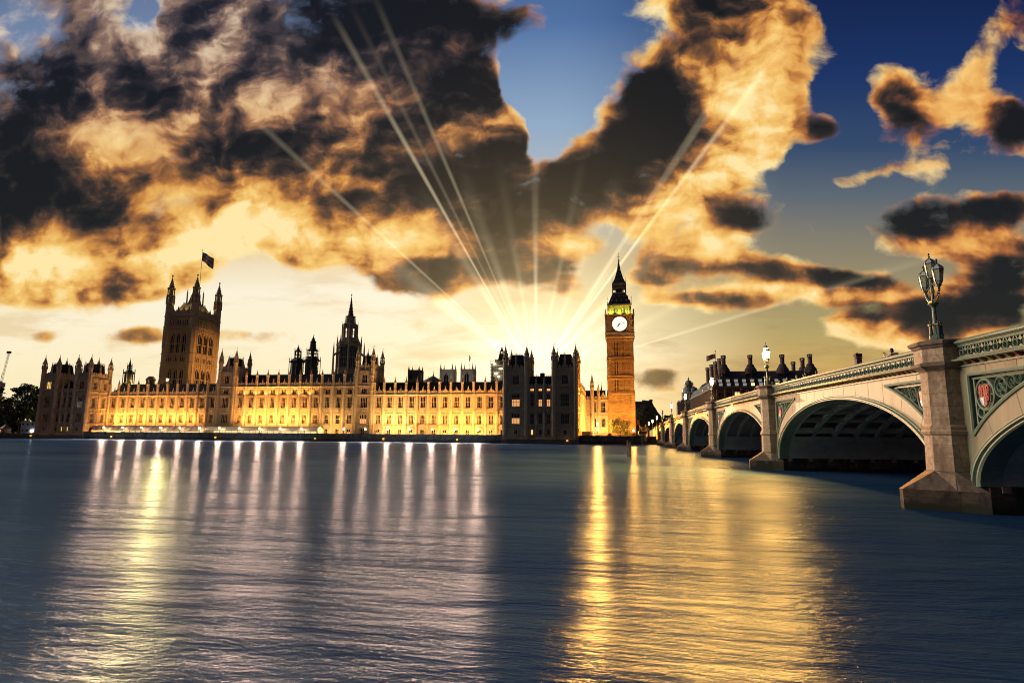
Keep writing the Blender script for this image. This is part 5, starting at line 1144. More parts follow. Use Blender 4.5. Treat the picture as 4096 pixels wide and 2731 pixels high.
def arch_span(root, i):
    ya, yb = PIERS[i], PIERS[i+1]; yc = (ya+yb)/2; H = (yb-ya)/2-1.05; a = H-.8; zs = 1.25; crown = TOP(yc)-2.28; b = crown-zs
    E = lambda y, ea, eb: zs+(b+eb)*math.sqrt(max(0, 1-((y-yc)/(a+ea))**2)) if abs(y-yc) < a+ea else -9
    near = i <= 3
    N = 72 if near else 36
    ys = [yc+H*math.cos(math.pi*(1-k/N)) for k in range(N+1)]
    frz = lambda y: TOP(y)-1.75; E2 = lambda y: E(y, H+.5-a, 1.66)
    # --- face: voussoir band, frieze and pilasters
    w = MB(); pe = H-.75
    ys2 = sorted(set(ys+[yc-pe, yc+pe, yc-a-.75, yc+a+.75]))
    ys2 = [y for y in ys2 if abs(y-yc) <= H+1e-6]
    for y0, y1 in zip(ys2, ys2[1:]):
        if y1-y0 < 1e-5: continue
        mid = abs((y0+y1)/2-yc)
        lo = lambda y: max(E(y, .72, .30), 1.0); hi = lambda y: TOP(y)-1.36
        if mid >= pe or E2((y0+y1)/2) >= frz((y0+y1)/2): w.face([(FX, y0, lo(y0)), (FX, y1, lo(y1)), (FX, y1, hi(y1)), (FX, y0, hi(y0))], 0)
        else:
            q = lambda y: max(min(E2(y), frz(y)), lo(y))
            w.face([(FX, y0, lo(y0)), (FX, y1, lo(y1)), (FX, y1, q(y1)), (FX, y0, q(y0))], 0)
            w.face([(FX, y0, frz(y0)), (FX, y1, frz(y1)), (FX, y1, hi(y1)), (FX, y0, hi(y0))], 0)
            # recess: floor and sides
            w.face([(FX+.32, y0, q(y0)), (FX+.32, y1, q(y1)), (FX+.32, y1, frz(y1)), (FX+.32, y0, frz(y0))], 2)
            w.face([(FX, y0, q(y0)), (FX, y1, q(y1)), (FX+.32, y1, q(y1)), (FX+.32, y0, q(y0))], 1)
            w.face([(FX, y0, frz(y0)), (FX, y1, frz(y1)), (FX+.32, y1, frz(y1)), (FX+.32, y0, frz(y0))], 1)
    for s in (-1, 1):
        y = yc+s*pe; w.face([(FX, y, E2(y)), (FX+.32, y, E2(y)), (FX+.32, y, frz(y)), (FX, y, frz(y))], 1)
    # joints between the castings
    if near:
        n = int(2*H/2.1)
        for k in range(1, n):
            y = yc-H+2*H*k/n; t = (y-yc)/(a+.72)
            z0 = max(E(y, .72, .3), 1.3)+.02; z1 = TOP(y)-1.4 if E2(y) >= frz(y) else min(E2(y), frz(y))
            y1 = y if E2(y) >= frz(y) else y+(y-yc)*.03
            w.extrude([(FX-.004, y-.012, z0), (FX-.004, y+.012, z0), (FX-.004, y1+.012, z1), (FX-.004, y1-.012, z1)], (.02, 0, 0), 3)
            if E2(y) < frz(y): w.box(FX-.004, FX+.01, y-.012, y+.012, frz(y), TOP(y)-1.37, 3)
    w.build('spandrel_wall', [M['iron_cream'], M['iron_green'], M['iron_shade'], M['joint']], root)
    # --- moulded arch ring
    r = MB(); prof = [(-.02, FX+.9), (-.02, FX-.02), (.07, FX-.10), (.17, FX-.10), (.22, FX-.01), (.28, FX-.01), (.33, FX-.17), (.47, FX-.17), (.53, FX-.02), (.60, FX-.01), (.65, FX-.09), (.73, FX-.09), (.78, FX+.04)]
    n = 60 if near else 36; rows = []
    for k in range(n+1):
        t = math.pi*k/n; rows.append([(x, yc-(a+p)*math.cos(t), zs-.02+(b+p*.42)*math.sin(t)) for p, x in prof])
    r.loft(rows, 0, False, False, False); r.build('arch_ring', M['iron_green'], root, False)
    # --- panel border and tracery
    lst = []
    for s in (-1, 1):
        t = MB(); yy = [yc+s*(pe-(pe-.3*H)*k/40) for k in range(41)]; yy = [y for y in yy if E2(y) < frz(y)-.03]
        edge = [Vector((FX-.03, y, E2(y))) for y in yy]; top = [Vector((FX-.03, y, frz(y))) for y in yy]
        t.tube(edge, .085, 6); t.tube(top, .085, 6); t.tube([edge[0], top[0]], .085, 6)
        t.tube([e+Vector((.14, -s*.16, .16)) for e in edge[:-4]], .05, 5); t.tube([e+Vector((.14, -s*.05, -.2)) for e in top[:-4]], .05, 5); t.tube([edge[0]+Vector((.14, -s*.22, .2)), top[0]+Vector((.14, -s*.22, -.2))], .05, 5)
        cy = None; e = pe-.28; rr = []
        for kk in range(4):
            R = 1.3
            while R > .14:
                c = yc+s*(e-R); cz = frz(c)-.24-R
                if all(cz+R*math.sin(q) > E2(c+R*math.cos(q))+.16 for q in [j*math.pi/12 for j in range(24)]): break
                R -= .02
            if R <= .16: break
            rr.append((c, cz, R)); e = e-2*R-.02
        for kk, (c, cz, R) in enumerate(rr):
            ringmesh(t, FX+.05, FX+.3, c, cz, R-.13*min(R, .8), R, 24 if near else 12)
            if near and kk:
                for q in range(4): ringmesh(t, FX+.12, FX+.28, c+R*.40*math.cos(q*math.pi/2), cz+R*.40*math.sin(q*math.pi/2), R*.36, R*.46, 12)
            elif near:
                for q in range(6): ringmesh(t, FX+.12, FX+.28, c+R*.62*math.cos(q*math.pi/3+.5), cz+R*.62*math.sin(q*math.pi/3+.5), R*.26, R*.33, 10)
        c, cz, R = rr[0]
        if near and cz-R-.5 > E2(c+s*R*.55): ringmesh(t, FX+.08, FX+.28, c+s*(R*.62), cz-R-.05, .2, .28, 12)
        if i < 3: lst.append((c, cz, R*.78))
        t.build('spandrel_tracery', M['iron_green'], root)
    for c, cz, R in lst:                          # painted shield: red field, lower dexter quarter blue and white
        x = FX+.02; sh = MB()
        out = [(-.78, .62), (-.62, .86), (-.3, .72), (0, .88), (.3, .72), (.62, .86), (.78, .62), (.66, 0), (.62, -.45), (.35, -.85), (0, -1.1), (-.35, -.85), (-.62, -.45), (-.66, 0)]
        sh.extrude([(x+.06, c-u*R, cz+v*R) for u, v in out], (.12, 0, 0), 3)
        ins = [(u*.9, v*.9) for u, v in out]; sh.extrude([(x, c-u*R, cz+v*R) for u, v in ins], (.06, 0, 0), 0)
        sh.extrude([(x-.012, c-u*R, cz+v*R) for u, v in ((0, -.2), (-.58, -.2), (-.56, -.42), (-.32, -.76), (0, -.97))], (.02, 0, 0), 1)
        sh.extrude([(x-.02, c-u*R, cz+v*R) for u, v in ((-.04, -.25), (-.4, -.25), (-.06, -.85))], (.02, 0, 0), 2)
        for u in (-.42, -.2, .16, .4):
            for v in (.5, .25, 0): sh.box(x-.03, x+.01, c-u*R-.05, c-u*R+.05, cz+v*R-.07, cz+v*R+.05, 4)
        for v in (-.3, -.55): sh.box(x-.03, x+.01, c-.3*R-.06, c-.3*R+.06, cz+v*R-.06, cz+v*R+.06, 4)
        sh.build('shield', [M['shield_red'], M['shield_blue'], M['shield_white'], M['shield_edge'], M['shield_red']], root)
    # --- cornice with gilded brackets, parapet and lattice
    cs = [ya+1.0+(yb-ya-2.0)*k/24 for k in range(25)]
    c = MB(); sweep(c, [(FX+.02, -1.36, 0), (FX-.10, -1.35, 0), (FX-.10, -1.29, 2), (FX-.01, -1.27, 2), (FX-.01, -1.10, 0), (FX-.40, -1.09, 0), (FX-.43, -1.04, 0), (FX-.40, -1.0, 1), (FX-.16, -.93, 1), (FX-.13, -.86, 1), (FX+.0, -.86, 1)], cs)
    n = int((yb-ya-2.2)/.62)
    for k in range(n):
        y = ya+1.1+(k+.5)*(yb-ya-2.2)/n; z = TOP(y)
        c.extrude([(FX-.02, y-.07, z-1.26), (FX-.20, y-.07, z-1.2), (FX-.34, y-.07, z-1.11), (FX-.02, y-.07, z-1.11)], (0, .14, 0), 3 if k % 5 else 4)
    c.build('cornice', [M['iron_green'], M['iron_cream'], M['iron_shade'], M['dull_gilt'], M['shield_red']], root)
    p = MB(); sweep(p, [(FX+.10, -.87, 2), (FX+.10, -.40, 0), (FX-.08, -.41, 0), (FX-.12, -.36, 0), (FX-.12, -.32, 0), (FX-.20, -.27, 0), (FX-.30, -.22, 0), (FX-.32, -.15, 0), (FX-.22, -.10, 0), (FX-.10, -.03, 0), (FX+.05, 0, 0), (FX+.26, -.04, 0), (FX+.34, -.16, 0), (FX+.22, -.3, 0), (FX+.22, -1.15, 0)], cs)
    n = int((yb-ya-2.4)/(.66 if near else 1.3))
    for k in range(n):
        y = ya+1.2+(k+.5)*(yb-ya-2.4)/n; z = TOP(y); hw = (yb-ya-2.4)/n/2
        if near:
            ringmesh(p, FX-.06, FX+.1, y, z-.70, .13, .185, 10, 1)
            for s in (-1, 1):
                p.extrude([(FX-.05, y+s*.14, z-.58), (FX-.05, y+s*.20, z-.60), (FX-.05, y+s*.10, z-.40), (FX-.05, y+s*.03, z-.40)], (.15, 0, 0), 1)
                p.extrude([(FX-.05, y+s*(hw-.02), z-.40), (FX-.05, y+s*hw, z-.40), (FX-.05, y+s*hw, z-.62), (FX-.05, y+s*(hw-.12), z-.55)], (.15, 0, 0), 1)
                p.extrude([(FX-.05, y+s*hw, z-.86), (FX-.05, y+s*(hw-.16), z-.86), (FX-.05, y+s*hw, z-.76)], (.15, 0, 0), 1)
        else:
            p.box(FX-.05, FX+.1, y-.12, y+.12, z-.86, z-.40, 1)
    p.build('parapet', [M['iron_green'], M['iron_green'], M['iron_shade']], root)
    # --- underside: sprung plates, ribs, cross beams, deck
    u = MB(); tt = math.asin(min(1, 2.2/b)); 
    for s in (-1, 1):
        u = MB(); rows = []
        for k in range(9):
            t_ = tt*k/8; y = yc+s*a*math.cos(t_); z = zs+b*math.sin(t_); rows.append([(FX+.75, y, z), (FX2-.5, y, z)])
        u.loft(rows, 0, False, False, False); u.build('springing_plate', M['iron_plate'], root)
    xs = [FX+1.0+k*1.95 for k in range(12)]
    for x in xs:
        rb = MB(); rows = []
        for k in range(31):
            t_ = tt*.9+(math.pi-1.8*tt)*k/30; c_, s_ = math.cos(t_), math.sin(t_)
            rows.append([(x-.16, yc+a*c_, zs+b*s_), (x+.16, yc+a*c_, zs+b*s_), (x+.16, yc+(a+.6)*c_, zs+(b+.35)*s_), (x-.16, yc+(a+.6)*c_, zs+(b+.35)*s_)])
        rb.loft(rows, 0); rb.build('arch_rib', M['rib_iron'], root)
    bm = MB()
    for k in range(1, 14):
        y = yc-a+2*a*k/14; z = E(y, 0, 0)
        if z > 3.6: bm.box(FX+.8, FX2-.6, y-.08, y+.08, z+.12, z+.5)
        bm.box(FX+.8, FX2-.6, y-.08, y+.08, TOP(y)-1.75, TOP(y)-1.45)
    for s in (-1, 1):
        for z in (3.9, 4.9, 5.6):
            if z < crown-.2: y = yc+s*a*math.sqrt(1-((z-zs)/b)**2); bm.box(FX+.8, FX2-.6, y-.06+s*.25, y+.06+s*.25, z-.1, z+.1)
    bm.build('cross_beam', M['rib_iron'], root)
    d = MB()
    for y0, y1 in zip(cs, cs[1:]): d.loft([[(FX+.2, y0, TOP(y0)-1.42), (FX2, y0, TOP(y0)-1.42), (FX2, y0, TOP(y0)-1.15), (FX+.2, y0, TOP(y0)-1.15)], [(FX+.2, y1, TOP(y1)-1.42), (FX2, y1, TOP(y1)-1.42), (FX2, y1, TOP(y1)-1.15), (FX+.2, y1, TOP(y1)-1.15)]], 0, False, False)
    for y0, y1 in zip(cs, cs[1:]): d.face([(FX2, y0, max(E(y0, 0, 0), 1)), (FX2, y1, max(E(y1, 0, 0), 1)), (FX2, y1, TOP(y1)), (FX2, y0, TOP(y0))])
    d.build('deck', M['asphalt'], root)

def pier(root, y, first=False):
    nose = [(15.25, -.38), (15.72, -1.05)]
    def poly(g, gx=None):            # half-octagon nose grown by g
        gx = g if gx is None else gx
        return [(FX+1.2, y-1.05-g), (15.72-gx*.4, y-1.05-g), (15.25-gx, y-.38-g*.4), (15.25-gx, y+.38+g*.4), (15.72-gx*.4, y+1.05+g), (FX+1.2, y+1.05+g)]
    T = TOP(y); s = MB()
    L = lambda g, z: [(px, py, z) for px, py in poly(g)]
    s.loft([L(.10, .9), L(.10, 1.9), L(.06, 3.55)], 0, True, False)
    s.loft([L(.06, 3.55), L(.16, 3.62), L(.20, 3.72), L(.12, 3.82), L(.14, 3.95), L(.02, 4.08)], 0, False, False)
    s.loft([L(.02, 4.08), L(0, T-1.52), L(.10, T-1.44)], 0, False, False)
    s.build('shaft', M['granite'], root)
    c = MB(); c.loft([L(.08, T-1.46), L(.14, T-1.40), L(.34, T-1.26), L(.36, T-1.12), L(.20, T-1.06)], 0, True, False)
    c.loft([L(.20, T-1.06), L(.19, T-.40)], 1, False, False)
    c.loft([L(.19, T-.40), L(.26, T-.32), L(.26, T-.26), L(.38, T-.20), L(.40, T-.06), L(.22, T+.02)], 0, False, True)
    c.build('pier_cap', [M['granite_cap'], M['granite']], root)
    p = MB(); B = [(13.75, y-.18), (15.8, y-1.25), (16.7, y-1.9), (FX2, y-1.9), (FX2, y+1.9), (16.7, y+1.9), (15.8, y+1.25), (13.75, y+.18)]
    Q = lambda k, z: [(max(px, 13.75+k*1.35) if k else px, y+(py-y)*(1-k*.28), z) for px, py in B]
    p.loft([[(a, b_, -1.5) for a, b_ in B], [(a, b_, .95) for a, b_ in B]], 0, True, False)
    top = [(FX+1.2, y-1.15), (15.72-.05, y-1.15), (15.15, y-.42), (15.15, y+.42), (15.67, y+1.15), (FX+1.2, y+1.15)]
    B2 = [(16.7, y-1.9), (15.8, y-1.25), (13.75, y-.18), (13.75, y+.18), (15.8, y+1.25), (16.7, y+1.9)]
    p.loft([[(a, b_, .95) for a, b_ in B2], [(a, b_, 1.85) for a, b_ in top]], 1, False, True)
    p.box(16.7, FX2, y-1.9, y+1.9, .95, 1.22, 0); p.box(FX+1.0, FX2, y-1.0, y+1.0, 1.2, T-1.5, 3)
    for k in range(12):
        x = FX+1.0+k*1.95
        for s_ in (-1, 1): p.box(x-.18, x+.18, y+s_*1.9-.06, y+s_*1.9+.06, .95, 1.24, 2)
    p.build('plinth', [M['wet_granite'], M['granite_cap'], M['granite'], M['rib_iron']], root)

def bridge():
    root = thing('arch_bridge', (FX, 130, 0), 'long green and cream iron bridge of low arches on granite piers', 'bridge')
    for i in range(7): arch_span(root, i)
    for i, y in enumerate(PIERS):
        pr = thing('pier', (15.25, y, 0), None, None); pr.parent = root; pr.location = Vector((15.25, y, 0))-world_loc(root)
        pier(pr, y)
    # roads and pavements on the deck
    d = MB()
    for y0, y1 in [(a, a+4) for a in range(0, 260, 4)]:
        d.face([(FX+.24, y0, TOP(y0)-1.146), (FX+4, y0, TOP(y0)-1.146), (FX+4, y1, TOP(y1)-1.146), (FX+.24, y1, TOP(y1)-1.146)])
    d.build('footway', M['paving'], root)
bridge()

# ------------------------------------------------------------------ triple lamp standards on the piers
mat('lamp_glass', (.42, .46, .30), .25, var=.2, scale=6, spec=.7); mat('lamp_glass_pale', (.62, .60, .52), .3); mat('lamp_red', (.7, .12, .10), .3)
mat('lamp_lit', (1, .8, .5), .4, emit=(1.0, .58, .22), estr=130.0)
mat('lamp_dome', (.6, .62, .62), .3, .2); mat('lamp_green', (.075, .12, .10), .45); mat('lamp_blue', (.03, .05, .09), .45)
def lamp_parts(lit):
    """meshes of one standard, modelled about the foot of its column"""
    b = MB()
    b.lathe(0, 0, [(.36, 0), (.36, .10), (.30, .16), (.27, .36), (.24, .40)], 8, None, 0)
    for k in range(4):
        a = k*math.pi/2; x, y = .235*math.cos(a), .235*math.sin(a)
        b.lathe(x, y, [(.12, .02), (.12, .12), (.10, .16), (.10, .36), (.115, .39), (.08, .42), (.075, .83), (.11, .87), (.11, .90), (.07, .95), (.02, 1.02), (.03, 1.06), (.005, 1.12)], 8, None, 0)
        b.lathe(x, y, [(.112, .865), (.112, .905)], 8, None, 1)
    b.lathe(0, 0, [(.17, .36), (.13, .9), (.10, 1.02), (.095, 1.78), (.13, 1.84), (.10, 1.86)], 10, None, 0)
    b.lathe(0, 0, [(.10, 1.84), (.20, 1.93), (.25, 1.97), (.25, 2.02), (.2, 2.05)], 12, None, 0)
    b.lathe(0, 0, [(.235, 2.03), (.215, 2.05), (.215, 2.11), (.235, 2.13), (.18, 2.14)], 12, None, 1)
    b.lathe(0, 0, [(.08, 2.1), (.07, 2.45), (.085, 2.9), (.10, 3.28)], 8, None, 0)
    for s in (-1, 1):          # arms lie along the bridge
        pts = [(0, s*(.05+.62*math.sin(t)), 2.12+.66*(1-math.cos(t))) for t in [i*math.pi/2/8 for i in range(9)]]
        b.tube(pts, [.07]*9, 6, 0)
        for i, p in enumerate(pts[1:]): b.ball((0, p[1]+s*.04, p[2]-.075), .038, 1, 6, 4)
        b.tube([(0, s*.05, 3.05), (0, s*.3, 2.86), (0, s*.55, 2.80)], .045, 6, 0)
        ringm = []; b.lathe(0, s*.68, [(.05, 2.70), (.13, 2.80), (.14, 2.84), (.06, 2.86)], 8, None, 0)
    ringmesh(b, -.03, .03, 0, 2.62, .14, .18, 14, 1)
    b.box(-.02, .02, -.1, .1, 2.55, 2.68, 1); b.box(-.02, .02, -.05, .05, 2.46, 2.76, 1)
    lan = []
    for (y, z, kind) in ((0, 3.28, 0), (-.68, 2.80, 1), (.68, 2.80, 2)):
        f = MB(); g = MB(); n = 6
        f.lathe(0, y, [(.05, z), (.12, z+.06), (.10, z+.10)], n); 
        P = lambda r, zz, k: (r*math.cos(2*math.pi*k/n+.39), y+r*math.sin(2*math.pi*k/n+.39), zz)
        for k in range(n):
            f.tube([P(.13, z+.06, k), P(.185, z+.18, k), P(.265, z+.80, k)], .013, 4)
        for k in range(n): f.tube([P(.187, z+.18, k), P(.187, z+.18, k+1)], .014, 4); f.tube([P(.267, z+.80, k), P(.267, z+.80, k+1)], .02, 4)
        for k in range(n): f.tube([P(.28, z+.82, k), P(.24, z+.93, k), P(.15, z+1.02, k), P(.05, z+1.10, k)], .014, 4)
        f.lathe(0, y, [(.06, z+1.08), (.03, z+1.14), (.055, z+1.19), (.02, z+1.23), (.02, z+1.28), (.045, z+1.31), (.005, z+1.40)], 6); f.box(-.05, .05, y-.012, y+.012, z+1.26, z+1.29)
        for k in range(n):
            g.face([P(.125, z+.07, k), P(.125, z+.07, k+1), P(.18, z+.18, k+1), P(.18, z+.18, k)], 1)
            g.face([P(.18, z+.18, k), P(.18, z+.18, k+1), P(.26, z+.80, k+1), P(.26, z+.80, k)], (1 if k in (4,) else 0))
            if kind == 1 and k == 4: g.face([P(.245, z+.6, k), P(.245, z+.6, k+1), P(.27, z+.78, k+1), P(.27, z+.78, k)], 3)
        d = MB(); d.lathe(0, y, [(.275, z+.81), (.235, z+.92), (.145, z+1.01), (.045, z+1.09)], n, .39)
        lan.append((f, g, d))
    glass = [M['lamp_lit']]*4 if lit else [M['lamp_glass'], M['lamp_glass_pale'], M['lamp_glass'], M['lamp_red']]
    return b.mesh('standard', [M['lamp_green'], M['gilt']]), [(f.mesh('lantern', M['lamp_blue']), g.mesh('glass', glass), d.mesh('dome', M['lamp_dome'])) for f, g, d in lan]
LAMPM = {k: lamp_parts(k) for k in (False, True)}
def lamp_standard(x, y, z, lit, label, scale=1.0):
    root = thing('lamp_standard', (x, y, z), label, 'street lamp', 'triple lamp standards of the bridge')
    root.scale = (scale,)*3
    sm, lan = LAMPM[lit]
    inst_local('standard', sm, root)
    for f, g, d in lan:
        o = inst_local('lantern', f, root); inst_local('glass', g, o); inst_local('dome', d, o)
    if lit: river_light((x-.4, y, z+3.3), (-1, -.55, -.12), {69.1: 130000, 108.0: 120000, 150.0: 60000, 188.5: 50000}.get(y, 40000), (1.0, .37, .05), .3, 140, root)
def inst_local(name, me, parent):
    o = bpy.data.objects.new(name, me); COL.objects.link(o); o.parent = parent; return o
for y, lit, label in ((33.6, False, 'unlit triple lamp standard on the nearest granite pier'), (69.1, True, 'glowing triple lamp standard on the second pier from the viewer'), (108.0, True, 'glowing triple lamp standard on the third pier, in front of the chimneyed office'),
                      (150.0, True, 'glowing triple lamp standard on the fourth pier, before the domed building'), (188.5, True, 'glowing triple lamp standard on the fifth pier against yellow sky'), (226.0, False, 'small unlit triple lamp standard on the far sixth pier'),
                      (258.5, True, 'glowing triple lamp standard where the bridge meets the far bank')):
    lamp_standard(16.02, y, TOP(y)+.02, lit, label)
lamp_standard(15.1, 275, 6.2, True, 'glowing lamp standard above the bright yellow approach wall, nearest the bridge end'); lamp_standard(14.3, 290, 5.6, True, 'most distant glowing lamp standard, next to the clock tower')
# small navigation lights hung over the crowns of the arches
mat('nav_orange', (1, .4, .1), .4, emit=(1.0, .22, .03), estr=14.0)
for k, (y, lab) in enumerate(((89.0, 'orange hanging lamp over the second arch from the near pier'), (129.2, 'orange hanging lamp over the widest middle arch'), (169.5, 'orange hanging lamp over the arch past the middle'), (208.0, 'orange hanging lamp over the farthest lit arch'))):
    r = thing('hanging_lamp', (15.85, y, TOP(y)-1.1), lab, 'lamp', 'orange navigation lamps on the bridge'); T = TOP(y)
    f = MB(); f.tube([(FX-.1, y, T-.05), (15.75, y, T+.06), (15.75, y, T-1.15)], .025, 5); f.tube([(FX-.1, y+.5, T-.3), (15.75, y+.3, T-1.0)], .02, 5); f.box(15.55, 15.95, y-.2, y+.2, T-1.2, T-1.14); f.build('bracket', M['iron_black'], r)
    for s in (-.13, .13): g = MB(); g.lathe(15.75, y+s, [(.10, T-1.6), (.12, T-1.4), (.06, T-1.2)], 8); g.build('bulb', M['nav_orange'], r)
# ------------------------------------------------------------------ terrace: lamps, marquees, river markers
mat('globe_lit', (1, .9, .7), .4, emit=(1.0, .70, .36), estr=80.0)
def terrace_lamps():
    pole = MB(); pole.lathe(0, 0, [(.3, 0), (.3, .25), (.12, .5), (.07, 2.3), (.12, 2.4), (.16, 2.5)], 8); pm = pole.mesh('post', M['iron_black'])
    gl = MB(); gl.ball((0, 0, 2.78), .34, 0, 12, 8); gm = gl.mesh('globe', M['globe_lit'])
    for k in range(19):
        if k == 11: continue
        x = -230.2+9.68*k
        r = thing('terrace_lamp', (x, YW+.4, 2.5), None, 'street lamp', 'round globe lamps along the terrace wall')
        nth = ('first', 'second', 'third', 'fourth', 'fifth', 'sixth', 'seventh', 'eighth')
        r['label'] = ('%s glowing globe lamp from the left before the pink striped marquee' % nth[k] if k < 6 else '%s glowing globe lamp from the left before the white marquee' % nth[k-6] if k < 11 else '%s glowing globe lamp from the left along the wall past the white marquee' % nth[k-12])
        inst_local('post', pm, r); inst_local('globe', gm, r)
        river_light((x, YW+.05, 5.28), (0, -1, -.08), 105000*(1.15, 1, 1.1, 1.2, .7, .22, .3, 1, 1.2, 1.0, 1.1, 0, .30, .35, .9, 1.1, 1.25, 1.2, 1.2)[k], (1.0, .47, .25), .9, 150, r)
terrace_lamps()

mat('canvas_pink', (.62, .34, .33), .8, var=.12, scale=1.0); mat('canvas_white', (.72, .66, .55), .8, var=.1, scale=1.0)
mat('tent_glow', (.6, .5, .3), .5, emit=(1.0, .74, .32), estr=1.1)
def marquee(x0, x1, n, zr, ze, stripes, label):
    root = thing('marquee', ((x0+x1)/2, 248, TER), label, 'marquee'); y0, y1 = 245.2, 251.5
    c = MB(); p = (x1-x0)/n
    for i in range(n):
        a, b = x0+i*p, x0+(i+1)*p
        for j in range(4):                     # striped vault of each section
            u, v = a+p*j/4, a+p*(j+1)/4; m = (j % 2) if stripes else 0
            prof = [(y0, ze), (y0+.5, ze+(zr-ze)*.45), (y0+1.7, ze+(zr-ze)*.85), ((y0+y1)/2, zr), (y1-1.7, ze+(zr-ze)*.85), (y1, ze)]
            for (ya, za), (yb, zb) in zip(prof, prof[1:]): c.face([(u, ya, za), (v, ya, za), (v, yb, zb), (u, yb, zb)], m)
        c.box(a, b, y0-.06, y0, ze-.35, ze+.02, 0)
    for x in (x0, x1): c.face([(x, y0, TER), (x, y0, ze), (x, y0+1.7, ze+(zr-ze)*.85), (x, (y0+y1)/2, zr), (x, y1, ze), (x, y1, TER)], 1 if stripes else 0)
    c.build('canopy', [M['canvas_white'], M['canvas_pink']] if stripes else [M['canvas_white'], M['canvas_pink']], root)
    w = MB()
    for i in range(n*2+1): x = x0+(x1-x0)*i/(n*2); w.box(x-.07, x+.07, y0-.02, y0+.1, TER, ze-.3)
    w.build('frame', M['canvas_white'], root)
    g = MB()
    for i in range(n*2): x = x0+(x1-x0)*i/(n*2); p2 = (x1-x0)/(n*2); g.box(x+.15, x+p2-.15, y1-.1, y1, TER+.1, ze-.5)
    g.build('back_panel', M['tent_glow'], root)
marquee(-238.2, -181.0, 10, 6.2, 4.3, True, 'long pink and white striped marquee on the terrace before the far wing')
marquee(-180.6, -127.2, 9, 6.1, 4.75, False, 'long white marquee with windowed front on the terrace before the central range')

def people_terrace(): pass

mat('marker_yellow', (.75, .42, .03), .5, emit=(1.0, .5, .04), estr=.9); mat('timber', (.30, .27, .19), .85, var=.4, scale=3, stretch=(1, 1, .3)); mat('timber_wet', (.06, .055, .045), .7)
for x, lab in ((-266.9, 'yellow topped mooring marker in front of the far dark pavilion'), (-224.4, 'yellow topped mooring marker below the pink marquee, its left part'), (-172.6, 'yellow topped mooring marker below the left end of the white marquee'), (-126.0, 'yellow topped mooring marker below the right end of the white marquee'),
               (-95.6, 'yellow topped mooring marker below the start of the wing without marquees'), (-64.2, 'yellow topped mooring marker left of the black pavilion'), (-19.6, 'yellow topped mooring marker in front of the black pavilion')):
    r = thing('river_marker', (x, 241.8, 0), lab, 'marker post', 'yellow markers along the river wall')
    m = MB(); m.lathe(x, 241.8, [(.14, -1), (.14, .95)], 6); m.build('post', M['timber_wet'], r); m = MB(); m.lathe(x, 241.8, [(.2, .9), (.42, 1.05), (.42, 1.5), (.2, 1.62)], 8); m.build('top_mark', M['marker_yellow'], r)
for x, y, h, w_, lab in ((1.92, 101.9, 2.28, .14, 'nearer and lower pair of wooden mooring posts standing in the river'), (2.06, 137.8, 2.36, .15, 'farther slim wooden mooring post standing in the river')):
    r = thing('mooring_post', (x, y, 0), lab, 'mooring post', 'wooden posts in the river'); m = MB()
    m.box(x-w_, x+w_, y-w_, y+w_, -1, h); m.frus(x-w_, x+w_, y-w_, y+w_, h, x-w_*.2, x+w_*.6, y-w_*.5, y+w_*.5, h+.12)
    if y < 110: m.box(x-.5, x-.26, y+.3, y+.55, -1, h+.15); m.box(x-.45, x+.1, y-.02, y+.4, h-.5, h-.35)
    m.build('post', M['timber'], r); m = MB(); m.box(x-w_*1.05, x+w_*1.05, y-w_*1.05, y+w_*1.05, -1, .25); m.build('wet_foot', M['timber_wet'], r)

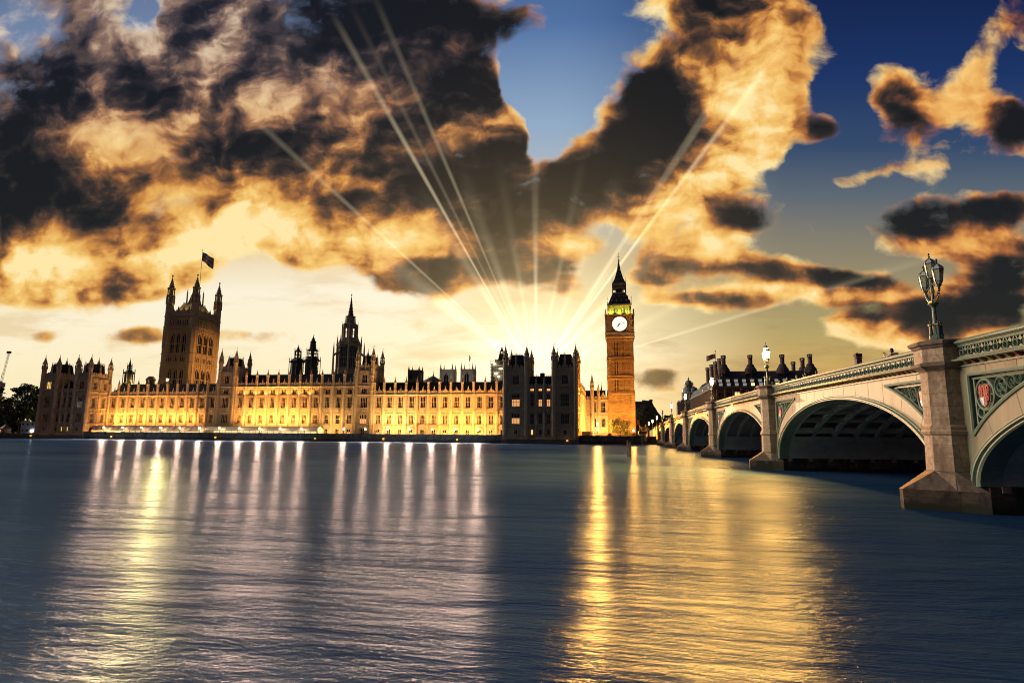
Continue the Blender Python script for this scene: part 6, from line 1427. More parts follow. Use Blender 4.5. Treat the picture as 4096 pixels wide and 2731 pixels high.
# ------------------------------------------------------------------ trees
def leaf_mat(name, c):
    m = mat(name, c, .7); k = NT(m.node_tree); b = k.n['Principled BSDF']
    oi = k.n.new('ShaderNodeNewGeometry'); n = k.noise(oi.outputs['Position'], .8, 3, .6).outputs[0]
    k.put(b.inputs['Base Color'], k.ramp(n, [(.3, tuple(x*.55 for x in c)), (.5, c), (.72, tuple(x*1.6 for x in c))]))
leaf_mat('foliage_dark', (.030, .048, .028)); leaf_mat('foliage_olive', (.075, .080, .022)); leaf_mat('foliage_blue', (.022, .040, .034))
mat('bark', (.05, .04, .03), .9, var=.4, scale=2)
def tree(x, y, h, r, label, leaves, seed, group=None, n=2600, size=.5, z0=TER, squash=.8):
    rnd = random.Random(seed); root = thing('tree', (x, y, z0), label, 'tree', group)
    t = MB(); th = h*.28
    t.tube([(x, y, z0-.2), (x+rnd.uniform(-.2, .2), y, z0+th*.5), (x, y, z0+th), (x, y, z0+h*.6)], [h*.028, h*.022, h*.018, h*.008], 8)
    tips = []
    for i in range(9):
        a = i*2.4+rnd.random(); rr = r*rnd.uniform(.35, .75); zz = z0+h*rnd.uniform(.42, .82)
        p = (x+rr*math.cos(a), y+rr*math.sin(a), zz); tips.append(p)
        b = z0+h*rnd.uniform(.25, .45); t.tube([(x, y, b), ((x+p[0])/2, (y+p[1])/2, (b+zz)/2+.3), p], [h*.012, h*.008, h*.003], 6)
    t.build('trunk', M['bark'], root)
    c = MB(); cz = z0+h*.56; rz = h*.46
    cl = [(Vector((x, y, cz)), r*.72, rz*.9)]
    for i in range(22):
        a = rnd.uniform(0, 6.28); e = rnd.uniform(-.75, 1.0); q = rnd.uniform(.55, .98)
        cl.append((Vector((x+r*q*math.cos(a)*math.sqrt(max(0, 1-e*e*.8)), y+r*q*math.sin(a)*math.sqrt(max(0, 1-e*e*.8)), cz+rz*e*.92)), r*rnd.uniform(.16, .34), r*rnd.uniform(.14, .28)))
    wts = [k[1]**2 for k in cl]; tot = sum(wts)
    for (ce, rr, rzz), wt in zip(cl, wts):
        for i in range(int(n*wt/tot)+14):
            d = Vector((rnd.gauss(0, 1), rnd.gauss(0, 1), rnd.gauss(0, 1))).normalized()*(rnd.uniform(.5, 1.08))
            p = ce+Vector((d.x*rr, d.y*rr, d.z*rzz)); s = size*rnd.uniform(.5, 1.25)
            u = Vector((rnd.gauss(0, 1), rnd.gauss(0, 1), rnd.gauss(0, 1))).normalized(); v = u.cross(d if d.length > .1 else Vector((0, 0, 1)))
            if v.length < 1e-3: continue
            v.normalize(); 
            c.face([p+u*s, p+v*s*.7, p-u*s*.9, p-v*s*.6], 0)
    me = bpy.data.meshes.new('crown'); me.from_pydata([tuple(p) for p in c.v], [], c.f); me.materials.append(M[leaves]); place('crown', me, root)
    return root
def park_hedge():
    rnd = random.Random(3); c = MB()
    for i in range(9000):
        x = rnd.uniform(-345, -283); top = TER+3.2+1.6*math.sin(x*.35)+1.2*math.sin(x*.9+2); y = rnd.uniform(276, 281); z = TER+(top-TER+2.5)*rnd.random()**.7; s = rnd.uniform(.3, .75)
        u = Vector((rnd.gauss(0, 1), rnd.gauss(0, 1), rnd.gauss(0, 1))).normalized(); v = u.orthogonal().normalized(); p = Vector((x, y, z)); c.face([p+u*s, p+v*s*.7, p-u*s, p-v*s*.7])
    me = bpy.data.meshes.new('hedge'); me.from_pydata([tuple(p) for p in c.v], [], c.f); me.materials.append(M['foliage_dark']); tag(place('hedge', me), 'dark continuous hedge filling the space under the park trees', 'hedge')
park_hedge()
for i, (x, y, h, r, lab) in enumerate(((-287.5, 268, 23.5, 7.5, 'dark plane tree close behind the white cabin and far pavilion'), (-296.5, 266, 24.5, 8.0, 'tallest dark park tree, second from the far pavilion'), (-307.5, 272, 23.0, 8.0, 'dark park tree below the crane, with a gap of sky beside it'),
                                     (-318, 266, 22.5, 8.5, 'dark park tree at the very left edge, farthest from the palace'), (-301, 256, 13.5, 6.5, 'lower rounded tree in front of the tall park trees, above the stone kiosk'))):
    tree(x, y, h, r, lab, 'foliage_blue' if i % 2 else 'foliage_dark', 10+i, 'trees of the riverside park', 3600, .62)
tree(1.2, 284.5, 8.2, 5.6, 'round leafy tree at the foot of the clock tower, one half lit yellow', 'foliage_olive', 31, None, 2600, .34, TER, .8)
for i, (x, y, h, r, lab) in enumerate(((14.6, 365, 19.5, 6.0, 'big dark tree right beside the clock tower, under the black gabled building'), (21.5, 385, 15.5, 4.2, 'dark tree at the foot of the black gable'), (27.5, 400, 14.8, 4.0, 'dark tree in the gap of yellow sky, left one'), (33.0, 405, 14.2, 4.0, 'dark tree just left of the pale domed building'), (11.2, 345, 11.0, 3.2, 'small dark tree against the right edge of the clock tower'))):
    tree(x, y, h, r, lab, 'foliage_dark', 50+i, 'trees behind the clock tower', 2200, .5)
spot('tree_light', (-6, 270, 3), (-.8, 283, 7), 15000, (1, .78, .18), 50, .6, .3)
spot('park_light', (-289, 256, 4), (-289.5, 266, 9), 900, (.9, 1, .22), 90, .8, .3)

# ------------------------------------------------------------------ left bank: cabin, kiosk, crane
mat('cabin_white', (.34, .38, .42), .7, var=.1, scale=1); mat('crane_grey', (.30, .32, .34), .5)
def left_bank():
    r = thing('site_cabin', (-280.3, 252, TER), 'pale two-storey site cabin between the park trees and the far pavilion', 'cabin'); X0, X1, Y = -284.4, -276.2, 252.0
    m = MB(); m.box(X0, X1, Y, Y+4, TER, 7.5); m.box(X0-.1, X1+.1, Y-.1, Y+4.1, 7.5, 7.75); m.box(X0, X1, Y-.03, Y, 4.9, 5.05); m.build('wall', M['cabin_white'], r)
    for x in (-283.2, -280.6, -278.0):
        for z in (3.2, 6.2): g = MB(); g.box(x-.4, x+.4, Y-.06, Y+.02, z, z+.85); g.build('window', M['window_glass'], r)
    l = MB(); l.box(-278.3, -277.2, Y-.35, Y-.1, 3.0, 3.8); mat('cabin_lamp_glow', (1, 1, 1), .5, emit=(1, .95, .85), estr=30); l.build('lamp', M['cabin_lamp_glow'], r)
    r = thing('stone_kiosk', (-286.4, 246, TER), 'small stone kiosk with a pointed roof and a lit window on the river wall', 'kiosk'); cx, cy = -286.4, 246.4
    m = MB(); m.lathe(cx, cy, [(2.3, 1.5), (2.2, 4.4), (2.4, 4.5)], 8); m.build('wall', M['palace_stone'], r); m = MB(); m.lathe(cx, cy, [(2.6, 4.45), (2.4, 4.7), (1.1, 5.7), (.12, 6.5), (.1, 7.1), (.16, 7.2), (.02, 7.5)], 8); m.build('roof', M['lead_roof'], r)
    g = MB(); g.box(cx-1.0, cx-.2, cy-2.14, cy-2.05, 2.9, 3.9); g.build('window', M['lit_warm'], r)
    d = MB(); d.box(cx+.9, cx+1.6, cy-2.14, cy-1.95, 2.3, 4.0); d.build('door', M['iron_black'], r)
    r = thing('park_lamp', (-282.5, 258, TER), 'low yellow lamp glowing under the park trees', 'lamp'); m = MB(); m.lathe(-282.5, 258, [(.1, TER), (.08, 4.2)], 6); m.build('post', M['iron_black'], r); m = MB(); m.ball((-286.0+3.5, 258, 4.5), .4); m.build('bulb', M['lit_yellow'], r)
    r = thing('tower_crane', (-498, 420, TER), 'distant tower crane with a steep lattice jib above the park trees', 'crane'); m = MB()
    A, B = Vector((-498.4, 420, 42)), Vector((-494.7, 420, 67.6)); d = (B-A).normalized(); s = d.cross(Vector((0, 1, 0)))
    for q in (-.55, .55):
        for yy in (-.5, .5): m.tube([A+s*q+Vector((0, yy, 0)), B+s*q*.7+Vector((0, yy, 0))], .10, 4)
    for i in range(26):
        p = A+(B-A)*i/26; n = A+(B-A)*(i+1)/26; e = 1 if i % 2 else -1
        for yy in (-.5, .5): m.tube([p+s*.55*e+Vector((0, yy, 0)), n-s*.5*e+Vector((0, yy, 0))], .06, 4)
    m.build('jib', M['crane_grey'], r)
    m = MB(); m.box(-496.0, -493.5, 419, 421, 66.6, 68.4); m.tube([(-494.6, 420, 66.8), (-494.9, 420, 58)], .05, 4); m.build('jib_head', M['iron_black'], r)
    m = MB(); m.box(-499.8, -497.2, 418.5, 421.5, TER, 40.5); m.box(-500.4, -496.4, 418, 422, 38.8, 42.4); m.box(-499.2, -498, 419.4, 420.6, 42.4, 43.6); m.tube([(-499.2, 420, 43), (-498.8, 420, 51)], .12, 5); m.build('mast', M['crane_grey'], r)
left_bank()

# ------------------------------------------------------------------ right bank below the clock tower
mat('hut_white', (.62, .60, .55), .7); mat('rail_iron', (.03, .03, .03), .5); coursed('approach_stone', (.40, .36, .28), (1.2, .5), .03, .6, .2)
def right_bank():
    r = thing('hoarding', (-14, 262, TER), 'black timber hoarding at the foot of the floodlit range', 'hoarding'); m = MB(); m.box(-16.2, -11.4, 262, 262.2, TER, 5.0); [m.box(-16.2+i*.8-.05, -16.2+i*.8+.05, 261.9, 262, TER, 5.0) for i in range(7)]; m.build('panel', M['iron_black'], r)
    r = thing('iron_railing', (-1, 244.2, 3.25), 'thin iron railing along the river wall below the clock tower', 'railing'); m = MB()
    for i in range(60): x = -11.2+i*.34; m.box(x-.02, x+.02, 244.0, 244.04, 3.2, 4.4)
    for z in (3.5, 4.3): m.box(-11.3, 9, 244.0, 244.05, z, z+.05)
    m.build('bars', M['rail_iron'], r)
    r = thing('pier_hut', (9.5, 243.4, 1), 'white panelled hut with black top by the river steps', 'hut'); m = MB(); m.box(8.15, 10.95, 243.2, 245.6, 1.1, 4.05); m.build('wall', M['hut_white'], r); m = MB(); m.box(8.0, 11.05, 243.05, 245.8, 4.05, 5.05); m.build('roof', M['iron_black'], r)
    r = thing('stone_bollard', (9.55, 241.5, 0), 'rounded stone gatepost standing before the white hut', 'bollard'); m = MB(); m.lathe(9.55, 242.2, [(.62, -1), (.62, 2.8), (.7, 2.9), (.7, 3.1), (.55, 3.4), (.3, 3.75), (.05, 3.9)], 10); m.build('shaft', M['wall_stone'], r)
    r = thing('river_steps', (12, 243, 0), 'curved stone landing steps between the hut and the bridge', 'steps'); m = MB()
    for i in range(4): m.box(10.1, 15.0-i*.15, 243+i*.9-1.5, 262, -1 if i == 0 else .6+i*.55-.6, .7+i*.62)
    m.box(10.9, 14.9, 246.3, 247.0, 2.4, 3.25); m.build('stair', M['wall_stone'], r)
    r = thing('approach_wall', (15, 258, TER), 'stone approach wall lit bright yellow beside the bridge end', 'wall'); m = MB(); m.loft([[(15.6, 252, 1.2), (16.3, 252, 1.2), (16.3, 252, 7.2), (15.6, 252, 7.2)], [(15.1, 275, TER), (15.8, 275, TER), (15.8, 275, 6.1), (15.1, 275, 6.1)], [(14.4, 290, TER), (15.1, 290, TER), (15.1, 290, 5.5), (14.4, 290, 5.5)]], 0); m.build('wall', M['approach_stone'], r)
    spot('floodlight', (10.8, 254, 2.9), (15.4, 262, 4.4), 1500, SODY, 80, .7, .2)
    r = thing('street_railings', (9, 256, TER), 'tall pale railings and posts in front of the dark trees by the clock tower', 'railing'); m = MB()
    for i in range(14): x = 8.7+i*.26; m.box(x-.03, x+.03, 256, 256.06, TER, 7.0 if i % 4 else 7.6)
    m.box(8.6, 12.2, 256, 256.06, 6.6, 6.68); m.box(11.2, 11.5, 255.9, 256.2, TER, 8.0); m.build('bars', M['pale_stone'], r)
    r = thing('sign_panel', (8.5, 257, TER), 'reddish board on two posts at the right foot of the clock tower', 'board'); m = MB(); m.box(7.7, 9.0, 257, 257.1, 7.8, 9.8); mat('rust_red', (.30, .12, .06), .8); m.build('board', M['rust_red'], r); [(lambda m: (m.box(q, q+.1, 257.1, 257.2, TER, 9.8), m.build('post', M['pale_stone'], r)))(MB()) for q in (7.75, 8.85)]
def foot_lamp():
    r = thing('yard_lamp', (-9.2, 291, TER), 'bright twin yard lamp at the foot of the floodlit range by the clock tower', 'lamp'); m = MB(); m.lathe(-9.2, 291, [(.15, TER), (.09, 8.6)], 6); m.build('post', M['iron_black'], r)
    for z in (6.2, 8.7): m = MB(); m.ball((-9.2, 290.6, z), .38); m.build('globe', M['globe_lit'], r)
    river_light((-9.2, 290.1, 7), (.25, -1, -.06), 520000, (1, .35, .045), 1.2, 140, r)  # extra beam added for the gold streak below the clock tower
right_bank(); foot_lamp()
def added_lamp():  # lamp added to put a gold streak on the river
    r = thing('added_lamp', (6.9, 276, TER), 'added globe lamp glowing just right of the leafy tree at the clock tower', 'lamp'); m = MB(); m.lathe(6.9, 276, [(.15, TER), (.09, 5.4)], 6); m.build('post', M['iron_black'], r); m = MB(); m.ball((6.9, 276, 5.7), .36); m.build('globe', M['globe_lit'], r)
    river_light((6.9, 275.4, 5.7), (-.1, -1, -.06), 330000, (1, .35, .045), .8, 140, r)
added_lamp()

# ------------------------------------------------------------------ buildings beyond the bridge
mat('bronze_roof', (.095, .085, .095), .85, .0, var=.3, scale=.9, spec=.1); mat('bronze_frame', (.11, .08, .065), .85, var=.2, scale=1); mat('pink_stone', (.38, .25, .20), .8, var=.15, scale=1.5); mat('chimney_brick', (.17, .105, .085), .7, var=.35, scale=1.5)
mat('office_glass', (.05, .055, .065), .6, spec=.12); mat('office_lit', (.1, .1, .08), .9, spec=0, emit=(1.0, .80, .30), estr=1.3); mat('dormer_lit', (.05, .05, .05), .9, spec=0, emit=(.80, .84, .76), estr=.30)
def office():
    X0, X1, Y0, Y1 = 45.0, 95.5, 300.0, 394.0; zE, zR = 26.4, 34.6
    root = thing('office_building', (70, 320, TER), 'dark bronze office block with tall round chimneys and rows of lit windows', 'office building')
    w = MB(); w.box(X0+.4, X1-.4, Y0+.4, Y1, TER, zE)
    p = 3.62; rest = {k: MB() for k in ('office_glass', 'office_lit', 'dormer_lit')}; rnd = random.Random(5)
    def pane(T, front, own, k, box):
        if own: m = MB(T); m.box(*box); m.build('window', M[k], root)
        else: rest[k].T = T; rest[k].box(*box)
    for front, T, L in ((True, frame((X0, Y0, 0), (1, 0, 0), (0, -1, 0)), X1-X0), (False, frame((X0, Y1, 0), (0, -1, 0), (-1, 0, 0)), Y1-Y0)):
        w.T = T; n = int(L/p)
        for i in range(n+1):
            s = min(i*p+(L-n*p)/2, L-.3); m = MB(T); m.box(s-.42, s+.42, -.4, .25, 6, zE-.8); m.build('stone_pier', M['pink_stone'], root); w.box(s-.18, s+.18, .25, .45, 6, zE-.4)
        for z in (8, 11.4, 14.8, 18.2, 21.6):
            w.box(0, L, -.38, .12, z+2.4, z+3.4)
            for i in range(n):
                s = (i+.5)*p+(L-n*p)/2; k = 'office_lit' if rnd.random() < .34 else 'office_glass'
                zz = z+.5 if z == 21.6 else z
                pane(T, front, z == 21.6 or (front and z == 18.2), k, (s-1.05, s+1.05, -.3, -.1, zz+.1, zz+2.3)); w.box(s-.06, s+.06, -.1, .05, zz, zz+2.4); w.box(s-1.1, s+1.1, -.1, .03, zz+1.5, zz+1.62)
        w.box(-.2, L+.2, -.4, .35, zE-.7, zE)
        for i in range(n):                      # dormers in two tiers
            s = (i+.5)*p+(L-n*p)/2
            for z, d, k in ((27.0, -.25, 'dormer_lit' if rnd.random() < .8 else 'office_lit'), (28.9, -1.6, 'dormer_lit')):
                w.box(s-1.0, s+1.0, d-2.0, d, z-.2, z+1.5); pane(T, front, front or z < 28, k, (s-.8, s+.8, d, d+.05, z, z+1.3))
    w.T = None; w.build('wall', M['bronze_frame'], root)
    gm = MB(); mats = []
    for j, k in enumerate(rest): gm.v += rest[k].v; o_ = len(gm.v)-len(rest[k].v); gm.f += [[q+o_ for q in f] for f in rest[k].f]; gm.mi += [j]*len(rest[k].f); mats.append(M[k])
    tag(gm.build('window_rows', mats, root), kind='stuff')
    r = MB(); r.frus(X0-.1, X1+.1, Y0-.1, Y1, zE, X0+7, X1-2.5, Y0+7, Y1-6, zR)
    # fan-shaped hips under the chimneys
    for cx in (51.1, 63.4, 77.9, 90.3):
        for a in range(7): 
            q = -1+a/3; r.tube([(cx+q*4.5, Y0+.4, zE+.6), (cx+q*1.9, Y0+6.6, zR)], [.28, .16], 4)
    for y in range(12): r.tube([(X0+.4, Y0+8+y*7, zE+.5), (X0+6.8, Y0+9+y*7, zR)], [.28, .16], 4)
    r.build('roof', M['bronze_roof'], root)
    chs = [(51.1, 305.6, 1), (63.4, 305.6, 1), (77.9, 305.6, 1), (90.3, 305.6, 1), (51.4, 318, 0), (51.4, 331.5, 0), (51.4, 345, 0), (51.4, 360.5, 0), (91, 336, 0), (91, 320, 1)]
    for cx, cy, b in chs:
        c = MB()
        if b: c.lathe(cx, cy, [(2.75, 33), (2.75, 34.9), (2.7, 35.2), (1.75, 36.6), (1.75, 37.0), (1.3, 37.7)], 14, None, 1)
        c.lathe(cx, cy, [(1.02, 30), (1.02, 41.0)], 14, None, 0)
        for z in (35.4, 36.9, 38.4, 39.9): c.lathe(cx, cy, [(1.03, z), (1.05, z+.05), (1.03, z+.1)], 14, None, 1)
        for k in range(10): a = k*2*math.pi/10; c.box(cx+1.05*math.cos(a)-.12, cx+1.05*math.cos(a)+.12, cy+1.05*math.sin(a)-.12, cy+1.05*math.sin(a)+.12, 40.9, 41.9, 1)
        c.lathe(cx, cy, [(.7, 40.8), (.7, 41.8)], 10, None, 2); c.lathe(cx, cy, [(1.22, 41.75), (1.22, 42.1), (1.0, 42.2)], 14, None, 1); c.lathe(cx, cy, [(1.2, 40.75), (1.2, 40.95)], 14, None, 1)
        c.build('chimney', [M['chimney_brick'], M['bronze_roof'], M['lit_cool']], root)
    union_flag('office_flag', 'small red, white and blue flag on the roof of the chimneyed office', 51.6, 332, 46.4, 5.2, 2.4, -1, 1.4, 34)
office()

mat('dome_lead', (.16, .18, .21), .5, var=.2, scale=1); mat('portland', (.42, .36, .30), .85, var=.25, scale=1.0)
def domed_building():
    root = thing('domed_building', (46, 440, TER), 'pale stone government building with grey domes and a lantern, left of the chimneyed office', 'building')
    w = MB(); w.box(40.4, 43.4, 430, 436, TER, 26.0); w.box(43.2, 62, 431, 470, TER, 25.6); w.box(42.9, 50.2, 430.4, 438, TER, 27.8); w.lathe(41.9, 433, [(1.3, 25.6), (1.3, 26.4), (.9, 27.1), (.1, 27.4)], 10)
    for z in (13, 19, 24.6): w.box(40.2, 62.2, 429.8, 430.4, z, z+.5)
    for i in range(5): x = 43.4+i*1.6; w.lathe(x, 430.2, [(.3, 14), (.26, 24)], 8)
    w.lathe(48.9, 434.5, [(4.6, 25), (4.6, 32.6), (5.0, 32.9), (4.4, 33.4)], 16)
    for k in range(12): a = k*math.pi/6; w.lathe(48.9+4.7*math.cos(a), 434.5+4.7*math.sin(a), [(.3, 27.5), (.28, 32.4)], 6)
    w.lathe(48.9, 434.5, [(2.7, 35.8), (2.7, 38.2), (3.0, 38.5)], 12)
    w.lathe(52.0, 432, [(2.9, 25), (2.9, 33.0), (3.2, 33.3)], 14); w.box(41, 46.5, 429.9, 430.5, 20, 22)
    w.build('wall', M['portland'], root)
    d = MB(); d.lathe(48.9, 434.5, [(4.5, 33.2), (4.2, 34.8), (3.5, 36.2), (2.8, 36.9)], 20); d.lathe(48.9, 434.5, [(2.5, 38.3), (2.35, 39.8), (1.7, 41.0), (.5, 41.7), (.5, 42.2), (.7, 42.3), (.3, 43.0), (.05, 44.0)], 14); d.lathe(52.0, 432, [(2.9, 33.2), (2.7, 34.8), (2.0, 36.1), (.6, 36.8), (.1, 37.4)], 16)
    for sx in (-2.3, 2.3): d.lathe(48.9+sx, 431, [(.5, 37.6), (.55, 39.0), (.3, 39.6), (.05, 40.2)], 8)
    d.build('dome', M['dome_lead'], root)
    for i in range(4):
        for z in (9, 14.5, 20.2): g = MB(); g.box(44.2+i*1.6, 44.9+i*1.6, 430.25, 430.39, z, z+2.6); g.build('window', M['window_glass'], root)
    for k in (-1, 0, 1): g = MB(); g.lathe(48.9+k*1.5, 431.75+abs(k)*.4, [(.5, 37), (.5, 37.9)], 8); g.build('lantern_window', M['window_glass'], root)
domed_building()

def dark_gable():
    root = thing('gabled_building', (17, 390, TER), 'black silhouetted building with a stepped gable and chimneys beyond the trees', 'building')
    w = MB(); w.box(10.5, 16, 388, 400, TER, 24.0); w.box(15.4, 21.4, 386, 400, TER, 24.2); w.box(15.2, 17.4, 386, 389, 24.2, 25.2); w.box(19.6, 21.6, 386, 389, 24.2, 25.6)
    w.extrude([(21.4, 387, TER), (26.5, 387, TER), (26.5, 387, 15.5), (24.4, 387, 18.2), (23.4, 387, 20.2), (22.4, 387, 21.6), (21.4, 387, 24)], (0, 10, 0)); w.build('wall', M['dark_ashlar'], root)
    r = MB(); r.box(10.4, 15.6, 387.6, 400, 24.0, 24.4); [r.box(10.8+i*.9, 10.9+i*.9, 388, 388.1, 24.4, 25.1) for i in range(6)]; r.box(17.4, 19.6, 386.5, 388, 24.2, 24.9); r.build('roof', M['slate'], root)
    for q in ((22.2, 23.0, 386.9, 387.05, 14, 16), (24, 24.6, 386.9, 387.05, 11, 13)): g = MB(); g.box(*q); g.build('window', M['window_glass'], root)
dark_gable()
def banded_chimney():
    root = thing('banded_chimney', (121, 331, TER), 'red brick chimney with white stone bands rising behind the bridge', 'chimney'); s = MB(); b = MB()
    s.box(119.7, 122.2, 330, 333, TER, 45.2); s.box(119.5, 122.4, 329.8, 333.2, 43.9, 45.3); s.box(119.9, 120.7, 330.3, 332.6, 45.3, 45.7)
    for k in range(9): z = 34.6+k*1.02; b.box(119.66, 122.24, 329.96, 333.04, z, z+.34)
    b.box(119.2, 122.7, 329.5, 333.5, 43.1, 43.4)
    mat('red_brick', (.17, .055, .045), .85, var=.3, scale=2); s.build('shaft', M['red_brick'], root); b.build('band', M['pale_stone'], root)
banded_chimney()
# ------------------------------------------------------------------ people on the footway of the bridge
mat('skin', (.42, .25, .17), .6)
for nm, c in (('navy', (.03, .04, .09)), ('rust', (.36, .12, .05)), ('black', (.02, .02, .022)), ('sky_blue', (.12, .25, .55)), ('white', (.62, .62, .64)), ('olive', (.10, .10, .05)), ('brown', (.14, .07, .04)), ('grey', (.18, .18, .19)), ('red', (.40, .05, .05)), ('denim', (.06, .08, .14))): mat('cloth_'+nm, c, .85)
mat('hair_dark', (.02, .015, .012), .6); mat('hair_fair', (.30, .20, .09), .6)
POSES = {   # joints about the feet, facing +Y: arms (elbow, hand) for each side, stride
    'walk': (((-.24, .02, 1.10), (-.26, .20, .92)), ((.24, -.04, 1.10), (.25, .06, .86)), .22),
    'lean': (((-.25, .14, 1.12), (-.20, .36, 1.06)), ((.25, .14, 1.12), (.20, .36, 1.06)), .04),
    'photo': (((-.26, .26, 1.22), (-.10, .42, 1.52)), ((.26, .26, 1.22), (.10, .42, 1.54)), .06)}
def skin_mesh(name, pts, edges, mats, sub=1):
    """one continuous skinned surface grown on a joint skeleton"""
    me = bpy.data.meshes.new(name); me.from_pydata([p[:3] for p in pts], edges, []); o = bpy.data.objects.new(name, me); COL.objects.link(o)
    m = o.modifiers.new('skin', 'SKIN'); m.use_smooth_shade = True
    for i, p in enumerate(pts):
        sv = me.skin_vertices[0].data[i]; r = p[3]; sv.radius = r if isinstance(r, tuple) else (r, r); sv.use_root = (i == 0)
    if sub: s = o.modifiers.new('sub', 'SUBSURF'); s.levels = sub; s.render_levels = sub
    me.materials.append(mats); dg = bpy.context.evaluated_depsgraph_get(); e = bpy.data.meshes.new_from_object(o.evaluated_get(dg)); bpy.data.objects.remove(o); e.name = name
    if not e.materials: e.materials.append(mats)
    return e
PM = {}
def person_meshes(pose):
    if pose in PM: return PM[pose]
    L, R_a, st = POSES[pose]
    J = [(0, 0, .95, (.15, .105)), (0, .0, 1.12, (.135, .095)), (0, .0, 1.33, (.16, .105)), (0, .0, 1.46, (.06, .06)), (0, .015, 1.56, (.055, .06)), (0, .03, 1.66, (.078, .095)), (0, .02, 1.75, (.07, .08)),
         (-.18, 0, 1.41, .055), L[0]+(.042,), L[1]+(.03,), (.18, 0, 1.41, .055), R_a[0]+(.042,), R_a[1]+(.03,),
         (-.09, 0, .88, .085), (-.095, st*.5, .50, .058), (-.10, st*.8, .09, .042), (-.10, st*.8+.15, .04, .035), (.09, 0, .88, .085), (.095, -st*.2, .50, .058), (.10, -st, .09, .042), (.10, -st+.15, .04, .035)]
    E_ = [(0, 1), (1, 2), (2, 3), (3, 4), (4, 5), (5, 6), (2, 7), (7, 8), (8, 9), (2, 10), (10, 11), (11, 12), (0, 13), (13, 14), (14, 15), (15, 16), (0, 17), (17, 18), (18, 19), (19, 20)]
    for k, (a, e) in enumerate(((9, L), (12, R_a))):            # hand: palm, four fingers, thumb
        h = Vector(e[1]); d = (Vector(e[1])-Vector(e[0])).normalized(); s = d.cross(Vector((0, 0, 1))).normalized() if abs(d.z) < .95 else Vector((1, 0, 0)); b = len(J)
        J.append(tuple(h+d*.06)+(.026,)); E_.append((a, b))
        for f in range(4): J.append(tuple(h+d*(.13+.012*(1.5-abs(f-1.5)))+s*(f-1.5)*.019+Vector((0, 0, -.012)))+(.008,)); E_.append((b, len(J)-1))
        J.append(tuple(h+d*.075+s*.05)+(.009,)); E_.append((b, len(J)-1))
    body = skin_mesh('body', J, E_, M['skin'])
    g = lambda i, r: J[i][:3]+(r,)
    jk = skin_mesh('jacket', [g(0, (.175, .13)), g(1, (.165, .12)), g(2, (.185, .13)), (0, 0, 1.45, (.085, .08)), g(7, .078), g(8, .06), tuple(Vector(J[8][:3])*.15+Vector(J[9][:3])*.85)+(.046,), g(10, .078), g(11, .06), tuple(Vector(J[11][:3])*.15+Vector(J[12][:3])*.85)+(.046,)], [(0, 1), (1, 2), (2, 3), (2, 4), (4, 5), (5, 6), (2, 7), (7, 8), (8, 9)], M['cloth_grey'])
    tr = skin_mesh('trousers', [(0, 0, .94, (.165, .12)), g(13, .10), g(14, .075), g(15, .06), g(17, .10), g(18, .075), g(19, .06)], [(0, 1), (1, 2), (2, 3), (0, 4), (4, 5), (5, 6)], M['cloth_denim'])
    h = MB(); h.lathe(0, .0, [(.06, 1.56), (.098, 1.62), (.108, 1.70), (.10, 1.77), (.06, 1.83), (.01, 1.845)], 12)
    h.v = [Vector((p.x, p.y-.018 if p.z > 1.7 else p.y-.035, p.z)) for p in h.v]; hair = h.mesh('hair', M['hair_dark'])
    f = MB(); f.extrude([(-.014, .118, 1.645), (.014, .118, 1.645), (0, .118, 1.70)], (0, .022, 0), 0)
    for s in (-1, 1): f.ball((s*.034, .112, 1.70), .012, 1, 6, 4); f.ball((s*.085, .02, 1.67), .02, 0, 6, 4)
    f.box(-.025, .025, .112, .122, 1.612, 1.622, 2); face = f.mesh('face', [M['skin'], M['hair_dark'], M['cloth_red']])
    PM[pose] = (body, jk, tr, hair, face); return PM[pose]
def person(x, y, heading, pose, jacket, hair, label, trousers='cloth_denim', k=1.0):
    root = thing('person', (x, y, TOP(y)-1.146), label, 'person', None); root.rotation_euler = (0, 0, heading); root.scale = (k, k, k)
    b, j, t, h, f = person_meshes(pose)
    ob = inst_local('body', b, root); inst_local('face', f, ob)
    for nm, me, mt in (('jacket', j, jacket), ('trousers', t, trousers), ('hair', h, hair)):
        o = inst_local(nm, me, root); o.material_slots[0].link = 'OBJECT'; o.material_slots[0].material = M[mt]
W_ = R_(90)       # facing the parapet and the river (towards -X)
person(17.45, 42.3, R_(40), 'photo', 'cloth_white', 'hair_dark', 'person in a white sleeved top holding up a phone, nearest the viewer on the bridge', 'cloth_black', 1.03)
person(17.3, 72.4, R_(10), 'walk', 'cloth_sky_blue', 'hair_dark', 'person in a bright blue jacket with a black backpack just past the second pier lamp')
person(17.6, 70.6, R_(170), 'lean', 'cloth_rust', 'hair_fair', 'fair-haired person in an orange coat leaning by the second pier lamp')
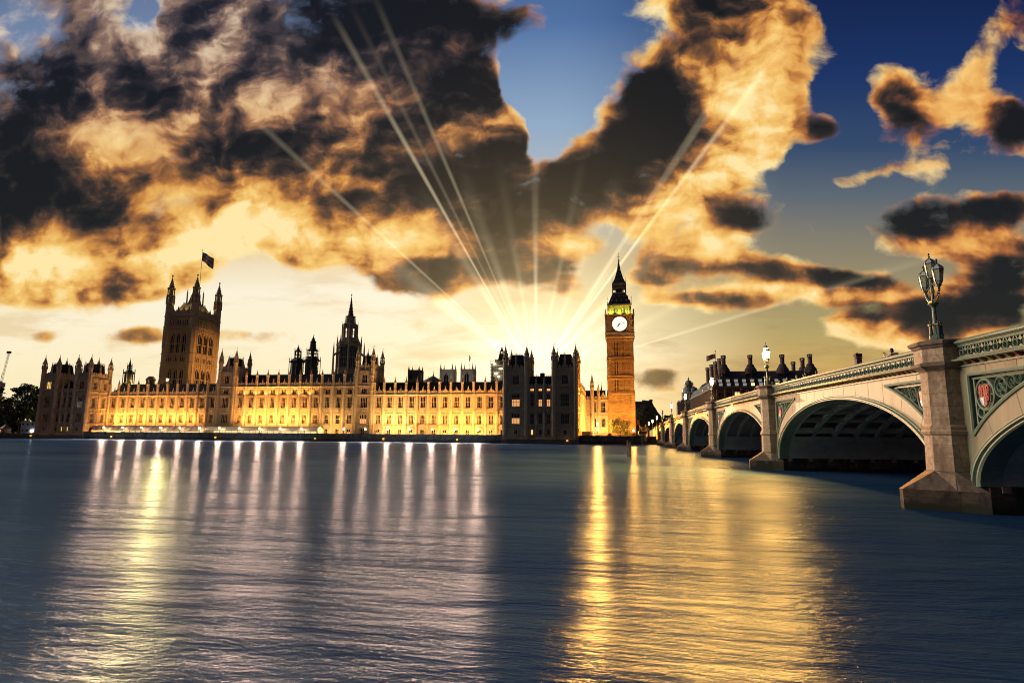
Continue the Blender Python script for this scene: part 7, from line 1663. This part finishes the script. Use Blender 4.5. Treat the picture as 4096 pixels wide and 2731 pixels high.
for (x, y, hd, ps, jk, hr, lab) in ((17.8, 68.3, 180, 'walk', 'cloth_brown', 'hair_dark', 'person in a brown coat first in the line right of the second pier lamp'), (17.4, 66.7, 185, 'walk', 'cloth_rust', 'hair_fair', 'fair-haired person in rust jacket second in the line right of the lamp'),
                                   (17.9, 65.2, 5, 'walk', 'cloth_olive', 'hair_dark', 'person in an olive jacket walking away in the line on the bridge'), (17.5, 63.6, 178, 'walk', 'cloth_brown', 'hair_fair', 'fair-haired person in a brown coat in the middle of the line on the bridge'),
                                   (17.7, 62.1, 182, 'walk', 'cloth_red', 'hair_dark', 'person in a red jacket in the line on the bridge'), (17.4, 60.4, 176, 'walk', 'cloth_grey', 'hair_dark', 'person in a grey jacket near the end of the line on the bridge'),
                                   (17.8, 58.6, 4, 'walk', 'cloth_rust', 'hair_dark', 'last person of the line on the bridge, dark hair and rust jacket'),
                                   (17.3, 79.3, 100, 'lean', 'cloth_rust', 'hair_fair', 'person in rust jacket leaning on the parapet left of the second pier lamp'), (17.5, 82.4, 175, 'walk', 'cloth_white', 'hair_dark', 'person in a white jacket walking left of the second pier lamp'), (17.3, 86.5, 95, 'lean', 'cloth_black', 'hair_dark', 'dark-haired person in black leaning on the parapet over the second arch')):
    person(x, y, R_(hd), ps, jk, hr, lab)
def packs():
    for x, y, hd, m_, lab in ((17.45, 42.3, 40, 'cloth_black', 'dark box-shaped backpack worn by the person holding up a phone'), (17.3, 72.4, 10, 'cloth_black', 'black backpack on the person in the bright blue jacket')):
        z = TOP(y)-1.146; b = MB(Matrix.Translation((x, y, z)) @ Matrix.Rotation(R_(hd), 4, 'Z'))
        b.loft([[(-.17, -.16, 1.02), (.17, -.16, 1.02), (.17, -.36, 1.02), (-.17, -.36, 1.02)], [(-.19, -.15, 1.15), (.19, -.15, 1.15), (.19, -.44, 1.15), (-.19, -.44, 1.15)], [(-.18, -.15, 1.45), (.18, -.15, 1.45), (.18, -.42, 1.45), (-.18, -.42, 1.45)], [(-.12, -.16, 1.56), (.12, -.16, 1.56), (.12, -.34, 1.56), (-.12, -.34, 1.56)]])
        b.box(-.13, .13, -.48, -.44, 1.10, 1.32)
        for s in (-1, 1): b.tube([(s*.12, -.16, 1.1), (s*.13, -.14, 1.42), (s*.12, .12, 1.42), (s*.12, .14, 1.2)], .02, 5)
        tag(b.build('backpack', M[m_]), lab, 'backpack')
    y = 42.3; b = MB(Matrix.Translation((17.45, y, TOP(y)-1.146)) @ Matrix.Rotation(R_(40), 4, 'Z')); b.box(-.08, .08, .50, .512, 1.60, 1.69); tag(b.build('phone', M['cloth_black']), 'small black phone held up by the person in white on the bridge', 'phone')
packs()
# ------------------------------------------------------------------ quick ground and water
